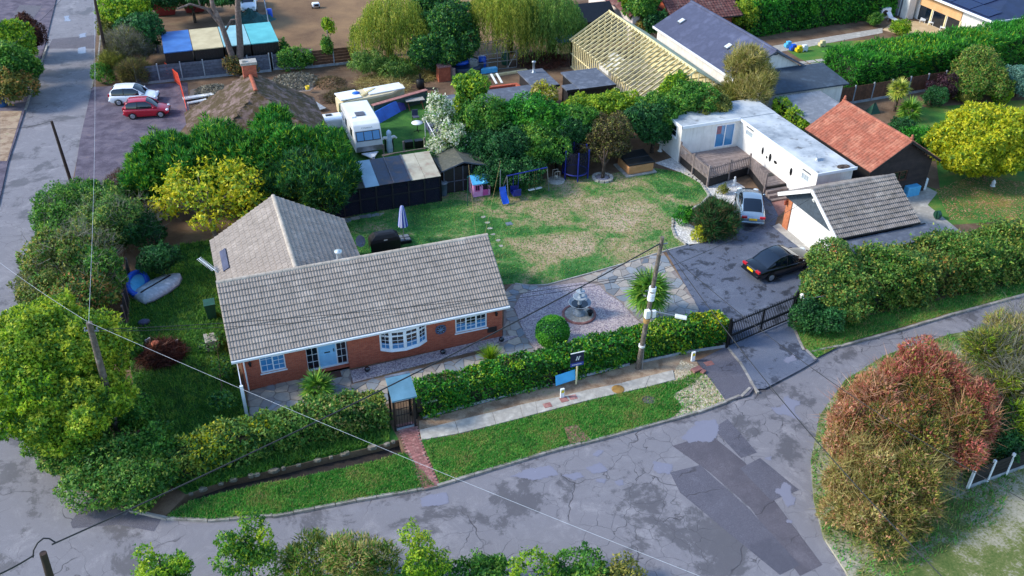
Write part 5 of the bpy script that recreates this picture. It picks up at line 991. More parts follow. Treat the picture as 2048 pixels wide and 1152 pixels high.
# ------------------------------------------------------------------ cars
def car(name, label, pos, heading, L, W, H, paint, hatch=False, plate=None, group=None, door_n=2, seed=0):
    """heading: direction the bonnet points. body, glass, wheels, lamps, plate as parts"""
    t = thing(name, (pos[0], pos[1], 0), label, 'car', group); R = Matrix.Rotation(heading, 3, 'Z'); O = Vector((pos[0], pos[1], pos[2] if len(pos) > 2 else 0))
    def T(b): b.v = [tuple(O+R@Vector(v)) for v in b.v]; return b
    h = L/2; w = W/2; zb = .24; bl = H*.60                 # belt line
    # stations: x, sill z, top z, half width, shoulder half width
    if hatch: st = [(-h, .45, .72, .78, .74), (-h+.06, .3, bl*.98, .93, .84), (-h+.35, .22, bl+.03, .99, .9), (-h*.45, .2, bl+.02, 1, .92), (0, .2, bl, 1, .92), (h*.38, .2, bl-.01, 1, .9), (h*.52, .21, bl-.06, .99, .86), (h*.8, .24, bl-.17, .95, .78), (h-.1, .3, bl-.3, .86, .66), (h, .42, bl-.42, .72, .58)]
    else: st = [(-h, .45, .74, .76, .7), (-h+.08, .3, bl*.97, .92, .8), (-h*.72, .22, bl+.02, .98, .86), (-h*.45, .2, bl+.02, 1, .9), (0, .2, bl, 1, .91), (h*.3, .2, bl-.02, 1, .89), (h*.42, .21, bl-.05, .99, .86), (h*.75, .24, bl-.13, .95, .78), (h-.12, .3, bl-.27, .86, .66), (h, .42, bl-.4, .7, .56)]
    V = []; n = 9
    for x, z0, z1, a, s in st:
        half = [(w*a*.9, z0), (w*a, z0+(z1-z0)*.35), (w*a*.985, z0+(z1-z0)*.75), (w*s, z1)]
        pts = half+[(0, z1+.025)]+[(-y, z) for y, z in half[::-1]]; V += [(x, y, z) for y, z in pts]
    F = [(i*n+k, i*n+k+1, (i+1)*n+k+1, (i+1)*n+k) for i in range(len(st)-1) for k in range(n-1)]; F += [tuple(range(n))[::-1], tuple(range((len(st)-1)*n, len(st)*n))]
    body = T(MB().add(V, F, True)).build('body', paint, t); m = body.modifiers.new('s', 'SUBSURF'); m.levels = 1; m.render_levels = 2
    # cabin: glass all round under a painted roof, slim pillars
    rw, bw = w*.68, w*.9
    xs = (-h+.06, -h+.5, h*.06, h*.5) if hatch else (-h*.7, -h*.3, h*.06, h*.46)
    zr = H; b0 = bl+.015; md = (xs[1]+xs[2])/2; CS = []
    for x, zt, b_, r_ in ((xs[0], b0+.02, bw*.86, bw*.8), ((xs[0]*.45+xs[1]*.55), b0+(zr-b0)*.66, bw*.94, rw*1.06), (xs[1], zr-.05, bw*.98, rw), (md, zr, bw, rw), (xs[2], zr-.03, bw, rw*.98), (xs[2]*.5+xs[3]*.5, b0+(zr-b0)*.56, bw*.97, rw*1.08), (xs[3], b0-.03, bw*.88, bw*.82)):
        hf = [(b_, b0-.04), (b_*.55+r_*.5, b0+(zt-b0)*.55), (r_, zt-.045), (r_*.72, zt-.008)]; CS.append([(x, y, z) for y, z in hf]+[(x, 0, zt+.006)]+[(x, -y, z) for y, z in hf[::-1]])
    def loft(nm, i0, i1, k0, k1, m_, off=0):
        V = [tuple(Vector(CS[i][k])+Vector((0, 0, off))+Vector((0, math.copysign(off, CS[i][k][1]) if abs(CS[i][k][1]) > .05 else 0, 0))) for i in range(i0, i1+1) for k in range(k0, k1+1)]; c_ = k1-k0+1
        return T(MB().add(V, [(a*c_+k, a*c_+k+1, (a+1)*c_+k+1, (a+1)*c_+k) for a in range(i1-i0) for k in range(c_-1)], True)).build(nm, m_, t)
    loft('rear_window', 0, 2, 2, 6, K['cglass']); loft('windscreen', 4, 6, 2, 6, K['cglass']); loft('roof', 2, 4, 2, 6, paint, .006)
    for k0 in (0, 6): loft('side_window', 1, 3, k0, k0+2, K['cglass']); loft('side_window', 3, 5, k0, k0+2, K['cglass']); loft('pillar', 0, 1, k0, k0+2, paint, .004); loft('pillar', 5, 6, k0, k0+2, paint, .004)
    for k in (2, 6):
        for a in (((0, 1, 2)), ((4, 5, 6)), ((2, 3, 4))): T(MB().tube([CS[i][k] for i in a], .035, 6)).build('pillar', paint, t)
        T(MB().tube([CS[3][k], CS[3][k-1 if k == 2 else k+1], CS[3][k-2 if k == 2 else k+2]], .03, 6)).build('pillar', K['black'], t)
    # wheels
    wr = .31 if not hatch else .29; me = T(MB())
    for sx in (-h*.6, h*.62):
        for s in (1, -1):
            q = T(MB().cyl((sx, s*(w*.97-.2), wr), (sx, s*(w*1.0+.005), wr), wr, wr, 20)); wl_ = q.build('wheel', K['tyre'], t); q = T(MB().cyl((sx, s*(w+.0), wr), (sx, s*(w+.018), wr), wr*.66, wr*.6, 14)); q.build('rim', K['rim'], wl_)
            q = MB(); P = []; N = 14
            for r_, yy in ((wr*1.04, w*.9), (wr*1.2, w*1.004)): P += [(sx+r_*math.cos(math.pi*k/N), s*yy, wr*.98+r_*math.sin(math.pi*k/N)) for k in range(N+1)]
            q.add(P, [(k, k+1, N+2+k, N+1+k) for k in range(N)]); T(q).build('wheel_arch', K['tyre'], t)
    for s in (1, -1):
        q = T(MB().ball((h-.16, s*w*.62, bl-.3), .14, .2, .09)); q.build('headlight', K['headlight'], t)
        if hatch: q = T(MB().box(-h+.0, -h+.14, s*w*.72-.1, s*w*.72+.1, .72, 1.0))
        else: q = T(MB().box(-h-.0, -h+.16, s*w*.66-.2, s*w*.66+.17, .7, .86))
        q.build('tail_light', K['taillight'], t, bevel=.03)
        q = T(MB().ball((xs[3]-.25, s*(w+.06), b0+.05), .07, .1, .07)); q.build('wing_mirror', paint, t)
    q = T(MB().box(-h-.03, -h+.04, -.26, .26, .52 if hatch else .6, .64 if hatch else .72)); q.build('number_plate', K['yplate'], t)
    q = T(MB().box(h-.03, h+.012, -.42, .42, .42, .56)); q.build('grille', K['black'], t); q = T(MB().box(-h-.04, -h+.2, -w*.86, w*.86, .36, .5)); q.build('bumper', paint, t, bevel=.04)
    return t
def face(u0, v0, u1, v1): a, b = at(u0, v0), at(u1, v1); return math.atan2(b.y-a.y, b.x-a.x)
car('silver_car', 'silver saloon car parked nose-in by the deck steps', (35.0, 7.95), face(1503, 440, 1492, 368), 4.75, 1.8, 1.42, carpaint('silver_car_paint', '#93a5b2', .6))
car('black_car', 'glossy black saloon car parked on the drive facing the garage', (32.75, .88), face(1522, 556, 1622, 526), 4.85, 1.88, 1.46, carpaint('black_car_paint', '#060912', .2))
pc = at(272, 203); car('white_car', 'white hatchback parked beside the grey panel fence', (pc.x, pc.y), face(240, 205, 310, 202), 3.95, 1.72, 1.48, carpaint('white_car_paint', '#e8ebee', .0), True)
pc = at(297, 230); car('red_car', 'small red hatchback parked in front of the white one', (pc.x, pc.y), face(264, 233, 326, 229), 3.6, 1.62, 1.48, carpaint('red_car_paint', '#b3122a', .15), True)
pc = at(500, 22); car('white_pickup', 'white vehicle at the top edge behind the green heap', (pc.x, pc.y+1), -math.pi/2-.1, 4.4, 1.8, 1.7, carpaint('white_van_paint', '#dfe5ea', 0), True)
# ------------------------------------------------------------------ poles and wires
def upole(name, label, base, top, r, m, extras=None):
    t = thing(name, (base[0], base[1], 0), label, 'pole'); b = MB(); base = Vector(base); top = Vector(top); b.tube([base-Vector((0, 0, .3)), base.lerp(top, .5), top], [r*1.15, r, r*.82], 10); b.build('shaft', K[m], t); return t
pA = at(1275, 737); pAt = Vector((20.35, -4.6, 8.15)); 
def on_pole(u, v, base, top):                              # height on a pole seen at photo row v
    best = min(range(101), key=lambda k: (lambda p: abs(proj(p)[1]-v))(base.lerp(top, k/100))); return base.lerp(top, best/100)
def proj(p): d = Vector(p)-CAM; z = d.dot(FW); return 1024+FPX*d.dot(RX)/z, 576-FPX*d.dot(UP)/z
def at_depth_of(u, v, base):                               # point on the photo ray, upright above the base's depth
    r = ray(u, v); hr = Vector((r.x, r.y)); q = Vector((base.x-CAM.x, base.y-CAM.y)); t_ = q.dot(hr)/hr.dot(hr); return CAM+r*t_
pAt = at_depth_of(1325, 474, pA); A1 = upole('utility_pole', 'weathered wooden utility pole with street light and white insulators by the hedge', pA, pAt, .125, 'pole')
for v in (578, 588, 597): p = on_pole(0, v, pA, pAt); MB().cyl(p-Vector((0, 0, .1)), p+Vector((0, 0, .1)), .19, .19, 12).build('insulator', K['upvc'], A1)
p = on_pole(0, 622, pA, pAt); q = MB().box(p.x-.3, p.x-.06, p.y-.35, p.y-.1, p.z-.2, p.z+.25).box(p.x+.1, p.x+.3, p.y-.3, p.y-.12, p.z-.25, p.z+.15); q.build('junction_box', K['white'], A1)
q = MB().bar(p+Vector((.1, -.15, .1)), p+Vector((1.15, -.75, -.05)), .05); la = q.build('lamp_arm', K['metal'], A1); c = p+Vector((1.4, -.9, -.08)); q = MB(); q.obox(c, (1.15, -.75, -.1), (.75, 1.15, 0), (0, 0, 1), .3, .12, .07); q.build('lamp_head', K['white'], A1, bevel=.03)
p = on_pole(0, 641, pA, pAt); MB().cyl(p-Vector((0, 0, .12)), p+Vector((0, 0, .12)), .175, .175, 12).build('warning_band', mat('tan_label', '#b08a50', '#94723e'), A1); p = on_pole(0, 690, pA, pAt); MB().cyl(p-Vector((0, 0, .06)), p+Vector((0, 0, .06)), .18, .18, 12).build('number_tag', K['white'], A1); p = on_pole(0, 488, pA, pAt); MB().bar(p+Vector((-.25, 0, 0)), p+Vector((.3, -.1, .05)), .05).build('bracket', K['metal'], A1)
MB().tube([pA+Vector((.2, -.15, 0)), pA+Vector((.17, -.1, 1.6))], .035, 6).build('cable_guard', K['metal'], A1)
pB = at(242, 885); pBt = at_depth_of(178, 645, pB); B1 = upole('utility_pole', 'grey wooden utility pole rising out of the yellow-green tree', pB, pBt, .16, 'pole'); p = pBt-Vector((0, 0, .45)); MB().bar(p+Vector((-.3, .1, 0)), p+Vector((.3, -.1, 0)), .06).cyl(p+Vector((-.25, .1, .03)), p+Vector((-.25, .1, .16)), .04, .04, 8).cyl(p+Vector((.25, -.1, .03)), p+Vector((.25, -.1, .16)), .04, .04, 8).build('bracket', K['metal'], B1)
pC = at(146, 376); pCt = at_depth_of(103, 242, pC); upole('utility_pole', 'thin dark brown pole beside the lane, nearer of two', pC, pCt, .11, 'darkpole')
pD = at(221, 152); pDt = at_depth_of(187, -12, pD); upole('utility_pole', 'tall dark brown pole at the far end of the lane', pD, pDt, .15, 'darkpole')
pE = at(140, 1290); pEt = at_depth_of(86, 1106, pE); E1 = upole('utility_pole', 'top of a brown wooden pole at the bottom left edge', pE, pEt, .15, 'darkpole'); MB().tube([pEt+Vector((-.35, 0, -.1)), pEt+Vector((-.28, .12, .12)), pEt+Vector((-.12, .26, .28)), pEt+Vector((.08, .36, .34)), pEt+Vector((.26, .34, .28)), pEt+Vector((.42, .26, .1))], .03, 6).build('cable_loop', K['wire'], E1)
def wire(label, a, b, sag, r, m, cat='wire'):
    a = Vector(a); b = Vector(b); P = []
    for k in range(25): t_ = k/24; P.append(a.lerp(b, t_)-Vector((0, 0, 4*sag*t_*(1-t_))))
    return one('overhead_wire', MB().tube(P, r, 5), K[m], label, cat)
def off(u, v, z): return at(u, v, z)
wire('pale wire from the grey pole in the tree down across the hedge and road', pBt, off(1560, 1215, 6.2), .25, .0065, 'palewire')
wire('pale wire from the grey pole running to the left edge', pBt, off(-60, 480, 7), .2, .0065, 'palewire')
wire('pale wire from the grey pole up the lane to the far pole', pBt+Vector((0, 0, .05)), pDt, .8, .007, 'palewire')
wA = on_pole(0, 545, pA, pAt); wire('thin black wire over the front roof between the two utility poles', pBt-Vector((0, 0, .4)), wA, .55, .015, 'wire'); wire('lower of two thin black wires sagging over the front roof', pBt-Vector((0, 0, .5)), wA-Vector((0, 0, .1)), .75, .012, 'wire')
wire('thick black cable from the bottom left pole up to the street light pole', pEt+Vector((.3, .2, .1)), on_pole(0, 486, pA, pAt), .45, .032, 'wire')
wire('thin black wire from the street light pole over the drive to the garage', wA, (36, 2.6, 3.9), .3, .014, 'wire')
wire('black wire from the street light pole across the entrance to the lower right', on_pole(0, 484, pA, pAt), off(1930, 1200, 6.5), .7, .02, 'wire'); wire('second wire across the entrance ending over the red bush', on_pole(0, 492, pA, pAt), off(2140, 1050, 6.5), .9, .014, 'wire')
wire('thin wire crossing the lane at the top left', off(150, -30, 7), off(20, 95, 6), .15, .014, 'wire'); wire('wire from the thin dark pole over the lane', pCt, off(-50, 255, 5), .3, .012, 'wire')
wire('cable from the bottom left pole to the left edge', pEt+Vector((-.3, 0, 0)), off(-60, 1172, 7), .1, .03, 'wire')
for (u, v, z, l) in ((937, 330, 4.5, 'left'), (1001, 322, 5.5, 'right')): wire('tan rope from the house ridge up over the lawn, '+l+' of two', (13.6+(.5 if l == 'right' else 0), 3.3, 4.7), at(u, v, z), .05, .007, 'rope', 'rope')
# ------------------------------------------------------------------ entrance gates, lychgate, signs
G0, G1 = at(1455, 694), at(1582, 640); gd = (G1-G0).normalized(); gl = (G1-G0).length
for i, lb in enumerate(('left', 'right')):
    a = G0+gd*(gl*(.02 if i == 0 else .505)); c = G0+gd*(gl*(.495 if i == 0 else .98)); gt_ = thing('driveway_gate', a, 'black iron driveway gate leaf, the '+lb+' of the pair', 'gate', 'driveway gates'); L_ = (c-a).length
    fr_ = MB()
    for z in (.12, .75, 1.62): fr_.bar(a+ZV*z, c+ZV*z, .06 if z != .75 else .08, .06 if z != .75 else .12)
    fr_.bar(a+ZV*.1, a+ZV*1.72, .07).bar(c+ZV*.1, c+ZV*1.72, .07); fr_.build('gate_frame', K['iron'], gt_); me = MB().bar((0, 0, .1), (0, 0, 1.68), .028).add([(-.03, -.01, 1.68), (.03, -.01, 1.68), (0, -.01, 1.84), (-.03, .01, 1.68), (.03, .01, 1.68), (0, .01, 1.84)], [(0, 1, 2), (5, 4, 3), (0, 2, 5, 3), (1, 4, 5, 2), (0, 3, 4, 1)]).mesh('bar', K['iron'])
    for k in range(1, 17): inst('bar', me, gt_, a+gd*(L_*k/17))
for p, l in ((G0-gd*.08, 'left iron post of the driveway gate'), (G1+gd*.08, 'right iron post of the driveway gate')): one('gate_post', MB().box(p.x-.06, p.x+.06, p.y-.06, p.y+.06, 0, 1.9).ball((p.x, p.y, 1.95), .08), K['iron'], l, 'post', 'gate posts')
p = at(1597, 632); lp = thing('gate_lamp', (p.x, p.y, 0), 'white and black lamp on a post beside the driveway gate', 'lamp'); MB().box(p.x-.07, p.x+.07, p.y-.07, p.y+.07, 0, 1.2).build('post', K['black'], lp); MB().lathe((p.x-.05, p.y, 1.2), [(.08, 0), (.13, .1), (.15, .3), (.05, .42)], 10).build('lamp_glass', K['white'], lp); MB().box(p.x+.12, p.x+.36, p.y-.12, p.y+.12, .9, 1.65).build('intercom_box', K['black'], lp)
lg = thing('lychgate', (7.05, -5.0, 0), 'roofed front garden gate with a blue-grey canopy between the hedges', 'gate')
q = MB(); q.add([(6.4, -5.72, 2.02), (7.62, -5.72, 2.02), (7.62, -4.5, 2.5), (6.4, -4.5, 2.5), (6.4, -5.72, 2.1), (7.62, -5.72, 2.1), (7.62, -4.5, 2.58), (6.4, -4.5, 2.58)], [(0, 3, 2, 1), (4, 5, 6, 7), (0, 1, 5, 4), (1, 2, 6, 5), (2, 3, 7, 6), (3, 0, 4, 7)]); q.build('canopy', mat('blue_grey_felt', '#5f8a9e', '#4f7788', scale=1.5, rough=.7), lg); q = MB().bar((6.4, -4.42, 2.56), (7.62, -4.42, 2.56), .16, .07); q.build('canopy_ridge', K['felt'], lg)
for x in (6.5, 7.5):
    for y in (-5.5, -4.6): MB().box(x-.05, x+.05, y-.05, y+.05, 0, 2.1 if y < -5 else 2.45).build('post', K['black'], lg)
q = MB()
for k in range(7): q.bar((6.6+k*.133, -5.45, .12), (6.6+k*.133, -5.45, 1.75), .02)
for z in (.14, .9, 1.3, 1.72): q.bar((6.58, -5.45, z), (7.42, -5.45, z), .028)
q.build('iron_gate', K['iron'], lg); MB().box(6.55, 7.45, -5.52, -5.38, 0, .1).build('threshold', K['conpost'], lg)
sg = thing('name_sign', (8.0, -5.05, 0), 'small dark house-name board with pale lettering beside the front gate', 'sign'); MB().box(7.75, 9.0, -5.12, -5.06, .5, 1.32).build('board', K['black'], sg); q = MB(); x = 7.95
for w_ in (.09, .08, .09, .07, .09, .06, .09, .08): q.box(x, x+w_*.28, -5.135, -5.125, .98, 1.1).box(x, x+w_*.9, -5.135, -5.126, 1.07, 1.1).box(x+w_*.6, x+w_*.85, -5.135, -5.125, .98, 1.1); x += .105
q.build('lettering', K['white'], sg)
# low dark fence under the hedge
lf = thing('low_fence', (8.2, -4.95, 0), 'low black timber fence along the foot of the right front hedge', 'fence')
for k in range(7):
    a, c = Vector((7.7+k*1.2, -4.95+k*.02, 0)), Vector((8.88+k*1.2, -4.93+k*.02, 0))
    for z in (.2, .48, .76): MB().bar(a+ZV*z, c+ZV*z, .03, .22).build('board', K['black'], lf)
    MB().box(a.x-.05, a.x+.05, a.y-.04, a.y+.06, 0, 1.0).build('post', K['black'], lf)
gb_ = thing('gravel_board', (8, -5.1, 0), 'grey concrete edging along the foot of the right front hedge', 'edging'); 
for a, c in (((8.0, -5.08), (11, -4.95)), ((11.02, -4.95), (14, -4.85)), ((14.02, -4.85), (17, -4.75)), ((17.02, -4.75), (19.6, -4.68)), ((20.1, -4.7), (23, -4.75)), ((23.02, -4.75), (25.3, -5.0))): MB().bar((*a, .08), (*c, .08), .05, .16).build('panel', K['conpost'], gb_)
p = at(1152, 768); es = thing('agent_sign', (p.x, p.y, 0), "dark blue estate agent's board on a pale post in front of the hedge", 'sign'); MB().box(p.x-.04, p.x+.04, p.y-.03, p.y+.03, 0, 2.1).build('post', K['newwood'], es); t1 = at_depth_of(1147, 728, p); q = MB().box(p.x-.42, p.x+.32, p.y-.07, p.y-.035, 1.28, 2.12); bd = q.build('board', mat('sign_navy', '#12193f', '#0e1434', rough=.4), es)
MB().box(p.x-.42, p.x+.32, p.y-.075, p.y-.0705, 1.28, 1.5).build('lower_panel', mat('sign_blue_print', '#33479a', '#2a3c86', rough=.5), es); q = MB().box(p.x-.43, p.x+.33, p.y-.078, p.y-.034, 2.12, 2.15); q.build('edge_strip', K['white'], es)
q = MB().obox((p.x-.08, p.y-.076, 1.78), (.3, 0, 1), (1, 0, -.3), (0, 1, 0), .13, .03, .003).obox((p.x+.04, p.y-.076, 1.78), (.3, 0, 1), (1, 0, -.3), (0, 1, 0), .13, .03, .003).box(p.x-.1, p.x+.06, p.y-.079, p.y-.072, 1.765, 1.79).box(p.x+.06, p.x+.14, p.y-.079, p.y-.072, 1.85, 1.89); q.build('emblem', K['white'], es); q = MB()
for k in range(9): q.box(p.x-.33+k*.06, p.x-.295+k*.06, p.y-.079, p.y-.0755, 1.36, 1.42)
q.build('lettering', K['white'], es)
p = at(1130, 770); one('blue_banner', MB().obox((p.x, p.y, .5), (1, .02, .1), (0, 1, -.2), (0, .2, 1), .56, .012, .3), mat('bright_blue_board', '#4db4ea', '#3aa2da', scale=1.5, rough=.5), 'bright blue board leaning at the foot of the hedge', 'board')
for u, v, l in ((1385, 722, 'nearer the drive'), (1124, 796, 'beside the footpath')):
    p = at(u, v); mp = thing('marker_post', (p.x, p.y, 0), 'short white marker post with yellow plate, '+l, 'post', 'utility marker posts'); MB().box(p.x-.1, p.x+.1, p.y-.05, p.y+.05, 0, .62).build('post', K['upvc'], mp); MB().box(p.x-.075, p.x+.075, p.y-.058, p.y-.052, .38, .56).build('plate', K['yellow'], mp)
p = at(1393, 742); one('broken_bricks', MB().obox((p.x, p.y, .08), (1, .2, 0), (-.2, 1, 0), (0, 0, 1), .28, .16, .08).obox((p.x+.25, p.y-.25, .07), (1, .5, 0), (-.5, 1, 0), (0, 0, 1), .14, .1, .07), K['paver'], 'a few broken red bricks on the gravel beside the tarmac bay', 'bricks')
MBs = [(735, 743), (886, 708), (1003, 683)]
for (u, v), l in zip(MBs, ('below the front door', 'below the round window', 'at the right corner')): p = at(u, v); one('globe', MB().ball((p.x, p.y, .16), .15, n=18, m=12), K['cglass'], 'shiny black ball ornament in the gravel border, '+l, 'ornament', 'black ball ornaments')
one('doormat', MB().box(3.95, 4.85, -.55, -.05, .03, .06), mat('brown_mat', '#5a3a30', '#4a2f28', rough=.95), 'brown doormat on the paving at the front door', 'mat')
sp_ = thing('side_gate', (-.2, -1, 0), 'tall white boarded side gate at the left corner of the bungalow', 'gate')
for k in range(13): MB().box(-.22, -.18, -1.92+k*.145, -1.79+k*.145, .08, 1.85).build('board', K['upvc'], sp_)
MB().box(-.28, -.12, -2.06, -1.94, 0, 1.95).build('post', K['upvc'], sp_)
# fountain
p = at(1158, 630); ft = thing('fountain', (p.x, p.y, 0), 'three-tier grey-blue stone fountain on a round stone base in the gravel', 'fountain'); K['fstone'] = mat('blue_grey_stone', '#9aa6b0', '#7f8b96', '#b0bac2', scale=5, rough=.8, bump=.3)
MB().lathe((p.x, p.y, 0), [(0, .1), (.8, .1), (.86, .06), (.86, 0)], 28).build('base', K['stone'], ft); MB().lathe((p.x, p.y, .03), [(.86, .08), (.99, .08), (.99, 0)], 28).build('brick_ring', K['paver'], ft)
MB().lathe((p.x, p.y, .1), [(.36, 0), (.36, .12), (.24, .2), (.2, .42), (.3, .52)], 20).build('pedestal', K['fstone'], ft); MB().lathe((p.x, p.y, .6), [(.2, 0), (.5, .16), (.62, .3), (.66, .3), (.6, .26), (.4, .16), (.0, .12)], 24).build('lower_bowl', K['fstone'], ft); MB().lathe((p.x, p.y, .72), [(.14, 0), (.1, .3), (.14, .4), (.36, .5), (.42, .6), (.38, .6), (.2, .5), (.08, .5), (.07, .8), (.22, .88), (.26, .95), (.2, .94), (.06, .92), (.06, 1.05), (.1, 1.15), (.04, 1.28), (0, 1.32)], 18).build('upper_tiers', K['fstone'], ft); q = MB().cyl((p.x, p.y, .78), (p.x, p.y, .8), .55, .55, 24); q.build('water', K['glass'], ft)
p2 = at(1180, 633); one('garden_pot', MB().lathe((p2.x, p2.y, .1), [(.1, 0), (.16, .2), (.2, .26), (.15, .3), (0, .2)], 14), K['iron'], 'small dark pot standing beside the fountain', 'pot')
# ------------------------------------------------------------------ garden: play things and furniture
sw_ = thing('swing_set', at(1055, 392), 'blue and silver swing set with slide on the lawn', 'swing set'); a, c = at(1012, 352, 2.05), at(1093, 335, 2.05); a = at(1014, 352, 1.9); c = at(1094, 335, 1.9); MB().cyl(a, c, .05, .05, 10).build('top_bar', K['navy'], sw_)
for p, l1, l2, m_ in ((a, (1001, 386), (1017, 404), 'navy'), (c, (1085, 345), (1098, 382), 'metal')):
    for l in (l1, l2): MB().cyl(p, at(*l), .035, .035, 8).build('leg', K['metal'], sw_)
for f_, kind in ((.22, 'double'), (.4, 'bar'), (.62, 'seat'), (.8, 'seat')):
    p = a.lerp(c, f_); d = (c-a).normalized()*.2
    if kind == 'double': q = MB().box(p.x-.28, p.x+.28, p.y-.35, p.y+.35, .35, .42).box(p.x-.28, p.x+.28, p.y+.3, p.y+.36, .42, .85).box(p.x-.28, p.x+.28, p.y-.36, p.y-.3, .42, .85); q.bar(p-d, p-d-ZV*1.2, .03).bar(p+d, p+d-ZV*1.2, .03); q.build('glider', K['navy'], sw_)
    elif kind == 'bar': q = MB().bar(p-d, p-d-ZV*.6, .02).bar(p+d, p+d-ZV*.6, .02).bar(p-d-ZV*.55, p+d-ZV*.55, .03); q.build('trapeze', K['metal'], sw_)
    else: q = MB().bar(p-d, p-d-ZV*1.45, .015).bar(p+d, p+d-ZV*1.45, .015); s_ = q.build('rope', K['rope'], sw_); q = MB().obox(p-ZV*1.48, d, ZV.cross(d), ZV, .24, .09, .025); q.build('swing_seat', K['upvc'], s_)
s0, s1 = at(1004, 374, 1.1), at(1012, 408, .12); q = MB(); d = s1-s0; sx = d.cross(ZV).normalized()
for k in range(8):
    t0, t1 = k/8, (k+1)/8; z = lambda t_: Vector((0, 0, -.18*math.sin(t_*math.pi))); p, r_ = s0+d*t0+z(t0), s0+d*t1+z(t1); q.quad(p-sx*.22, p+sx*.22, r_+sx*.22, r_-sx*.22); q.quad(p-sx*.22, r_-sx*.22, r_-sx*.24+ZV*.14, p-sx*.24+ZV*.14); q.quad(p+sx*.22, p+sx*.24+ZV*.14, r_+sx*.24+ZV*.14, r_+sx*.22)
q.bar(s0, Vector((s0.x, s0.y, 0)), .04); q.build('slide', K['blueplastic'], sw_)
ph = thing('playhouse', at(962, 388), "children's pink plastic playhouse with pale blue roof", 'playhouse'); p = at(962, 390); x0, x1, y0, y1 = p.x-.62, p.x+.62, p.y-.2, p.y+.85; FP = frame((x0, y0, 0), (1, 0, 0), (0, -1, 0)); b = MB(); wall(b, FP, 0, 1.24, 0, 1.1, [(.15, .45, .5, .9, .05), (.7, 1.1, .05, .95, .05)]); wall(b, frame((x0, y1, 0), (0, -1, 0), (-1, 0, 0)), 0, 1.05, 0, 1.1, [(.35, .7, .45, .9, .05)]); wall(b, frame((x1, y0, 0), (0, 1, 0), (1, 0, 0)), 0, 1.05, 0, 1.1); b.quad((x0, y1, 1.1), (x0, y0, 1.1), (x0, (y0+y1)/2, 1.45)); b.quad((x1, y0, 1.1), (x1, y1, 1.1), (x1, (y0+y1)/2, 1.45)); b.build('wall', K['pink'], ph)
gable_section('x', x0-.1, x1+.1, y0-.12, y1+.12, 1.08, 1.52, .06).build('roof', K['sky'], ph); q = MB(); wbox(q, FP, .72, 1.08, .06, .5, -.03, .02); q.build('door', K['hotpink'], ph); q = MB(); wbox(q, FP, .12, .48, .46, .5, 0, .04); wbox(q, FP, .12, .16, .5, .92, 0, .03); wbox(q, FP, .44, .48, .5, .92, 0, .03); wbox(q, FP, .29, .31, .5, .92, 0, .02); q.build('window_frame', K['hotpink'], ph); q = MB(); q.add([(x0+.6, y0-.14, 1.08), (x0+1.2, y0-.14, 1.08), (x0+.9, y0-.14, 1.32), (x0+.9, y0+.3, 1.36), (x0+.6, y0+.1, 1.2), (x0+1.2, y0+.1, 1.2)], [(0, 1, 2), (0, 2, 3, 4), (1, 5, 3, 2)]); q.build('porch_gable', K['sky'], ph); MB().box(x0+.06, x1-.06, y0+.1, y1-.05, .02, .9).build('inside', K['purple_in'] if 'purple_in' in K else mat('dark_inside', '#2a1a30', '#1f1424'), ph)
p = at(1150, 352); tr = thing('trampoline', (p.x, p.y, 0), 'small round trampoline with dark blue padded net enclosure', 'trampoline'); MB().lathe((p.x, p.y, .42), [(.95, 0), (1.0, .06), (.9, .1), (.8, .06)], 24).build('pad', K['navy'], tr); MB().cyl((p.x, p.y, .45), (p.x, p.y, .46), .82, .82, 24).build('mat', K['black'], tr)
for k in range(6): a_ = k*math.pi/3+.3; x, y = p.x+.98*math.cos(a_), p.y+.98*math.sin(a_); MB().cyl((x, y, 0), (x, y, 2.3), .055, .055, 8).build('pole', K['navy'], tr)
t = NT('dark_safety_net', .9); t.color(hexc('#10142a')); tr_ = t.n.new('ShaderNodeBsdfTransparent'); mx = t.n.new('ShaderNodeMixShader'); mx.inputs[0].default_value = .55; t.l.new(tr_.outputs[0], mx.inputs[1]); t.l.new(t.b.outputs[0], mx.inputs[2]); t.l.new(mx.outputs[0], t.n['Material Output'].inputs['Surface']); K['net'] = t.m
MB().lathe((p.x, p.y, .5), [(.93, 0), (.93, 1.75)], 24).build('safety_net', K['net'], tr)
p = at(1270, 338); ht = thing('hot_tub', (p.x, p.y, 0), 'square hot tub with tan sides and a black folded cover', 'hot tub'); MB().box(p.x-1.25, p.x+1.25, p.y-1.1, p.y+1.1, 0, .1).build('plinth', K['concrete'], ht); MB().box(p.x-1.05, p.x+1.05, p.y-.95, p.y+.95, .1, .82).build('tub', mat('tan_tub_panel', '#c98f5e', '#b57e50', scale=2, rough=.6), ht, bevel=.12); MB().box(p.x-1.1, p.x+1.1, p.y-1.0, p.y+.0, .82, .95).obox((p.x, p.y+.5, .97), (1, 0, 0), (0, 1, .12), (0, -.12, 1), 1.1, .52, .06).build('cover', K['black'], ht, bevel=.05)
p = at(1205, 357); ring = thing('tree_ring', (p.x, p.y, 0), 'round stone ring around the foot of the brown tree', 'stone ring'); 
for k in range(12): a_ = k*math.pi/6; q = MB(); q.obox((p.x+.66*math.cos(a_), p.y+.66*math.sin(a_), .08), (-math.sin(a_), math.cos(a_), 0), (math.cos(a_), math.sin(a_), 0), (0, 0, 1), .16, .12, .08); q.build('stone', K['stone'], ring)
MB().lathe((p.x, p.y, 0), [(0, .08), (.56, .08), (.56, 0)], 20).build('gravel', K['gravel'], ring)
p = at(1112, 362); st_ = thing('stone_planter', (p.x, p.y, 0), 'round stone base with a small wire-framed ornament behind the swings', 'planter'); MB().lathe((p.x, p.y, 0), [(0, .12), (.6, .12), (.65, .08), (.65, 0)], 20).build('base', K['stone'], st_); q = MB()
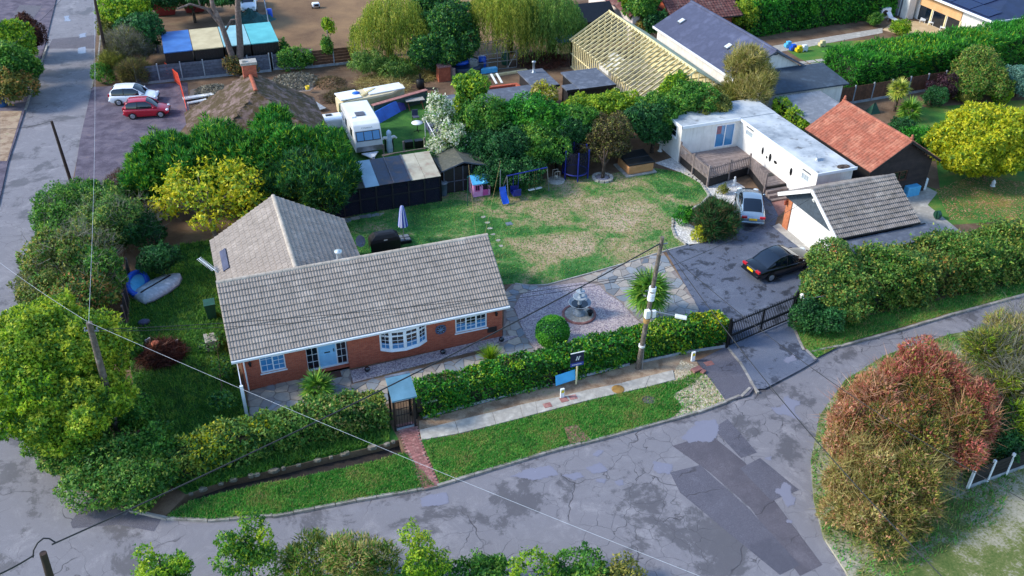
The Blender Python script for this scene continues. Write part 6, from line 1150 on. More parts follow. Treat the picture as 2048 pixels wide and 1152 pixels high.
for sx_, sy_ in ((-.2, -.2), (.2, -.2), (.2, .2), (-.2, .2)): q.bar((p.x+sx_, p.y+sy_, .12), (p.x+sx_, p.y+sy_, .85), .03)
q.bar((p.x-.2, p.y-.2, .85), (p.x+.2, p.y-.2, .85), .03).bar((p.x-.2, p.y+.2, .85), (p.x+.2, p.y+.2, .85), .03); q.ball((p.x, p.y, .35), .14); q.build('ornament', K['stone'], st_)
p = at(1100, 348); bn_ = thing('garden_bench', (p.x, p.y, 0), 'dark slatted bench or log store under the trees behind the swings', 'bench'); 
for k in range(4): MB().box(p.x-.7, p.x+.7, p.y-.1+k*.14, p.y+.02+k*.14, .95+k*.06, .99+k*.06).build('slat', K['greyfence'], bn_)
for sx_ in (-.6, .6): MB().box(p.x+sx_-.04, p.x+sx_+.04, p.y, p.y+.4, 0, .95).build('leg', K['darkwood'], bn_)
p = at(770, 497); bq = thing('covered_barbecue', (p.x, p.y, 0), 'barbecue under a black fitted cover behind the bungalow', 'barbecue'); V = []
for z, hx, hy in ((0, .95, .42), (.75, .98, .45), (.95, .9, .4), (1.2, .62, .28), (1.27, .4, .15)): V += [(p.x-hx, p.y-hy, z), (p.x+hx, p.y-hy, z), (p.x+hx, p.y+hy, z), (p.x-hx, p.y+hy, z)]
q = MB().add(V, [(i*4+k, i*4+(k+1) % 4, (i+1)*4+(k+1) % 4, (i+1)*4+k) for i in range(4) for k in range(4)]+[(16, 17, 18, 19)]); q.build('cover', mat('black_vinyl', '#17181d', '#0f1014', scale=4, rough=.5, bump=.4), bq, bevel=.05); MB().box(p.x-.12, p.x+.12, p.y-.46, p.y-.45, .86, .92).build('logo_patch', K['white'], bq)
p = at(746, 505); one('gas_bottle', MB().lathe((p.x, p.y, 0), [(.15, 0), (.17, .05), (.17, .38), (.1, .5), (.05, .52), (.08, .62), (0, .62)], 14), mat('bright_green_paint', '#1fb048', '#189a3c', rough=.4), 'bright green gas bottle beside the covered barbecue', 'gas bottle')
p = at(808, 482); pr = thing('parasol', (p.x, p.y, 0), 'closed blue and white striped parasol on a weighted black base', 'parasol'); MB().cyl((p.x, p.y, .2), (p.x, p.y, 2.6), .03, .025, 10).build('pole', K['metal'], pr); MB().box(p.x-.42, p.x+.42, p.y-.42, p.y+.42, 0, .22).build('base', K['black'], pr)
for sx_ in (-.2, .2):
    for sy_ in (-.2, .2): MB().box(p.x+sx_-.16, p.x+sx_+.16, p.y+sy_-.16, p.y+sy_+.16, .22, .27).build('weight_slab', K['greyblock'], pr)
t = NT('blue_white_stripes', .85); tc = t.n.new('ShaderNodeTexCoord'); sx = t.n.new('ShaderNodeSeparateXYZ'); t.l.new(tc.outputs['Object'], sx.inputs[0]); an = t.math('ARCTAN2', sx.outputs[1], sx.outputs[0]); st2 = t.math('SINE', t.math('MULTIPLY', an, 8.0)); t.color(t.ramp(t.val(st2, -1, 1), [(.42, hexc('#2c3f9e')), (.58, hexc('#c9cfe4'))])); q = MB(); V = []; N = 24; prof = [(.03, 2.65), (.1, 2.55), (.16, 2.2), (.22, 1.7), (.28, 1.15)]
for r_, z in prof: V += [(p.x+r_*(1+.22*(k % 2))*math.cos(6.2832*k/N), p.y+r_*(1+.22*(k % 2))*math.sin(6.2832*k/N), z) for k in range(N)]
q.add(V, [(i*N+k, (i+1)*N+k, (i+1)*N+(k+1) % N, i*N+(k+1) % N) for i in range(4) for k in range(N)], True); q.build('canopy', t.m, pr)
# aviary run with patched sheet roof
av = thing('aviary', (11, 17.5, 0), 'dark timber aviary with a patched sheet roof at the back of the lawn', 'aviary')
pan = [(7.2, 8.6, 'clear'), (8.6, 9.9, 'mossy'), (9.9, 10.9, 'blueg'), (10.9, 11.9, 'navyp'), (11.9, 13.1, 'navyp'), (13.1, 14.1, 'cream'), (14.1, 15.2, 'cream')]
K['clear'] = mat('cloudy_plastic_sheet', '#8f9ea4', '#75848c', '#a2aeb2', scale=1.2, rough=.4); K['mossy'] = mat('mossy_sheet', '#4a4a40', '#35362c', '#5d5a48', scale=3, rough=.9, bump=.4); K['blueg'] = mat('blue_tinted_sheet', '#8aa6b4', '#7895a4', scale=1, rough=.35); K['navyp'] = mat('dark_blue_sheet', '#24314a', '#1b2538', '#4a3a36', scale=2, rough=.4); K['cream'] = mat('cream_sheet', '#bdb59e', '#a89f88', '#8a5f52', scale=.9, rough=.5)
for x0, x1, m_ in pan: q = MB(); q.add([(x0+.01, 15.95, 2.1), (x1-.01, 15.95, 2.1), (x1-.01+.1, 19.3, 2.45), (x0+.01+.1, 19.3, 2.45), (x0+.01, 15.95, 2.13), (x1-.01, 15.95, 2.13), (x1-.01+.1, 19.3, 2.48), (x0+.01+.1, 19.3, 2.48)], [(0, 3, 2, 1), (4, 5, 6, 7), (0, 1, 5, 4), (1, 2, 6, 5), (2, 3, 7, 6), (3, 0, 4, 7)]); q.build('roof_sheet', K[m_], av)
for x in (9.9, 11.9, 13.1): MB().bar((x, 15.93, 2.17), (x+.1, 19.3, 2.52), .06, .05).build('batten', K['greyfence'], av)
for k in range(8): x = 7.3+k*1.13; MB().box(x-.05, x+.05, 16.2, 16.3, 0, 2.1).build('post', K['darkwood'], av)
MB().bar((7.2, 16.25, 2.04), (15.2, 16.25, 2.04), .08, .12).bar((7.2, 16.25, 1.1), (15.2, 16.25, 1.1), .05, .08).build('rail', K['darkwood'], av); MB().box(7.2, 15.2, 16.24, 16.26, .0, 2.0).build('mesh_front', K['net'], av); MB().box(7.2, 15.2, 19.2, 19.28, 0, 2.3).build('back_wall', K['darkwood'], av); MB().box(7.1, 7.2, 16.2, 19.2, 0, 2.2).build('side_wall', K['darkwood'], av); MB().box(15.2, 15.28, 16.2, 19.2, 0, 2.2).build('side_wall', K['darkwood'], av)
MB().box(8.4, 9.3, 18, 18.8, .4, 1.2).build('nest_box', mat('brown_nest_box', '#6a3a34', '#54302c'), av)
cz = bpy.data.objects.new('aviary_paving', None); cz['kind'] = 'structure'; COL.objects.link(cz); cz.location = (8.5, 16, 0); crazy(cz, [(6.6, 15.3), (11, 15.6), (11, 16.15), (6.6, 16.15)], [], .45, .03)
sd_ = thing('garden_shed', (17.2, 18, 0), 'small dark garden shed with shallow felt gable roof behind the playhouse', 'shed'); gable_section('y', 16.9, 19.4, 15.5, 18.8, 1.95, 2.45, .07).build('roof', mat('mossy_felt', '#5d5d52', '#45463c', '#6d6a58', scale=2), sd_); MB().box(15.7, 18.6, 17.2, 19.2, 0, 1.95).build('wall', K['darkwood'], sd_)
q = MB().bar((15.5, 16.88, 1.92), (17.15, 16.88, 2.42), .03, .1).bar((18.8, 16.88, 1.92), (17.15, 16.88, 2.42), .03, .1); q.build('bargeboard', K['greyfence'], sd_); q = MB()
for x in (15.75, 16.5, 17.15, 17.8, 18.5): q.bar((x, 17.18, 0), (x, 17.18, 2.0), .05, .03)
q.bar((15.7, 17.18, .9), (18.6, 17.18, .9), .03, .06); q.build('frame', K['greyfence'], sd_)
p = at(887, 390); wbt = thing('water_butt', (p.x, p.y, 0), 'grey-blue plastic water butt at the end of the aviary', 'water butt'); MB().lathe((p.x, p.y, 0), [(.24, 0), (.27, .3), (.3, .9), (.33, .92), (.33, .98)], 18).build('body', mat('blue_grey_plastic', '#4a5a68', '#3e4c58', rough=.5), wbt); MB().lathe((p.x, p.y, .98), [(.33, 0), (.3, .05), (0, .07)], 18).build('lid', K['greyblock'], wbt)
for u, v, l in ((682, 418, 'left'), (694, 414, 'right')): p = at(u, v); one('blue_pot', MB().lathe((p.x, p.y, 0), [(.16, 0), (.22, .3), (.24, .4), (.2, .4), (0, .32)], 14), mat('glazed_blue_'+l, '#4a86b4', '#3a729e', rough=.3), 'glazed blue pot beside the aviary, '+l+' of two', 'pot', 'blue pots')
for u, v, u2, v2, l in ((935, 412, 936, 352, 'green clothes post in front of the shed, left'), (1000, 398, 1001, 340, 'blue-grey clothes post beside the slide')): p = at(u, v); one('clothes_post', MB().cyl(p, at_depth_of(u2, v2, p), .035, .03, 8), K['green'] if 'green' in l else K['greyblock'], l, 'post')
# boats, bins and heaps in the side garden
p = at(318, 580); bo = thing('upturned_dinghy', (p.x, p.y, 0), 'white dinghy lying upside down on the side lawn', 'boat'); q = MB(); V = []; st3 = [(-1.5, .62, .42), (-1.0, .78, .5), (0, .85, .5), (.9, .72, .46), (1.45, .35, .38), (1.65, .04, .3)]; R_ = Matrix.Rotation(math.radians(38), 3, 'Z')
for x, w_, h_ in st3:
    for y, z in ((-w_, .05), (-w_, .2), (-w_*.8, h_*.85), (-w_*.3, h_), (w_*.3, h_), (w_*.8, h_*.85), (w_, .2), (w_, .05)): V.append(p+R_@Vector((x, y, z)))
q.add(V, [(i*8+k, i*8+k+1, (i+1)*8+k+1, (i+1)*8+k) for i in range(5) for k in range(7)]+[tuple(range(8))[::-1]], True); q.build('hull', mat('worn_white_boat', '#c3cdd2', '#9ca8ae', '#d2dade', scale=2.5, rough=.5), bo); q = MB(); q.obox(p+R_@Vector((-.1, 0, .52)), R_@Vector((1, 0, 0)), R_@Vector((0, 1, 0)), ZV, 1.1, .03, .03); q.build('keel', K['darkwood'], bo)
q = MB()
for s in (-1, 1): q.tube([p+R_@Vector((x, s*w_*1.02, .12)) for x, w_, h_ in st3], .05, 6)
q.build('gunwale', K['greyblock'], bo)
p = at(278, 580); db = thing('inflatable_boat', (p.x, p.y, 0), 'small bright blue boat standing on edge against the white dinghy', 'boat'); q = MB(); V = []; ax = Vector((.25, .95, 0)).normalized(); tilt = Vector((-.75, .2, .62)).normalized(); nn = ax.cross(tilt)
ringp = [p+Vector((0, 0, .45))+ax*(1.15*math.cos(a_))*(1 if math.cos(a_) > 0 else .9)+tilt*(.58*math.sin(a_)) for a_ in [k*2*math.pi/20 for k in range(20)]]
q.tube(ringp+[ringp[0]], .17, 8); q.build('tube', K['blueplastic'], db); q = MB().add(ringp, [tuple(range(20))]); q.build('floor', K['sky'], db)
p = at(437, 632); gbn = thing('green_bin', (p.x-.4, p.y, 0), 'dark green wheeled bin against the left wall of the bungalow', 'bin'); x, y = p.x-.35, p.y; q = MB(); q.add([(x-.24, y-.26, .08), (x+.24, y-.26, .08), (x+.24, y+.26, .08), (x-.24, y+.26, .08), (x-.29, y-.32, 1.0), (x+.29, y-.32, 1.0), (x+.29, y+.32, 1.0), (x-.29, y+.32, 1.0)], [(0, 3, 2, 1), (0, 1, 5, 4), (1, 2, 6, 5), (2, 3, 7, 6), (3, 0, 4, 7), (4, 5, 6, 7)]); q.build('body', K['green'], gbn); MB().box(x-.32, x+.32, y-.36, y+.36, 1.0, 1.07).build('lid', K['green'], gbn, bevel=.02); MB().cyl((x-.25, y+.28, .1), (x+.25, y+.28, .1), .1, .1, 12).build('wheels', K['tyre'], gbn)
p = at(443, 690); lt_ = thing('slab_stack', (p.x-.3, p.y, 0), 'untidy stack of pale slabs against the left end wall', 'slabs')
for k in range(6): MB().obox((p.x-.45+random.uniform(-.06, .06), p.y+random.uniform(-.05, .05), .06+k*.11), (1, random.uniform(-.1, .1), 0), (random.uniform(-.1, .1), 1, 0), ZV, .3, .42, .05).build('slab', K['stone'], lt_)
def heap(name, label, u, v, r, h, pal, n, L, W, cat='heap', base='#4a3a2c', junk=0):
    p = at(u, v); t = thing(name, (p.x, p.y, 0), label, cat); q = MB(); V = []; N = 30; RG = 8; o1, o2 = random.random()*6, random.random()*6; h *= .75
    for i in range(RG):
        f_ = 1-i/RG
        for k in range(N):
            a_ = 6.2832*k/N; rr_ = r*f_*(1+.22*math.sin(2*a_+o1)+.15*math.sin(5*a_+o2)+random.uniform(-.06, .06)); x_, y_ = p.x+rr_*math.cos(a_)*1.15, p.y+rr_*math.sin(a_)*.9; V.append((x_, y_, max(0 if i == 0 else .02, h*(1-f_)**.8*(.75+.35*math.sin(x_*3.1+o1)*math.sin(y_*3.7+o2)+random.uniform(-.12, .12)))))
    q.add(V, [(i*N+k, i*N+(k+1) % N, (i+1)*N+(k+1) % N, (i+1)*N+k) for i in range(RG-1) for k in range(N)]+[tuple(range((RG-1)*N, RG*N))], False); q.build('mound', mat(name+'_'+str(u), base, None, scale=4, rough=.95, bump=.6), t)
    if n:
        a_ = rng.random(n)*2*np.pi; rr = r*np.sqrt(rng.random(n)); pos = np.stack([p.x+rr*np.cos(a_), p.y+rr*np.sin(a_), h*(1-rr/r)*1.0+.06+rng.random(n)*.15], 1); tip = rng.normal(0, 1, (n, 3))*np.array([1, 1, .45]); linkmesh('debris', leaf_mesh('debris', pos, tip, rng.normal(0, 1, (n, 3)), L*rng.uniform(.5, 1.5, n), W, pick(pal, n), K['leaf'], t.location), t, 'stuff')
    return t
heap('bonfire_heap', 'brown heap of cut branches on the side lawn', 325, 712, 1.2, .8, 'copper', 2600, .5, .05, 'heap', '#4a3628'); p = at(316, 708); one('terracotta_pot', MB().lathe((p.x, p.y, .45), [(.05, 0), (.18, .04), (.22, .3), (.2, .34), (0, .3)], 14), K['terracotta'], 'terracotta pot lying on the heap of branches', 'pot')
for u, v, l in ((297, 686, 'upper left of the heap'), (268, 706, 'left of the heap, tall'), (352, 690, 'right of the heap')): p = at(u, v); one('white_scrap', MB().obox((p.x, p.y, .14), (1, .4, .2), (-.4, 1, 0), (0, -.2, 1), .16, .02, .18), K['white'], 'white scrap lying on the side lawn, '+l, 'scrap', 'white scraps on the side lawn')
p = at(300, 645); one('dark_sack', MB().ball((p.x-.3, p.y, .1), .35, .25, .16), K['bluefelt'], 'dark sack or stone lying in the side garden grass', 'sack')
p = at(207, 405); cn = thing('traffic_cone', (p.x, p.y, 0), 'red and white traffic cone among the bushes by the lane', 'traffic cone'); MB().box(p.x-.22, p.x+.22, p.y-.22, p.y+.22, .3, .35).build('base', K['orange'], cn); MB().lathe((p.x, p.y, .35), [(.16, 0), (.13, .22)], 14).build('lower_cone', K['orange'], cn); MB().lathe((p.x, p.y, .57), [(.13, 0), (.08, .25)], 14).build('white_band', K['white'], cn); MB().lathe((p.x, p.y, .82), [(.08, 0), (.03, .22), (0, .22)], 14).build('tip', K['orange'], cn); MB().box(p.x-.03, p.x+.03, p.y-.03, p.y+.03, 0, .3).build('stand', K['black'], cn)
for u, v, a_, l in ((292, 428, .1, 'pale wooden pallet lying under the yellow maple, upper'), (323, 435, .6, 'pale wooden pallet lying under the yellow maple, lower')):
    p = at(u, v); pl = thing('pallet', (p.x, p.y, 0), l, 'pallet', 'pallets under the maple'); R_ = Matrix.Rotation(a_, 3, 'Z')
    for k in range(5): MB().obox(p+R_@Vector((0, -.4+k*.2, .14)), R_@Vector((1, 0, 0)), R_@Vector((0, 1, 0)), ZV, .55, .07, .012).build('plank', K['stone'], pl)
    for k in (-.45, 0, .45): MB().obox(p+R_@Vector((k, 0, .065)), R_@Vector((0, 1, 0)), R_@Vector((1, 0, 0)), ZV, .45, .05, .06).build('bearer', K['wood'], pl)
p = at(410, 478); 
sfn = thing('boundary_fence', at(258, 640), 'old dark timber fence along the left side of the side garden', 'fence')
for k in range(7): a_ = at(262+(-2)*k, 555+k*24); c_ = at(262-2*(k+1), 555+(k+1)*24); MB().bar(a_+ZV*.7, c_+ZV*.7, .03, 1.2).build('panel', K['darkwood'], sfn); MB().box(a_.x-.05, a_.x+.05, a_.y-.05, a_.y+.05, 0, 1.4).build('post', K['wood'], sfn)
# ornaments near deck
for u, v, l in ((1468, 370, 'small white statue at the foot of the deck railing'), (1380, 330, 'small pale lantern beside the deck corner'), (1320, 302, 'pale bird bath under the trees by the mobile home')): p = at(u, v); one('garden_ornament', MB().lathe((p.x, p.y, 0), [(.16, 0), (.14, .08), (.06, .15), (.09, .3), (.12, .42), (.06, .5), (.08, .58), (.05, .68), (0, .7)] if 'bath' not in l else [(.2, 0), (.1, .1), (.08, .6), (.3, .72), (.32, .78), (0, .74)], 14), K['white'], l, 'ornament')
bd_ = bpy.data.objects.new('bed_edging', None); bd_['kind'] = 'structure'; COL.objects.link(bd_); E_ = poly([(1372, 490), (1350, 474), (1344, 456), (1346, 436), (1372, 424), (1402, 410), (1418, 392), (1402, 367), (1370, 346)]); bd_.location = E_[0]; me = MB().box(-.17, .17, -.07, .07, -.02, .12).mesh('edging_stone', K['stone'])
for a_, c_ in zip(E_[:-1], E_[1:]):
    n_ = max(1, int((c_-a_).length/.38))
    for k in range(n_): inst('edging_stone', me, bd_, a_.lerp(c_, (k+.5)/n_), (0, 0, math.atan2(c_.y-a_.y, c_.x-a_.x)+random.uniform(-.1, .1)))
p = at(1818, 388); one('blue_crate', MB().box(p.x-.55, p.x+.55, p.y-.4, p.y+.4, 0, .75), K['sky'], 'pale blue storage box beside the garage back wall', 'box', bevel=.04); p = at(1830, 382); one('white_trough', MB().box(p.x+.1, p.x+.9, p.y-.1, p.y+.5, 0, .9), K['upvc'], 'white box with plants behind the blue storage box', 'box', bevel=.04)
p = at(1873, 437); one('hose_reel', MB().cyl((p.x-.12, p.y, .3), (p.x+.12, p.y, .3), .28, .28, 16).bar((p.x-.16, p.y-.1, 0), (p.x-.16, p.y, .6), .04).bar((p.x+.16, p.y-.1, 0), (p.x+.16, p.y, .6), .04), K['green'], 'dark green hose reel on the concrete side path', 'hose reel'); p = at(1985, 372); one('white_ornament', MB().lathe((p.x, p.y, 0), [(.2, 0), (.12, .1), (.16, .3), (.05, .5), (0, .52)], 12), K['white'], 'small white ornament under the yellow tree', 'ornament')
# ------------------------------------------------------------------ fences of the back plots
def panel_fence(name, label, a, b, n, h=1.6, m='greyfence', boards=5, vertical=False, gravel_board=True, postm='conpost'):
    a = Vector((a[0], a[1], 0)); b = Vector((b[0], b[1], 0)); d = (b-a)/n; t = thing(name, a, label, 'fence'); ang = math.atan2(d.y, d.x); L = d.length-.1
    pm = MB().box(-.05, .05, -.06, .06, 0, h+.15).mesh('post', K[postm])
    if vertical: bm_ = MB().box(-L/2/8*.96, L/2/8*.96, -.015, .015, .25, h+.05).mesh('board', K[m])
    else: bm_ = MB().box(-L/2, L/2, -.015, .015, 0, (h-.2)/boards-.02).mesh('board', K[m])
    gm = MB().box(-L/2, L/2, -.025, .025, 0, .22).mesh('gravel_board', K['conpost'])
    for i in range(n+1): inst('post', pm, t, a+d*i, (0, 0, ang))
    for i in range(n):
        c = a+d*(i+.5)
        if gravel_board: inst('gravel_board', gm, t, c, (0, 0, ang))
        if vertical:
            for k in range(8): inst('board', bm_, t, c+d.normalized()*(L*((k+.5)/8-.5))+Vector((0, 0, random.uniform(-.015, .015))), (0, 0, ang))
        else:
            for k in range(boards): inst('board', bm_, t, c+Vector((0, 0, .24+k*(h-.2)/boards)), (random.uniform(-.04, .04), 0, ang))
    return t
a, b = at(275, 170), at(542, 143); panel_fence('panel_fence', 'grey concrete-post fence behind the parked cars', a, b, 6, 1.6, 'greyfence')
a, b = at(548, 140), at(625, 136); panel_fence('panel_fence', 'grey weathered fence behind the old chimney', a, b, 2, 1.5, 'greyfence'); a, b = at(625, 136), at(712, 126); panel_fence('panel_fence', 'newer brown fence panels beside the first willow', a, b, 2, 1.6, 'fence')
panel_fence('boundary_fence', 'brown fence with white posts along the slate-blue roofed building', (42.2, 38.8), (42.3, 22.5), 9, 1.7, 'fence', 6, postm='white'); panel_fence('panel_fence', 'brown panel fence with concrete posts below the tall hedge', (51.9, 21.5), (66, 22.0), 7, 1.55, 'fence', 8, True)
a, b = at(1935, 977), at(2120, 908); panel_fence('panel_fence', 'dark fence with pale blue-white posts beside the red bush', a, b, 5, 1.2, 'darkwood', 4, postm='upvc')
a, b = at(1610, 650), at(1690, 650); 
om = thing('barrier_mesh', at(365, 170), 'bright orange plastic barrier mesh stretched between stakes', 'barrier'); pts_ = [at(334, 150, 0), at(360, 172, 0), at(372, 215, 0), at(378, 245, 0)]
for i, p in enumerate(pts_): MB().bar(p, p+ZV*1.25, .04).build('stake', K['orange'], om)
q = MB()
for i in range(3):
    a, c = pts_[i], pts_[i+1]; L_ = (c-a).length; n = int(L_/.22)
    for k in range(n+1): p = a.lerp(c, k/n); q.bar(p+ZV*.1, p+ZV*1.18, .045, .012)
    for k in range(9): z = .1+k*.135; q.bar(a+ZV*z, c+ZV*(z+random.uniform(-.03, .03)), .04, .035)
q.build('mesh', K['orange'], om)
# ------------------------------------------------------------------ containers, skips, stored things
cols = [('#3a70b4', '#2f5f9c', 'blue'), ('#c8b88e', '#b3a27a', 'cream'), ('#8fbcc0', '#78a6ac', 'pale turquoise'), ('#5ab4b6', '#479ea2', 'bright turquoise')]
xs = [-1.45, 1.05, 3.7, 6.1, 8.6]
for i, (c1, c2, nm) in enumerate(cols):
    x0, x1 = xs[i], xs[i+1]-.06; y0, y1 = 45.7, 51.5; t = thing('shipping_container', ((x0+x1)/2, 48.6, 0), nm+'-roofed storage container in the row behind the fence', 'container', 'row of containers'); m_ = mat('container_roof_'+nm.replace(' ', '_'), c1, c2, scale=.8, rough=.6, bump=.2)
    MB().box(x0+.04, x1-.04, y0+.05, y1-.05, 0, 2.52).build('body', K['black'], t); MB().box(x0, x1, y0, y1, 2.52, 2.6).build('roof', m_, t); q = MB()
    for k in range(9): q.box(x0+.1+k*(x1-x0-.2)/9, x0+.1+(k+.5)*(x1-x0-.2)/9, y0+.015, y0+.05, .1, 2.5)
    q.build('corrugation', K['black'], t)
def skip(u, v, label):
    p = at(u, v); t = thing('skip', (p.x, p.y, 0), label, 'skip', 'red skips'); x, y = p.x, p.y; q = MB(); B = [(x-.9, y-.8, .1), (x+.9, y-.8, .1), (x+.9, y+.8, .1), (x-.9, y+.8, .1)]; T_ = [(x-1.25, y-.9, 1.3), (x+1.25, y-.9, 1.3), (x+1.25, y+.9, 1.3), (x-1.25, y+.9, 1.3)]
    q.add(B+T_, [(0, 1, 5, 4), (1, 2, 6, 5), (2, 3, 7, 6), (3, 0, 4, 7), (0, 3, 2, 1)]); q.build('body', K['red'], t); q = MB()
    for i in range(4): q.bar(T_[i], T_[(i+1) % 4], .1)
    q.build('rim', K['red'], t); MB().box(x-1.1, x+1.1, y-.8, y+.8, .9, 1.1).build('rubble', K['earth'], t)
skip(332, 28, 'red skip full of rubble at the top left, left one'); skip(390, 22, 'red skip at the top left, right one')
heap('netted_heap', 'heap under a dark green net behind the containers', 505, 40, 1.9, 1.6, 'dark', 0, .2, .05, 'heap', '#2f5a58'); p = at(540, 35); one('blue_barrel', MB().lathe((p.x, p.y, 0), [(.28, 0), (.32, .1), (.32, .85), (.27, .92), (0, .92)], 16), K['blueplastic'], 'blue barrel beside the field fence at the top', 'barrel')
ff = thing('field_fence', at(533, 10), 'pale wire fence post line at the edge of the brown field', 'fence')
for v in (-5, 15, 30, 45): p = at(528+v*.2, v); MB().box(p.x-.05, p.x+.05, p.y-.05, p.y+.05, 0, 1.3).build('post', K['conpost'], ff)
q = MB(); q.tube([at(527, -5, 1.1), at(537, 45, 1.1)], .02).tube([at(527, -5, .6), at(537, 45, .6)], .02); q.build('wire', K['palewire'], ff)
p = at(632, 16); mo = thing('robot_mower', (p.x, p.y, 0), 'small white and black machine standing on the brown field', 'mower'); MB().box(p.x-.4, p.x+.4, p.y-.3, p.y+.3, .15, .6).build('body', K['upvc'], mo, bevel=.12); MB().box(p.x-.2, p.x+.3, p.y-.31, p.y+.1, .25, .5).build('grille', K['black'], mo)
for sx in (-.38, .38): MB().cyl((p.x+sx-.06, p.y, .18), (p.x+sx+.06, p.y, .18), .18, .18, 12).build('wheel', K['tyre'], mo)
p = at(303, 105); cg = thing('scrap_rack', (p.x, p.y, 0), 'dark metal frames and junk piled left of the containers', 'rack')
for k in range(5): MB().box(p.x-.9+k*.35, p.x-.7+k*.35, p.y-.3, p.y+.4, 0, .4+.25*(k % 3)).build('crate', K['greyblock'] if k % 2 else K['bluefelt'], cg)
q = MB()
for sx in (-.8, .8):
    for sy in (-.4, .5): q.bar((p.x+sx, p.y+sy, 0), (p.x+sx, p.y+sy, 1.5), .05)
q.bar((p.x-.8, p.y-.4, 1.5), (p.x+.8, p.y-.4, 1.5), .05).bar((p.x-.8, p.y+.5, 1.5), (p.x+.8, p.y+.5, 1.5), .05).bar((p.x-.8, p.y-.4, 1.5), (p.x-.8, p.y+.5, 1.5), .05); q.build('rack_frame', K['metal'], cg)
# ------------------------------------------------------------------ caravan and its yard
cv = thing('caravan', (12.1, 27.3, 0), 'white touring caravan with blue-tinted front windows on the grass', 'caravan'); X0, X1, Y0, Y1 = 11.05, 13.15, 24.7, 30.0
prof = [(Y0+.1, .45), (Y0-.02, .9), (Y0+.02, 1.3), (Y0+.35, 2.1), (Y0+.6, 2.45), (Y0+1.0, 2.6), (Y1-.5, 2.62), (Y1-.1, 2.4), (Y1, 1.6), (Y1, .45)]; V = [(X0, y, z) for y, z in prof]+[(X1, y, z) for y, z in prof]; n = len(prof); q = MB().add(V, [tuple(range(n))[::-1], tuple(range(n, 2*n))]+[(i, (i+1) % n, n+(i+1) % n, n+i) for i in range(n)]); q.build('body', mat('caravan_white', '#e6e6e2', '#d8d9d6', scale=1, rough=.35), cv, bevel=.07)
nrm = Vector((0, -.8, .33)).normalized(); up = Vector((0, .33, .8)).normalized(); c0 = Vector(((X0+X1)/2, Y0+.19, 1.7))+nrm*.0
q = MB(); q.obox(c0+nrm*.015, (1, 0, 0), up, nrm, .92, .38, .03); wf = q.build('window_frame', K['black'], cv)
for k, w_ in ((-.61, .25), (0, .3), (.61, .25)): q = MB(); q.obox(c0+Vector((k, 0, 0))+nrm*.045, (1, 0, 0), up, nrm, w_, .32, .01); q.build('pane', K['curtain'], wf)
q = MB().box(X0+.6, X1-.8, 26.6, 27.3, 2.6, 2.68); q.build('roof_light', K['felt'], cv); MB().box(X0+.2, X0+.45, 26.4, 26.7, 2.6, 2.7).build('roof_vent', K['upvc'], cv); q = MB(); q.obox(((X0+X1)/2, Y0+.0, .75), (1, 0, 0), (0, 0, 1), (0, 1, 0), .98, .2, .03); q.build('gas_locker', K['metal'], cv)
q = MB().add([(X0+.4, Y0, .42), (X1-.4, Y0, .42), ((X0+X1)/2, Y0-1.15, .42), (X0+.4, Y0, .34), (X1-.4, Y0, .34), ((X0+X1)/2, Y0-1.15, .34)], [(0, 2, 1), (3, 4, 5), (0, 3, 5, 2), (1, 2, 5, 4), (0, 1, 4, 3)]).box((X0+X1)/2-.1, (X0+X1)/2+.1, Y0-1.25, Y0-.8, .4, .62); q.cyl(((X0+X1)/2, Y0-1.0, .3), ((X0+X1)/2, Y0-1.0, .0), .04, .04, 8); q.build('tow_hitch', K['upvc'], cv)
for x in (X0+.02, X1-.02): MB().cyl((x-.1, 27.4, .3), (x+.1, 27.4, .3), .3, .3, 16).build('wheel', K['tyre'], cv)
for a in (25.6, 27.6, 28.9): MB().box(X0-.02, X0-.003, a, a+.8, 1.4, 2.0).build('side_window', K['cglass'], cv)
fc = bpy.data.curves.new('lettering', 'FONT'); fc.body = 'Phoenix'; fc.size = .26; fc.align_x = 'CENTER'; fc.extrude = .002
fo = bpy.data.objects.new('lettering', fc); COL.objects.link(fo); bpy.context.view_layer.update(); dg = bpy.context.evaluated_depsgraph_get(); me = bpy.data.meshes.new_from_object(fo.evaluated_get(dg)); bpy.data.objects.remove(fo); me.materials.clear(); me.materials.append(K['greyblock'])
n2 = Vector((0, -.58, .81)).normalized(); u2 = Vector((0, .81, .58)).normalized(); lo = bpy.data.objects.new('lettering', me); COL.objects.link(lo); lo.parent = cv; lo.location = Vector(((X0+X1)/2, Y0+.42, 2.2))+n2*.03-cv.location; lo.rotation_euler = Matrix((Vector((1, 0, 0)), u2, n2)).transposed().to_euler()
p = at(665, 258); kt = thing('small_white_trailer', (p.x, p.y, 0), 'small white box with a dark vent left of the caravan, partly under the conifer', 'trailer'); MB().box(p.x-.9, p.x+.9, p.y-.7, p.y+.7, .3, 1.1).build('box', K['upvc'], kt, bevel=.1); MB().box(p.x-.4, p.x+.1, p.y+.1, p.y+.4, 1.1, 1.16).build('vent', K['black'], kt); MB().box(p.x-.7, p.x+.7, p.y-.4, p.y+.4, 0, .3).build('base', K['black'], kt)
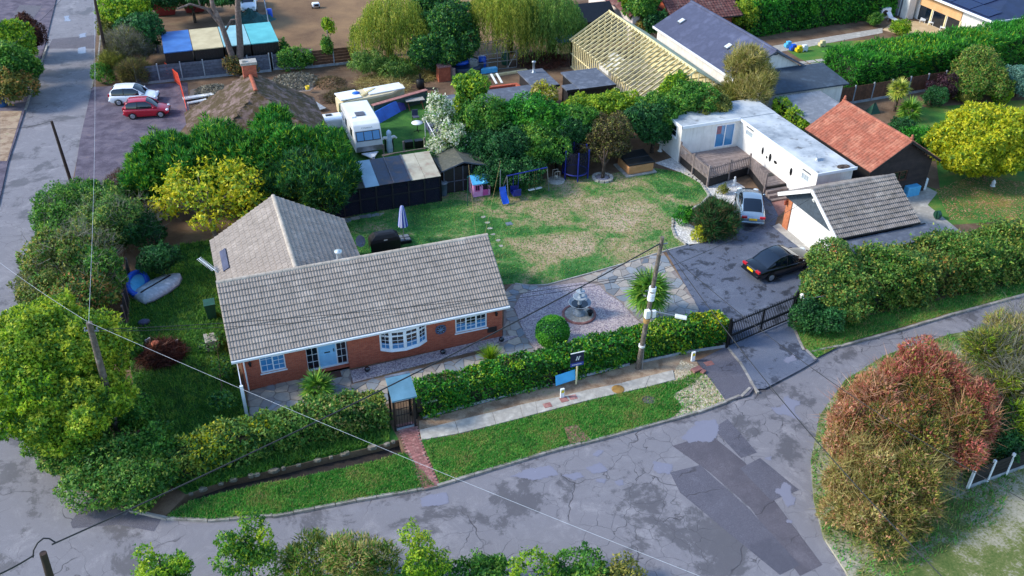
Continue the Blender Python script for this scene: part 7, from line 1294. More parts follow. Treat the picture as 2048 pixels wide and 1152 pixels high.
# covered boat behind the caravan
wbx = thing('covered_boat', (14, 34, 0), 'long pale boat hull under white sheets behind the caravan', 'boat'); q = MB(); V = []
for x, w_, zt in ((11.4, .75, 1.15), (12.2, .95, 1.3), (14, 1.05, 1.35), (16, .95, 1.35), (17.3, .3, 1.45)):
    y = 33.7+(x-11.4)*.14
    for yy, z in ((-w_*.6, .15), (-w_, zt-.15), (-w_*.95, zt), (w_*.95, zt), (w_, zt-.15), (w_*.6, .15)): V.append((x, y+yy, z))
q.add(V, [(i*6+k, i*6+k+1, (i+1)*6+k+1, (i+1)*6+k) for i in range(4) for k in range(5)]+[tuple(range(6))[::-1]], False); q.build('hull', mat('cream_hull', '#d9c9a4', '#c8b892', scale=1, rough=.5), wbx); q = MB().obox((12.4, 33.9, 1.4), (1, .14, 0), (-.14, 1, 0), ZV, .9, .85, .04).obox((15.6, 34.35, 1.42), (1, .14, 0), (-.14, 1, 0), ZV, 1.6, .7, .04); q.build('sheet', K['upvc'], wbx); q = MB().ball((13.1, 34.0, 1.48), .35, .25, .12); q.build('blue_tarp', K['tarpblue'], wbx); q = MB().obox((14.1, 34.0, 1.48), (1, .9, 0), (-.9, 1, 0), ZV, .9, .12, .03); q.build('plank', K['newwood'], wbx)
nw = thing('netted_wall', (16.6, 33, 0), 'low garden wall hung with green netting behind the blue boards', 'wall'); MB().obox((16.6, 33.0, .5), (1, .36, 0), (-.36, 1, 0), ZV, 2.7, .15, .5).build('wall', mat('green_net', '#3a5a54', '#2c4642', '#4f6a60', scale=5, bump=.5), nw); MB().obox((16.6, 33.0, 1.03), (1, .36, 0), (-.36, 1, 0), ZV, 2.75, .2, .03).build('coping', K['paver'], nw)
bb = thing('blue_boards', (15.3, 31.6, 0), 'bright blue boards leaning against the netted wall', 'boards'); MB().obox((15.2, 31.7, .45), (1, .8, 0), (-.3, .4, 1), (.8, -1, .1), 1.4, .5, .03).build('board', K['tarpblue'], bb); MB().obox((16.4, 32.6, .35), (1, .6, 0), (-.3, .4, 1), (.8, -1, .1), .6, .38, .03).build('board', K['navy'], bb)
pt_ = at(830, 215); pb = thing('picnic_bench', (pt_.x, pt_.y, 0), 'wooden picnic bench with orange legs by the netted wall', 'bench'); MB().box(pt_.x-.8, pt_.x+.8, pt_.y-.35, pt_.y+.35, .7, .75).build('top', K['stone'], pb)
for sx in (-.6, .6): MB().bar((pt_.x+sx, pt_.y-.6, 0), (pt_.x+sx, pt_.y+.2, .72), .05).bar((pt_.x+sx, pt_.y+.6, 0), (pt_.x+sx, pt_.y-.2, .72), .05).build('leg', K['terracotta'], pb)
pt_ = at(835, 262); rt = thing('bistro_table', (pt_.x, pt_.y, 0), 'round white table on the grass right of the caravan', 'table'); MB().lathe((pt_.x, pt_.y, .7), [(0, .04), (.45, .04), (.46, .0), (0, 0)], 20).build('top', K['upvc'], rt); MB().cyl((pt_.x, pt_.y, 0), (pt_.x, pt_.y, .7), .03, .03, 8).bar((pt_.x-.3, pt_.y, .03), (pt_.x+.3, pt_.y, .03), .04).bar((pt_.x, pt_.y-.3, .03), (pt_.x, pt_.y+.3, .03), .04).build('leg', K['iron'], rt)
pt_ = at(832, 243); chz = thing('garden_chair', (pt_.x, pt_.y, 0), 'dark garden chair behind the round white table', 'chair'); MB().box(pt_.x-.25, pt_.x+.25, pt_.y-.25, pt_.y+.25, .42, .46).build('seat', K['bluefelt'], chz); MB().box(pt_.x-.25, pt_.x+.25, pt_.y+.22, pt_.y+.26, .46, .95).build('backrest', K['bluefelt'], chz)
for sx in (-.22, .22):
    for sy in (-.22, .22): MB().box(pt_.x+sx-.02, pt_.x+sx+.02, pt_.y+sy-.02, pt_.y+sy+.02, 0, .42).build('leg', K['iron'], chz)
# white-wrapped furled parasol with arms spread
pt_ = at(780, 303); wp = thing('wrapped_rotary_dryer', (pt_.x, pt_.y, 0), 'white-covered post with two drooping arms on the grass beside the caravan', 'cover'); MB().lathe((pt_.x, pt_.y, 0), [(.24, 0), (.26, .3), (.2, .8), (.24, 1.1), (.14, 1.3), (.2, 1.45), (.19, 1.65), (.08, 1.78), (0, 1.8)], 14).build('cover', mat('white_blue_fabric', '#cfdbe4', '#a9c4d8', scale=2, rough=.8), wp)
for s in (-1, 1): MB().tube([(pt_.x+s*.12, pt_.y, 1.15), (pt_.x+s*.4, pt_.y, 1.2), (pt_.x+s*.6, pt_.y, 1.05)], [.14, .12, .06], 8).build('arm', K['white'], wp)
for sx in (-.28, .3): MB().box(pt_.x+sx-.05, pt_.x+sx+.05, pt_.y+.15, pt_.y+.3, 0, 1.0).build('dark_support', K['black'], wp)
yf = thing('yard_rail', at(800, 300), 'low post and rail fence in front of the caravan yard', 'fence')
for u, v in ((768, 312), (808, 305), (850, 298)): p = at(u, v); MB().box(p.x-.06, p.x+.06, p.y-.06, p.y+.06, 0, .95).build('post', K['wood'], yf)
MB().tube([at(764, 310, .85), at(808, 303, .85), at(852, 296, .85)], .03).tube([at(764, 312, .4), at(808, 303, .75)], .025).build('rail', K['wood'], yf)
for u, v, l in ((818, 296, 'left'), (838, 294, 'right')): p = at(u, v); one('planter_box', MB().box(p.x-.32, p.x+.32, p.y-.2, p.y+.25, 0, .6), K['black'], 'dark planter box by the yard fence, '+l+' of two', 'planter', 'dark planters in the yard')
wr_ = thing('white_ramp', (17.9, 27, 0), 'white and blue-grey boarded steps beside the flat felt roof', 'steps'); 
for k in range(5): MB().box(17.2, 18.1, 22.8+k*.9, 23.6+k*.9, .1+k*.14, .5+k*.14).build('step', K['bluefelt'], wr_)
MB().bar((17.1, 22.8, 1.0), (17.1, 27, 1.6), .05, .08).bar((17.1, 22.8, 0), (17.1, 22.8, 1.0), .06).bar((17.1, 27, 0), (17.1, 27, 1.6), .06).build('handrail', K['upvc'], wr_)
# ------------------------------------------------------------------ garden odds and ends further back
p = at(866, 145); gb2 = thing('green_bin', (p.x, p.y, 0), 'green wheeled bin left of the brick-red cupboard', 'bin'); MB().box(p.x-.28, p.x+.28, p.y-.3, p.y+.3, .06, 1.0).build('body', mat('bright_green_bin', '#2f7a4a', '#256a3e', rough=.5), gb2, bevel=.03); MB().box(p.x-.31, p.x+.31, p.y-.34, p.y+.34, 1.0, 1.08).build('lid', mat('green_bin_lid', '#2a7044', '#226038', rough=.5), gb2); MB().cyl((p.x-.28, p.y+.25, .1), (p.x+.28, p.y+.25, .1), .1, .1, 10).build('wheels', K['tyre'], gb2)
p = at(887, 160); cb = thing('red_cupboard', (p.x, p.y, 0), 'small brick-red wooden cupboard with sloping roof', 'cupboard'); MB().box(p.x-.55, p.x+.55, p.y-.45, p.y+.45, 0, 1.35).build('body', K['terracotta'], cb); MB().obox((p.x, p.y, 1.45), (1, 0, 0), (0, 1, .15), (0, -.15, 1), .62, .55, .05).build('roof', K['paver'], cb); MB().obox((p.x+.75, p.y-.35, .6), (.6, -.5, 0), (.5, .6, 0), ZV, .3, .02, .6).build('door', K['wood'], cb)
p = at(925, 140); pl_ = thing('garden_pool', (p.x, p.y, 0), 'dark round above-ground pool with a bright blue ring cover', 'pool'); MB().lathe((p.x, p.y, 0), [(1.9, 0), (2.0, .4), (1.95, .75), (1.8, .8)], 30).build('wall', mat('dark_blue_pool', '#16304a', '#10243a', rough=.5), pl_); MB().lathe((p.x, p.y, .72), [(1.85, 0), (0, .0)], 30).build('cover', mat('dark_cover', '#132638', '#0e1c2a', rough=.4), pl_); q = MB(); q.tube([(p.x-.3+.85*math.cos(k*.3142), p.y+.1+.7*math.sin(k*.3142), .85) for k in range(21)], .2, 8); q.build('blue_ring', K['blueplastic'], pl_)
gh = thing('greenhouse_frame', (27.8, 41, 0), 'bare aluminium greenhouse frame without glass under the willow', 'greenhouse'); X0, X1, Y0, Y1 = 25.5, 29.3, 39.0, 41.8; YM = (Y0+Y1)/2
for k in range(5):
    x = X0+(X1-X0)*k/4; MB().bar((x, Y0, 0), (x, Y0, 1.6), .05).bar((x, Y1, 0), (x, Y1, 1.6), .05).bar((x, Y0, 1.6), (x, YM, 2.3), .05).bar((x, Y1, 1.6), (x, YM, 2.3), .05).build('rib', K['metal'], gh)
for y, z in ((Y0, 1.6), (Y1, 1.6), (YM, 2.3), (Y0, .05), (Y1, .05), (Y0, .8)): MB().bar((X0, y, z), (X1, y, z), .05).build('rail', K['metal'], gh)
MB().bar((X1-.9, Y0, .05), (X1, Y0, 1.6), .04).build('brace', K['metal'], gh); q = MB().bar((X0-.05, Y0, 0), (X0-.4, Y0+.6, 0), .05)
for z in (.05, .6, 1.1, 1.7): q.bar((X0-.05, Y0, z), (X0-.7, Y0+.5, z), .05)
q.bar((X0-.7, Y0+.5, 0), (X0-.7, Y0+.5, 1.7), .05); q.build('open_door', K['metal'], gh)
for x, y, m_, l in ((26.2, 39.9, 'blueplastic', 'blue water barrel inside the greenhouse frame'), (28.6, 40.2, 'green', 'dark green barrel inside the greenhouse frame')): one('barrel', MB().lathe((x, y, 0), [(.35, 0), (.4, .4), (.38, 1.1), (.3, 1.15), (0, 1.15)], 16), K[m_], l, 'barrel')
one('blue_trough', MB().box(25.6, 27.2, 38.4, 38.85, 0, .45), K['sky'], 'pale blue trough in front of the greenhouse frame', 'trough', bevel=.03); one('timber_sleeper', MB().obox((27.0, 37.6, .1), (1, .08, 0), (-.08, 1, 0), ZV, 2.9, .12, .1), K['newwood'], 'long pale timber lying in front of the greenhouse frame', 'timber')
p = at(841, 178); inc = thing('incinerator', (p.x, p.y, 0), 'black garden incinerator with a chimney on the earth', 'incinerator'); MB().lathe((p.x, p.y, 0), [(.32, .1), (.36, .2), (.36, .85), (.3, .9), (0, .95)], 16).build('body', K['iron'], inc); MB().cyl((p.x, p.y, .9), (p.x, p.y, 1.4), .1, .08, 10).build('chimney', K['iron'], inc)
ct = thing('timber_tank', (35.6, 42.2, 0), 'pale timber-sided raised tank with a blue cover beside the timber frame', 'tank')
for k in range(5): MB().box(34.4, 36.8, 41.0, 41.04, .02+k*.22, .22+k*.22).build('board', K['newwood'], ct)
MB().box(34.42, 36.78, 41.05, 43.0, 0, 1.08).build('tank', K['newwood'], ct); MB().box(34.5, 36.7, 41.1, 42.9, 1.08, 1.13).build('cover', K['tarpblue'], ct)
heap('soil_heap', 'heap of bare brown soil left of the willow', 660, 168, 1.4, .7, 'brown', 700, .3, .05, 'heap', '#86654a'); heap('brushwood_heap', 'long heap of cut brushwood and branches behind the boat', 770, 170, 2.6, .7, 'tan', 2200, .8, .03, 'heap', '#5a4230'); heap('brushwood_heap', 'brown brushwood heap behind the caravan', 690, 195, 1.8, .6, 'brown', 1300, .7, .035, 'heap', '#4a3628'); heap('brushwood_heap', 'dark brushwood heap right of the greenhouse frame', 1085, 125, 2.4, .6, 'copper', 1800, .8, .035, 'heap', '#4a3226'); heap('straw_heap', 'pale dry grass heap beside the green bin', 845, 155, 1.3, .4, 'tan', 1400, .6, .03, 'heap', '#7a6242'); heap('rubble_heap', 'spread of pale broken rubble behind the mossy roof', 590, 165, 2.1, .45, 'grey', 1600, .22, .14, 'rubble', '#8d8078'); heap('rubble_heap', 'pale rubble left of the old chimney', 425, 185, 1.6, .3, 'grey', 900, .22, .14, 'rubble', '#85786c')
p = at(615, 210); one('roofing_sheet', MB().obox((p.x+.3, p.y, .25), (.35, -1, 0), (1, .35, 0), (.1, 0, 1), 2.0, .35, .03), K['conpost'], 'long pale sheet lying right of the mossy roof', 'sheet'); p = at(616, 185); one('yellow_bucket', MB().lathe((p.x, p.y, .3), [(.16, 0), (.2, .3), (.17, .3), (.14, .05), (0, .05)], 12), K['yellow'], 'yellow bucket at the edge of the mossy roof', 'bucket'); p = at(398, 197); one('white_boards', MB().obox((p.x, p.y, .2), (1, .1, 0), (-.1, 1, 0), ZV, 1.3, .25, .06).obox((p.x-.2, p.y-.9, .12), (1, .2, 0), (-.2, 1, 0), ZV, .8, .15, .05), K['white'], 'white boards lying left of the mossy roof', 'boards'); p = at(430, 225)
# ------------------------------------------------------------------ terrace of the modern house
def lounger(u, v, rz, label):
    p = at(u, v); t = thing('sun_lounger', (p.x, p.y, 0), label, 'sun lounger', 'white loungers on the terrace'); R_ = Matrix.Rotation(rz, 3, 'Z'); X, Y = R_@Vector((1, 0, 0)), R_@Vector((0, 1, 0))
    MB().obox(p+X*.35+ZV*.34, X, Y, ZV, .6, .28, .03).build('seat', K['upvc'], t); MB().obox(p-X*.5+ZV*.62, X+ZV*-.75, Y, ZV+X*.75, .42, .28, .03).build('backrest', K['upvc'], t)
    for sx in (-.2, .85):
        for sy in (-.24, .24): MB().bar(p+X*sx+Y*sy, p+X*sx+Y*sy+ZV*.33, .04).build('leg', K['upvc'], t)
lounger(1846, 42, -2.4, 'white lounger on the terrace, nearest the white pillar'); lounger(1862, 47, -2.4, 'white lounger on the terrace, second from the white pillar'); lounger(1886, 57, -2.4, 'white lounger on the terrace, nearest the long hedge'); lounger(1782, 42, -1.6, 'white lounger beside the heat pump, apart from the rest')
p = at(1874, 50); one('terrace_table', MB().lathe((p.x, p.y, 0), [(.2, 0), (.03, .04), (.03, .45), (.3, .47), (.3, .5), (0, .5)], 14), K['upvc'], 'small white table between the terrace loungers', 'table')
p = at(1766, 37); hp = thing('heat_pump', (p.x, p.y, 0), 'white heat pump unit with a round black fan by the tall hedge', 'heat pump'); MB().box(p.x-.6, p.x+.6, p.y-.3, p.y+.3, .1, 1.2).build('case', K['upvc'], hp, bevel=.05); MB().cyl((p.x-.15, p.y-.3, .65), (p.x-.15, p.y-.32, .65), .36, .36, 20).build('fan', K['black'], hp); MB().box(p.x-.5, p.x+.5, p.y-.25, p.y+.25, 0, .1).build('feet', K['concrete'], hp)
gs = thing('glass_screen', at(1810, 25), 'grey glazed screen between heat pump and white pillar', 'screen'); a, c = at(1778, 30), at(1828, 32); MB().obox((a+c)/2+ZV*1.1, c-a, (c-a).cross(ZV), ZV, (c-a).length/2, .04, 1.1).build('panel', mat('grey_screen', '#7d828c', '#6c717b', rough=.3), gs)
for k in range(4): p = a.lerp(c, k/3); MB().box(p.x-.05, p.x+.05, p.y-.08, p.y+.08, 0, 2.3).build('post', K['upvc'], gs)
one('white_pillar', MB().box(74.3, 75.2, 39.2, 40.2, 0, 2.85), K['render'], 'white square pillar at the corner of the terrace', 'pillar')
ss = bpy.data.objects.new('slab_path', None); ss['kind'] = 'structure'; COL.objects.link(ss); ss.location = at(1640, 122); me = MB().box(-.42, .42, -.3, .3, -.02, .04).mesh('slab', K['stone'])
for i in range(6):
    for j in range(6):
        p = Vector((53.6+i*1.05, 27.6+j*.78, 0)); inst('slab', me, ss, p, (0, 0, .02*random.uniform(-1, 1)))
toys = [(1575, 95, 'sky', 'blue toy car on the far lawn'), (1585, 101, 'blueplastic', 'dark blue toy beside the far lawn path'), (1597, 104, 'yellow', 'yellow toy on the far lawn'), (1607, 102, 'upvc', 'white toy on the far lawn'), (1643, 93, 'newwood', 'wooden toy standing alone on the far lawn')]
for u, v, m_, l in toys: p = at(u, v); one('toy', MB().box(p.x-.35, p.x+.35, p.y-.2, p.y+.2, .12, .4).box(p.x-.15, p.x+.25, p.y-.18, p.y+.18, .4, .62).cyl((p.x-.2, p.y-.22, .12), (p.x-.2, p.y+.22, .12), .12, .12, 10).cyl((p.x+.2, p.y-.22, .12), (p.x+.2, p.y+.22, .12), .12, .12, 10), K[m_], l, 'toy', 'toys on the far lawn')
p = at(4, 212); one('blue_drum', MB().lathe((p.x, p.y, 0), [(.35, 0), (.42, .1), (.42, .9), (.35, 1.0), (0, 1.0)], 16), mat('steel_blue_plastic', '#2f5f94', '#284f7c', rough=.5), 'steel-blue drum at the left edge beside the lane', 'drum'); p = at(1745, 225); one('green_cover', MB().add([(p.x-.5, p.y-.4, 0), (p.x+.5, p.y-.4, 0), (p.x+.5, p.y+.4, 0), (p.x-.5, p.y+.4, 0), (p.x-.15, p.y-.1, .9), (p.x+.2, p.y+.1, .85)], [(0, 1, 5, 4), (1, 2, 5), (2, 3, 4, 5), (3, 0, 4)]), K['green'], 'dark green draped cover beside the brown fence', 'cover')
rl2 = thing('low_rail', (32, -4.9, 0), 'black iron rail running through the right roadside hedge', 'railing'); MB().bar((30.6, -4.3, 1.6), (33.0, -4.5, 1.55), .05).bar((30.6, -4.3, 0), (30.6, -4.3, 1.65), .06).build('rail', K['conpost'], rl2)
# ------------------------------------------------------------------ front hedges, topiary and palms
hedge('front_hedge', 'clipped evergreen hedge right of the roofed gate, along the roadside', [(8.15, -4.5), (12, -4.3), (16.5, -4.15), (20.5, -3.95), (25.4, -4.1)], .62, 1.55, 330, .13, 'laurel', material='gloss', rough=.1, patch=[(21.3, -3.9, 1.5, 1.2, 'lime', .75), (24.9, -4.0, 1.5, 1.0, 'yellow', .6), (11.0, -4.3, 1.6, .7, 'lime', .4), (9.3, -4.2, 1.4, .4, 'brown', .8), (13.0, -4.0, 1.5, .4, 'brown', .5)])
hedge('front_hedge', 'loose mixed hedge left of the roofed gate, flecked with yellow', [(-4.2, -5.0), (-2, -4.75), (1, -4.45), (4, -4.4), (6.0, -4.55)], .75, 1.5, 300, .15, 'privet', rough=.16, hvar=.14, patch=[(-2.2, -5, 1.4, 1.1, 'yellow', .4), (.2, -4.6, 1.5, .6, 'yellow', .3), (4.5, -4.4, 1.5, 1.6, 'tan', .25)])
p = at(1104, 690); t = thing('topiary_bush', (p.x, p.y, 0), 'round clipped dark green bush at the edge of the gravel garden', 'bush'); d_ = rsphere(9000); q_ = np.array([p.x, p.y, .9])+d_*np.array([.92, .92, .92])*rng.uniform(.9, 1.03, (9000, 1)); q_[:, 2] = np.maximum(q_[:, 2], .04); linkmesh('foliage', leaf_mesh('foliage', q_, rng.normal(0, 1, (9000, 3)), d_+rng.normal(0, .4, (9000, 3)), .09*rng.uniform(.7, 1.3, 9000), .07, pick('hedge', 9000, q_), K['leaf'], t.location), t); trunk(t, (p.x, p.y, 0), (p.x, p.y, .7), .07)
p = at(1300, 640); fan_palm('fan_palm', 'tall fan palm beside the street light pole', (p.x-.1, p.y+.3, 0), 1.75, 34, 1.6); p = at(630, 800); fan_palm('fan_palm', 'low fan palm in front of the front door', (p.x+.2, p.y+.2, 0), .55, 24, 1.15)
p = at(980, 722); spiky('spiky_plant', 'bright green spiky plant behind the front hedge', (p.x, p.y, .15), 260, 1.0, 'lime2')
p = at(1788, 222); fan_palm('fan_palm', 'yellow-green fan palm in front of the brown panel fence', (p.x, p.y, 0), 1.9, 26, 1.2, 'willow'); p = at(1815, 238); fan_palm('fan_palm', 'bushy green fan palm behind the orange roof', (p.x, p.y, 0), .7, 30, 1.4)
p = at(1430, 468); t = thing('planted_palm_bush', (p.x, p.y, 0), 'large dark feathery bush in the bed beside the drive', 'bush'); foliage('foliage', t, [(p.x, p.y, .85, 1.15, 1.05, .95)], 520, .5, .05, 'brown', 'spray', mix=('dark', .6)); trunk(t, (p.x, p.y, 0), (p.x, p.y, .8), .1)
for u, v, r_, h_, pal, l in ((1372, 448, .75, .75, 'hedge', 'round mid-green bush left of the feathery bush'), (1398, 478, .42, .6, 'yellow', 'small golden conical bush in the white pebbles'), (1446, 388, .32, .36, 'olive', 'small round bush in the pebbles below the deck'), (1515, 355, .4, .3, 'mid', 'low green plant at the foot of the deck corner'), (1360, 300, .8, .9, 'dark', 'dark leafy shrub at the left corner of the mobile home'), (1925, 205, .6, .6, 'olive', 'small round olive shrub left of the big shrub'), (2003, 203, .6, .6, 'lime2', 'small round light green shrub right of the big shrub'), (1862, 210, .9, .8, 'dark', 'low dark bush in front of the brown fence'), (1745, 52, .7, .8, 'mid', 'small green bush beside the heat pump'), (1800, 72, .9, .9, 'lime2', 'leafy border plant at the edge of the terrace')):
    p = at(u, v); t = thing('small_bush', (p.x, p.y, 0), l, 'bush'); foliage('foliage', t, [(p.x, p.y, h_*.9, r_, r_, h_)], 420, .11, pal=pal, inner=.15); trunk(t, (p.x, p.y, 0), (p.x, p.y, h_*.8), .05)
# ------------------------------------------------------------------ left side
tree('lime_tree', 'large yellow-green leafy tree at the left road corner', 'tree', [(105, 700, 115, 90, 4.2), (160, 755, 72, 75, 2.7), (60, 780, 95, 85, 3.6, 'lime2'), (140, 825, 100, 75, 2.8), (262, 828, 40, 46, .95, 'mid'), (30, 700, 70, 60, 3.6), (225, 690, 38, 38, 2.0, 'mid')], 380, .145, 'lime', trunk_r=.22, branches=9)
tree('corner_shrub', 'dark green shrubbery at the foot of the yellow-green tree', 'bush', [(150, 900, 70, 50, 1.1), (220, 940, 85, 55, 1.0), (280, 965, 65, 45, .8), (300, 910, 50, 40, 1.0, 'mid'), (100, 880, 45, 35, 1.0)], 260, .13, 'privet', trunk_r=.08, mix=('mid', .4))
tree('lane_bush', 'tangled olive and green bush between the lane and the side garden', 'bush', [(140, 520, 75, 60, 2.2, 'olive'), (170, 595, 65, 45, 1.8, 'autumn'), (90, 580, 55, 45, 1.6, 'olive'), (205, 545, 42, 55, 2.0, 'mid')], 210, .15, 'olive', trunk_r=.09, branches=8, mix=('mid', .35), m='twig', shoots=(12, .8, 'grey'))
tree('lane_bush', 'dense dark green bush beside the thin dark pole', 'bush', [(160, 420, 70, 45, 1.8, 'mid'), (220, 450, 65, 55, 2.0, 'privet'), (120, 455, 45, 35, 1.5, 'mid'), (275, 460, 42, 45, 1.5, 'dark')], 210, .14, 'mid', trunk_r=.09, branches=8, m='twig', shoots=(10, .7, 'grey'))
tree('dark_shrub', 'dark bushy shrub standing in the side garden beside the dinghy', 'bush', [(322, 520, 34, 36, 1.3)], 260, .14, 'dark', trunk_r=.06)
tree('bare_shrub', 'purplish bare-twigged shrub by the gravel parking', 'bush', [(255, 375, 38, 38, 1.3, 'copper'), (290, 395, 30, 30, 1.0, 'purple')], 200, .3, 'copper', 'twig', trunk_r=.05, W=.03, mix=('grey', .3), m='twig')
tree('side_shrub', 'rough green shrubs along the left end wall of the bungalow', 'bush', [(452, 745, 20, 30, .6), (440, 800, 28, 30, .6), (425, 690, 18, 16, .3, 'dark')], 180, .14, 'dark', trunk_r=.05, mix=('mid', .4))
sc = [(330, 325, 58, 50, 2.8), (300, 375, 42, 40, 2.0)]; tree('cypress', 'feathery cypress at the left end of the conifer row', 'tree', sc, 210, .34, 'conifer', 'spray', .2, W=.09, mix=('lime2', .15), spread=.2)
tree('cypress', 'feathery cypress second from the left in the conifer row', 'tree', [(430, 305, 68, 50, 3.3), (400, 355, 58, 50, 2.5), (470, 345, 50, 46, 2.5)], 210, .34, 'conifer', 'spray', .22, W=.09, mix=('lime2', .12), spread=.2)
tree('cypress', 'tallest feathery cypress in front of the mossy roof', 'tree', [(548, 262, 40, 50, 4.2), (520, 315, 60, 52, 3.2), (580, 305, 58, 52, 3.4), (560, 370, 60, 45, 2.2, 'dark')], 210, .34, 'conifer', 'spray', .24, W=.09, mix=('lime2', .12), spread=.2)
tree('cypress', 'broad dark cypress beside the aviary roof', 'tree', [(645, 305, 56, 52, 3.4), (630, 370, 70, 60, 2.6, 'dark'), (680, 340, 32, 50, 2.8)], 220, .32, 'conifer', 'spray', .24, W=.085, mix=('lime2', .12), spread=.2)
tree('yellow_maple', 'maple with bright yellow leaves on pale branches behind the bungalow', 'tree', [(400, 375, 75, 42, 3.3), (480, 365, 50, 40, 3.6), (350, 395, 45, 35, 2.7), (440, 425, 60, 30, 2.3), (330, 420, 28, 20, 1.8), (500, 410, 35, 35, 2.6)], 30, .2, 'maple', trunk_r=.13, branches=18, W=.17, mix=('lime', .3), m='twig', inner=.35, clump=26)
tree('roadside_tree', 'leafy green tree with yellow tips at the far left of the lane', 'tree', [(25, 85, 42, 42, 3.0, 'lime2'), (18, 135, 55, 45, 2.4), (22, 175, 38, 30, 1.6, 'autumn')], 170, .2, 'mid', trunk_r=.15); tree('copper_bush', 'dark copper-brown columnar bush beside the lane', 'bush', [(62, 70, 24, 36, 2.0), (55, 95, 20, 22, 1.2)], 260, .14, 'copper', trunk_r=.07)
tree('lane_tree', 'green tree on the right of the lane by the tall far pole', 'tree', [(255, 25, 42, 45, 3.6, 'lime2'), (280, 70, 38, 45, 2.6, 'dark'), (230, 55, 28, 30, 2.2, 'olive')], 170, .2, 'mid', trunk_r=.14); tree('grey_thicket', 'grey leafless thicket left of the panel fence', 'bush', [(255, 105, 36, 42, 1.8, 'grey'), (228, 130, 26, 28, 1.2, 'olive'), (265, 145, 28, 25, 1.0, 'brown')], 230, .5, 'grey', 'twig', .05, W=.03, m='twig', mix=('olive', .25)); tree('lane_weeds', 'low green weeds at the foot of the tall far pole', 'bush', [(205, 150, 16, 22, .7), (212, 120, 14, 16, .7)], 260, .14, 'mid', trunk_r=.03)
# bare pollarded tree
p = at(478, 150); bt3 = thing('bare_trunk_tree', (p.x, p.y, 0), 'tall bare pollarded tree with two grey trunks beside the containers', 'tree'); q = MB(); t1 = at_depth_of(475, -30, p); t2 = at_depth_of(410, -30, p)+Vector((0, 0, 0))
q.tube([p-Vector((0, 0, .2)), p.lerp(t1, .35)+Vector((.15, 0, 0)), p.lerp(t1, .7), t1], [.36, .3, .26, .2], 10); q.build('trunk', mat('grey_bark', '#7a6a62', '#5c4e48', '#8d7d74', scale=3, rough=.95, bump=.5), bt3); q = MB(); a = p+Vector((-.1, 0, .3)); c = at_depth_of(445, 55, p); d = at_depth_of(405, 5, p); q.tube([a, a.lerp(c, .5), c, at_depth_of(425, 10, p), at_depth_of(418, -25, p)], [.3, .28, .24, .2, .15], 10); q.tube([c, at_depth_of(415, 18, p), at_depth_of(380, 8, p), at_depth_of(355, 18, p)], [.16, .13, .1, .07], 7); q.tube([at_depth_of(452, 60, p), at_depth_of(462, 40, p), at_depth_of(478, 38, p)], [.1, .09, .05], 6); q.tube([at_depth_of(400, 10, p), at_depth_of(395, -5, p)], [.08, .04], 6); q.build('limb', bpy.data.materials['grey_bark'], bt3); foliage('ivy', bt3, [(p.x-.3, p.y-.5, .9, .8, .6, .9), (p.x+.8, p.y-.6, .5, .8, .5, .5)], 150, .14, pal='brown', mix=('autumn', .4))
tree('cut_stems', 'green shoots on a row of cut pale stems by the fence', 'bush', [(585, 120, 26, 32, .9), (612, 118, 16, 24, .9), (570, 100, 10, 20, 1.0)], 130, .16, 'mid', trunk_r=.06, branches=10, m='twig'); tree('ivy_post', 'slim post wrapped in green ivy at the edge of the field', 'tree', [(657, 55, 10, 22, 3.2, 'lime2'), (655, 95, 8, 22, 1.8)], 300, .13, 'mid', trunk_r=.09, branches=2, m='twig')
# ------------------------------------------------------------------ willows
def willow(name, label, base, domes, n, pal, L=3.2):
    b = at(*base); t = thing(name, (b.x, b.y, 0), label, 'tree'); ps, tp, cl = [], [], []; tg = []
    for (u, v, ru, rv, z) in domes:
        c = at(u, v, z); k = mpp(u, v, z); R_ = ru*k; tg.append((c.x, c.y, z+rv*k*.5)); m_ = int(n*(ru/60)**2)
        d = rsphere(m_*3); d = d[d[:, 2] > -.1][:m_]; st = np.array(c)+d*np.array([R_, R_, rv*k])*rng.uniform(.75, 1, (len(d), 1)); ln = rng.uniform(.35, 1, len(d))*L
        for s in range(16):
            f_ = s/15; q_ = st.copy(); out = d*np.array([1, 1, 0]); q_ = q_+out*(.5*np.sqrt(f_))*rng.uniform(.3, 1, (len(d), 1)); q_[:, 2] -= ln*f_; q_ += rng.normal(0, .05, q_.shape); keep = q_[:, 2] > .15; ps.append(q_[keep]); tp.append((np.tile([0, 0, -1.], (len(d), 1))+rng.normal(0, .35, (len(d), 3)))[keep]); 
            base_c = pick(pal, len(d), st); cl.append(base_c[keep])
    p_ = np.concatenate(ps); tip = np.concatenate(tp); c_ = np.concatenate(cl); N = len(p_); linkmesh('crown', leaf_mesh('crown', p_, tip, rng.normal(0, 1, (N, 3)), .26*rng.uniform(.7, 1.3, N), .07, c_, K['leaf'], t.location), t); trunk(t, (b.x, b.y, 0), (b.x, b.y, 4.2), .3, tg); return t
willow('willow', 'yellow-green weeping willow in the middle of the back gardens', (780, 110), [(785, 30, 62, 45, 4.6), (740, 60, 40, 30, 3.6), (820, 60, 45, 35, 3.6)], 700, 'willow'); willow('willow', 'golden weeping willow hanging over the greenhouse frame', (1020, 105), [(1000, 10, 62, 45, 5.4), (1040, 25, 50, 40, 4.6)], 900, 'willow', 4.2); willow('willow', 'greener weeping willow beside the black shed', (1100, 100), [(1100, 20, 60, 45, 4.6), (1135, 45, 40, 32, 3.2), (1075, 45, 36, 36, 3.8)], 800, 'willowd', 3.6)
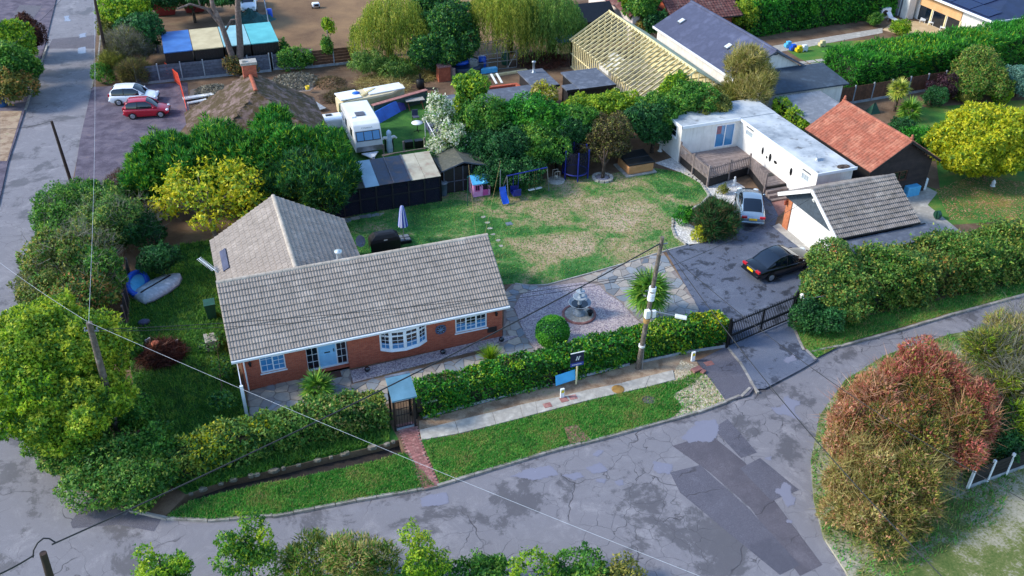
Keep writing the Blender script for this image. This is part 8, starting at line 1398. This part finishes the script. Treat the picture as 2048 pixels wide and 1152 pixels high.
tree('dark_tree', 'dark green tree in the gap between two willows', 'tree', [(890, 60, 50, 55, 3.4), (870, 110, 50, 40, 1.8), (915, 100, 40, 40, 2.0), (860, 25, 40, 40, 3.8)], 150, .2, 'dark', trunk_r=.16, mix=('mid', .3)); tree('willow_undergrowth', 'grey-green saplings leaning at the foot of the first willow', 'bush', [(735, 130, 30, 28, 1.2), (790, 135, 40, 25, .9)], 130, .3, 'willowd', 'droop', .05, W=.07, m='twig')
# ------------------------------------------------------------------ the tall screen between lawn and back plots
tree('blossom_tree', 'small tree covered in creamy white flowers left of the tall screen', 'tree', [(880, 230, 26, 42, 3.6), (905, 285, 34, 38, 2.4), (880, 300, 26, 32, 1.8), (925, 250, 26, 30, 3.0, 'mid')], 200, .16, 'white', trunk_r=.1, branches=6, mix=('mid', .28), clump=30); tree('light_green_tree', 'small light green tree rising above the flat felt roof', 'tree', [(940, 175, 30, 22, 4.4), (935, 205, 26, 26, 3.4), (920, 160, 16, 14, 4.6)], 170, .18, 'lime2', trunk_r=.1, mix=('mid', .4)); tree('amber_shrub', 'amber-leaved shrub top in front of the flat felt roof', 'tree', [(1085, 195, 24, 24, 3.2), (1078, 180, 12, 14, 3.8)], 150, .18, 'tan', trunk_r=.07, mix=('yellow', .4))
tree('screen_tree', 'mid-green leafy tree in the tall screen behind the shed', 'tree', [(970, 250, 50, 50, 2.8), (945, 300, 40, 40, 1.9, 'dark'), (1000, 300, 45, 42, 1.9, 'dark')], 210, .16, 'mid', trunk_r=.14); tree('screen_tree', 'bright green tree in the tall screen above the swing set', 'tree', [(1050, 240, 55, 45, 3.0, 'hedge'), (1080, 290, 55, 42, 2.0, 'mid'), (1030, 295, 45, 40, 1.8, 'dark'), (1110, 250, 45, 45, 2.8, 'hedge')], 210, .16, 'mid', trunk_r=.14); tree('screen_tree', 'dark green tree in the tall screen behind the trampoline', 'tree', [(1140, 272, 42, 36, 2.2, 'dark'), (1160, 245, 42, 36, 2.8, 'mid'), (1100, 300, 40, 22, 1.6, 'dark')], 210, .16, 'dark', trunk_r=.14)
tree('golden_shrub', 'yellow-green shrub top behind the brown tree', 'tree', [(1195, 215, 45, 30, 3.0), (1245, 215, 40, 30, 3.0), (1160, 215, 30, 25, 3.0)], 200, .16, 'lime', trunk_r=.1); tree('brown_tree', 'small round brownish tree standing in a stone ring on the lawn', 'tree', [(1213, 265, 50, 44, 2.4), (1192, 300, 36, 28, 1.5), (1226, 295, 28, 26, 1.7)], 260, .13, 'brown', trunk_r=.12, base=(1205, 357), mix=('olive', .2)); tree('screen_tree', 'dark leafy tree behind the hot tub', 'tree', [(1290, 250, 42, 40, 2.6, 'dark'), (1318, 262, 28, 24, 1.8, 'dark'), (1320, 225, 45, 35, 3.0, 'mid')], 210, .17, 'mid', trunk_r=.14)
tree('screen_tree', 'loose green tree in front of the timber frame gable', 'tree', [(1375, 205, 48, 32, 3.2), (1350, 180, 28, 28, 3.6, 'lime2'), (1420, 215, 40, 28, 2.8, 'olive')], 190, .17, 'mid', trunk_r=.12); tree('feathery_tree', 'tall loose tree with dry golden feathery twigs by the felt-roofed building', 'tree', [(1490, 130, 34, 32, 4.6), (1500, 185, 45, 36, 3.0), (1465, 195, 40, 28, 2.4, 'olive'), (1520, 160, 30, 30, 3.6)], 150, .42, 'tan', 'spray', .12, W=.05, mix=('olive', .35), m='twig'); tree('narrow_hedge', 'narrow bright green hedge between the carport and the mobile home', 'hedge', [(1568, 215, 16, 16, 2.2), (1590, 235, 16, 16, 2.1), (1608, 252, 14, 14, 2.0)], 260, .14, 'lime2', trunk_r=.06)
tree('shed_shrub', 'green shrubs crowding behind the garden shed', 'bush', [(990, 340, 45, 28, 1.4), (1040, 345, 40, 22, 1.2, 'dark'), (860, 330, 20, 25, 1.3, 'dark')], 180, .15, 'dark', trunk_r=.06)
# ------------------------------------------------------------------ right side
hedge('tall_hedge', 'very tall clipped green hedge beside the far lawn, at the top', [(55.2, 41.5), (62, 42.2), (73, 42.6)], 2.2, 3.6, 110, .24, 'hedge', rough=.2, hvar=.1, patch=[(54.4, 41.5, 2.4, 1.8, 'lime', .5)]); hedge('tall_hedge', 'long tall clipped conifer hedge on the right above the brown fence', [(55, 24.6), (62, 25.0), (70, 25.3), (82, 26)], 2.0, 3.1, 130, .3, 'hedge', W=.1, style='spray', rough=.22, hvar=.14, patch=[(62, 25, 3.3, 2.5, 'lime2', .5), (70, 25, 3.3, 2, 'lime', .25)])
tree('big_shrub', 'large olive-green shrub in front of the long conifer hedge', 'bush', [(1960, 140, 45, 38, 2.0), (1935, 170, 38, 32, 1.3), (1985, 170, 38, 32, 1.3)], 230, .15, 'olive', trunk_r=.09, mix=('mid', .5)); tree('blue_shrub', 'blue-grey shrub at the right edge below the conifer hedge', 'bush', [(2040, 165, 40, 30, 1.3)], 240, .14, 'blue', trunk_r=.07); tree('purple_shrub', 'dark purple shrub against the brown fence', 'bush', [(1890, 175, 30, 26, 1.1)], 240, .14, 'purple', trunk_r=.06); tree('green_shrub', 'glossy green shrub between the orange roof and the yellow tree', 'bush', [(1838, 275, 32, 22, 1.0), (1800, 260, 26, 20, .9, 'dark')], 240, .14, 'hedge', trunk_r=.06)
tree('yellow_tree', 'round tree with bright yellow-green leaves on the right lawn', 'tree', [(1965, 275, 85, 58, 2.9), (1915, 290, 45, 42, 2.3), (2020, 300, 60, 50, 2.4), (1960, 320, 70, 40, 1.8), (2050, 270, 40, 45, 2.6)], 260, .2, 'yellow', trunk_r=.16, mix=('lime', .25), W=.15); blades('fallen_leaves', None, np.concatenate([scatter([tuple(at(u, v)[:2]) for u, v in ((1870, 380), (1950, 350), (2048, 365), (2048, 440), (1900, 440))], 5000, .02)]), .1, .08, 'salmon', 6, 'stuff')
tree('roadside_bush', 'leafy roadside bush with orange tints beside the driveway gate', 'bush', [(1665, 545, 58, 50, 1.8, 'privet'), (1640, 590, 46, 42, 1.2, 'privet'), (1690, 600, 50, 42, 1.2, 'privet')], 300, .13, 'privet', trunk_r=.08, branches=7, mix=('autumn', .15))
hedge('roadside_hedge', 'long shaggy mixed hedge along the right-hand road', [(34.5, -3.6), (38, -3.7), (42, -3.6), (46, -3.9), (54, -3.8)], 1.45, 2.35, 330, .15, 'privet', rough=.34, hvar=.22, mix=('olive', .25), patch=[(36.5, -4, 1.8, 1.6, 'mid', .6), (40, -5, 1.5, 1.2, 'autumn', .5), (44, -4, 2, 2, 'mid', .5), (48, -4.5, 2, 2, 'olive', .5)])
tree('gate_shrub', 'dark green shrub directly right of the driveway gate', 'bush', [(1615, 630, 32, 30, .9), (1650, 640, 35, 28, .8)], 280, .12, 'dark', trunk_r=.05)
tree('red_bush', 'big roadside bush with coral-red autumn top at the lower right', 'tree', [(1850, 735, 50, 34, 3.6, 'red'), (1790, 760, 38, 34, 3.3, 'red'), (1745, 800, 38, 36, 3.0, 'salmon'), (1900, 765, 40, 36, 3.3, 'red'), (1945, 800, 34, 39, 3.0, 'red'), (1840, 800, 48, 39, 3.1, 'autumn'), (1700, 850, 34, 38, 2.4, 'salmon'), (1770, 860, 48, 41, 2.6, 'autumn'), (1965, 850, 27, 39, 2.4, 'red'), (1900, 850, 44, 39, 2.6, 'autumn'), (1840, 880, 48, 39, 2.3, 'olive'), (1920, 900, 38, 34, 1.9, 'red'), (1690, 800, 21, 26, 2.4, 'salmon')], 400, .15, 'autumn', 'twig', .18, W=.07, branches=14, mix=('autumn', .2), m='twig', blend=.28, shoots=(24, .8, 'salmon')); tree('tan_bush', 'sprawling olive-tan bush below the red one, reaching the road', 'bush', [(1690, 900, 34, 36, 2.0, 'salmon'), (1740, 925, 44, 37, 1.9, 'tan'), (1690, 965, 37, 36, 1.6, 'tan'), (1760, 990, 46, 37, 1.5, 'olive'), (1830, 950, 48, 39, 1.8, 'olive'), (1872, 935, 28, 26, 1.5, 'tan'), (1720, 1030, 45, 34, 1.1, 'tan'), (1800, 1035, 42, 31, 1.0, 'olive'), (1850, 1010, 34, 29, 1.1, 'olive'), (1665, 1010, 24, 29, 1.0, 'tan'), (1770, 1075, 32, 22, .6, 'olive')], 400, .16, 'tan', 'twig', .1, branches=14, mix=('salmon', .2), W=.065, m='twig', blend=.3, shoots=(24, .85, 'tan')); tree('pale_twig_bush', 'pale half-bare twiggy bush at the right edge above the fence', 'bush', [(1990, 720, 55, 60, 2.6, 'olive'), (2035, 680, 55, 50, 2.8, 'tan'), (2030, 780, 50, 60, 2.2, 'olive'), (2045, 850, 35, 50, 1.6, 'lime')], 150, .3, 'tan', 'twig', .09, W=.06, branches=16, m='twig', mix=('lime2', .15), shoots=(26, 1.0, 'grey')); tree('ivy_bank', 'dark green ivy bank behind the dark fence', 'bush', [(2010, 870, 45, 40, 1.2), (1950, 890, 26, 20, .9), (2050, 880, 26, 22, .9)], 230, .14, 'dark', trunk_r=.05)
blades('island_weeds', None, scatter(isl[:9]+[(40, -14), (30, -20)], 26000), .18, .045, 'verge', .8, 'stuff')
# ------------------------------------------------------------------ bottom edge
tree('near_sapling', 'bright green leafy sapling at the bottom edge, tallest of the row', 'tree', [(500, 1140, 40, 26, 1.5), (465, 1120, 26, 24, 2.0), (520, 1115, 26, 24, 2.2), (490, 1095, 26, 30, 2.6), (500, 1050, 16, 26, 3.2), (525, 1075, 14, 20, 3.0, 'lime'), (460, 1085, 16, 26, 2.9)], 300, .11, 'mid', trunk_r=.07, mix=('lime', .3)); tree('near_sapling', 'light green sapling at the bottom edge, left of the row', 'tree', [(330, 1162, 50, 18, 1.3, 'mid'), (315, 1140, 26, 20, 2.0, 'lime2'), (365, 1130, 22, 22, 2.2, 'lime2'), (290, 1110, 12, 16, 2.6, 'lime2')], 300, .11, 'lime2', trunk_r=.06); tree('near_sapling', 'slender yellow-leaved sapling at the bottom edge', 'tree', [(822, 1075, 13, 28, 3.0), (845, 1090, 13, 22, 2.8), (840, 1130, 40, 26, 2.0, 'lime2'), (850, 1152, 45, 24, 1.2, 'mid')], 300, .11, 'lime', trunk_r=.06); tree('near_bush', 'grey-green feathery bush at the bottom edge between the saplings', 'bush', [(620, 1125, 60, 30, 1.6, 'olive'), (700, 1120, 55, 40, 2.0, 'tan'), (750, 1135, 45, 28, 1.6, 'olive')], 190, .2, 'olive', 'twig', .06, W=.05, mix=('mid', .4), m='twig'); tree('near_bush', 'low green bush row along the bottom edge right of the saplings', 'bush', [(960, 1150, 60, 18, 1.0), (1060, 1146, 40, 20, 1.2, 'lime2'), (1150, 1158, 70, 14, .8, 'mid'), (1240, 1160, 50, 14, .8, 'olive')], 260, .11, 'mid', trunk_r=.05)
# ------------------------------------------------------------------ top edge
tree('garden_tree', 'green climbing tree between the pale wall and the felt roof', 'tree', [(1285, 15, 30, 35, 3.4, 'mid'), (1310, 50, 24, 24, 2.0, 'dark'), (1265, 0, 26, 25, 3.6, 'lime2'), (1290, 55, 20, 22, 1.6, 'autumn')], 160, .2, 'mid', trunk_r=.12); tree('hedge_end', 'shrub with sunlight coloured into its yellow-green leaves, left end of the tall top hedge', 'bush', [(1492, 30, 22, 30, 2.2)], 200, .18, 'lime', trunk_r=.07); tree('dark_tree', 'dark tree mass behind the red skips', 'tree', [(330, -10, 50, 30, 3.0), (430, -15, 60, 30, 3.0)], 110, .22, 'dark', trunk_r=.14)  # hedge_end: lime leaves put the sunlit hedge end into the colour
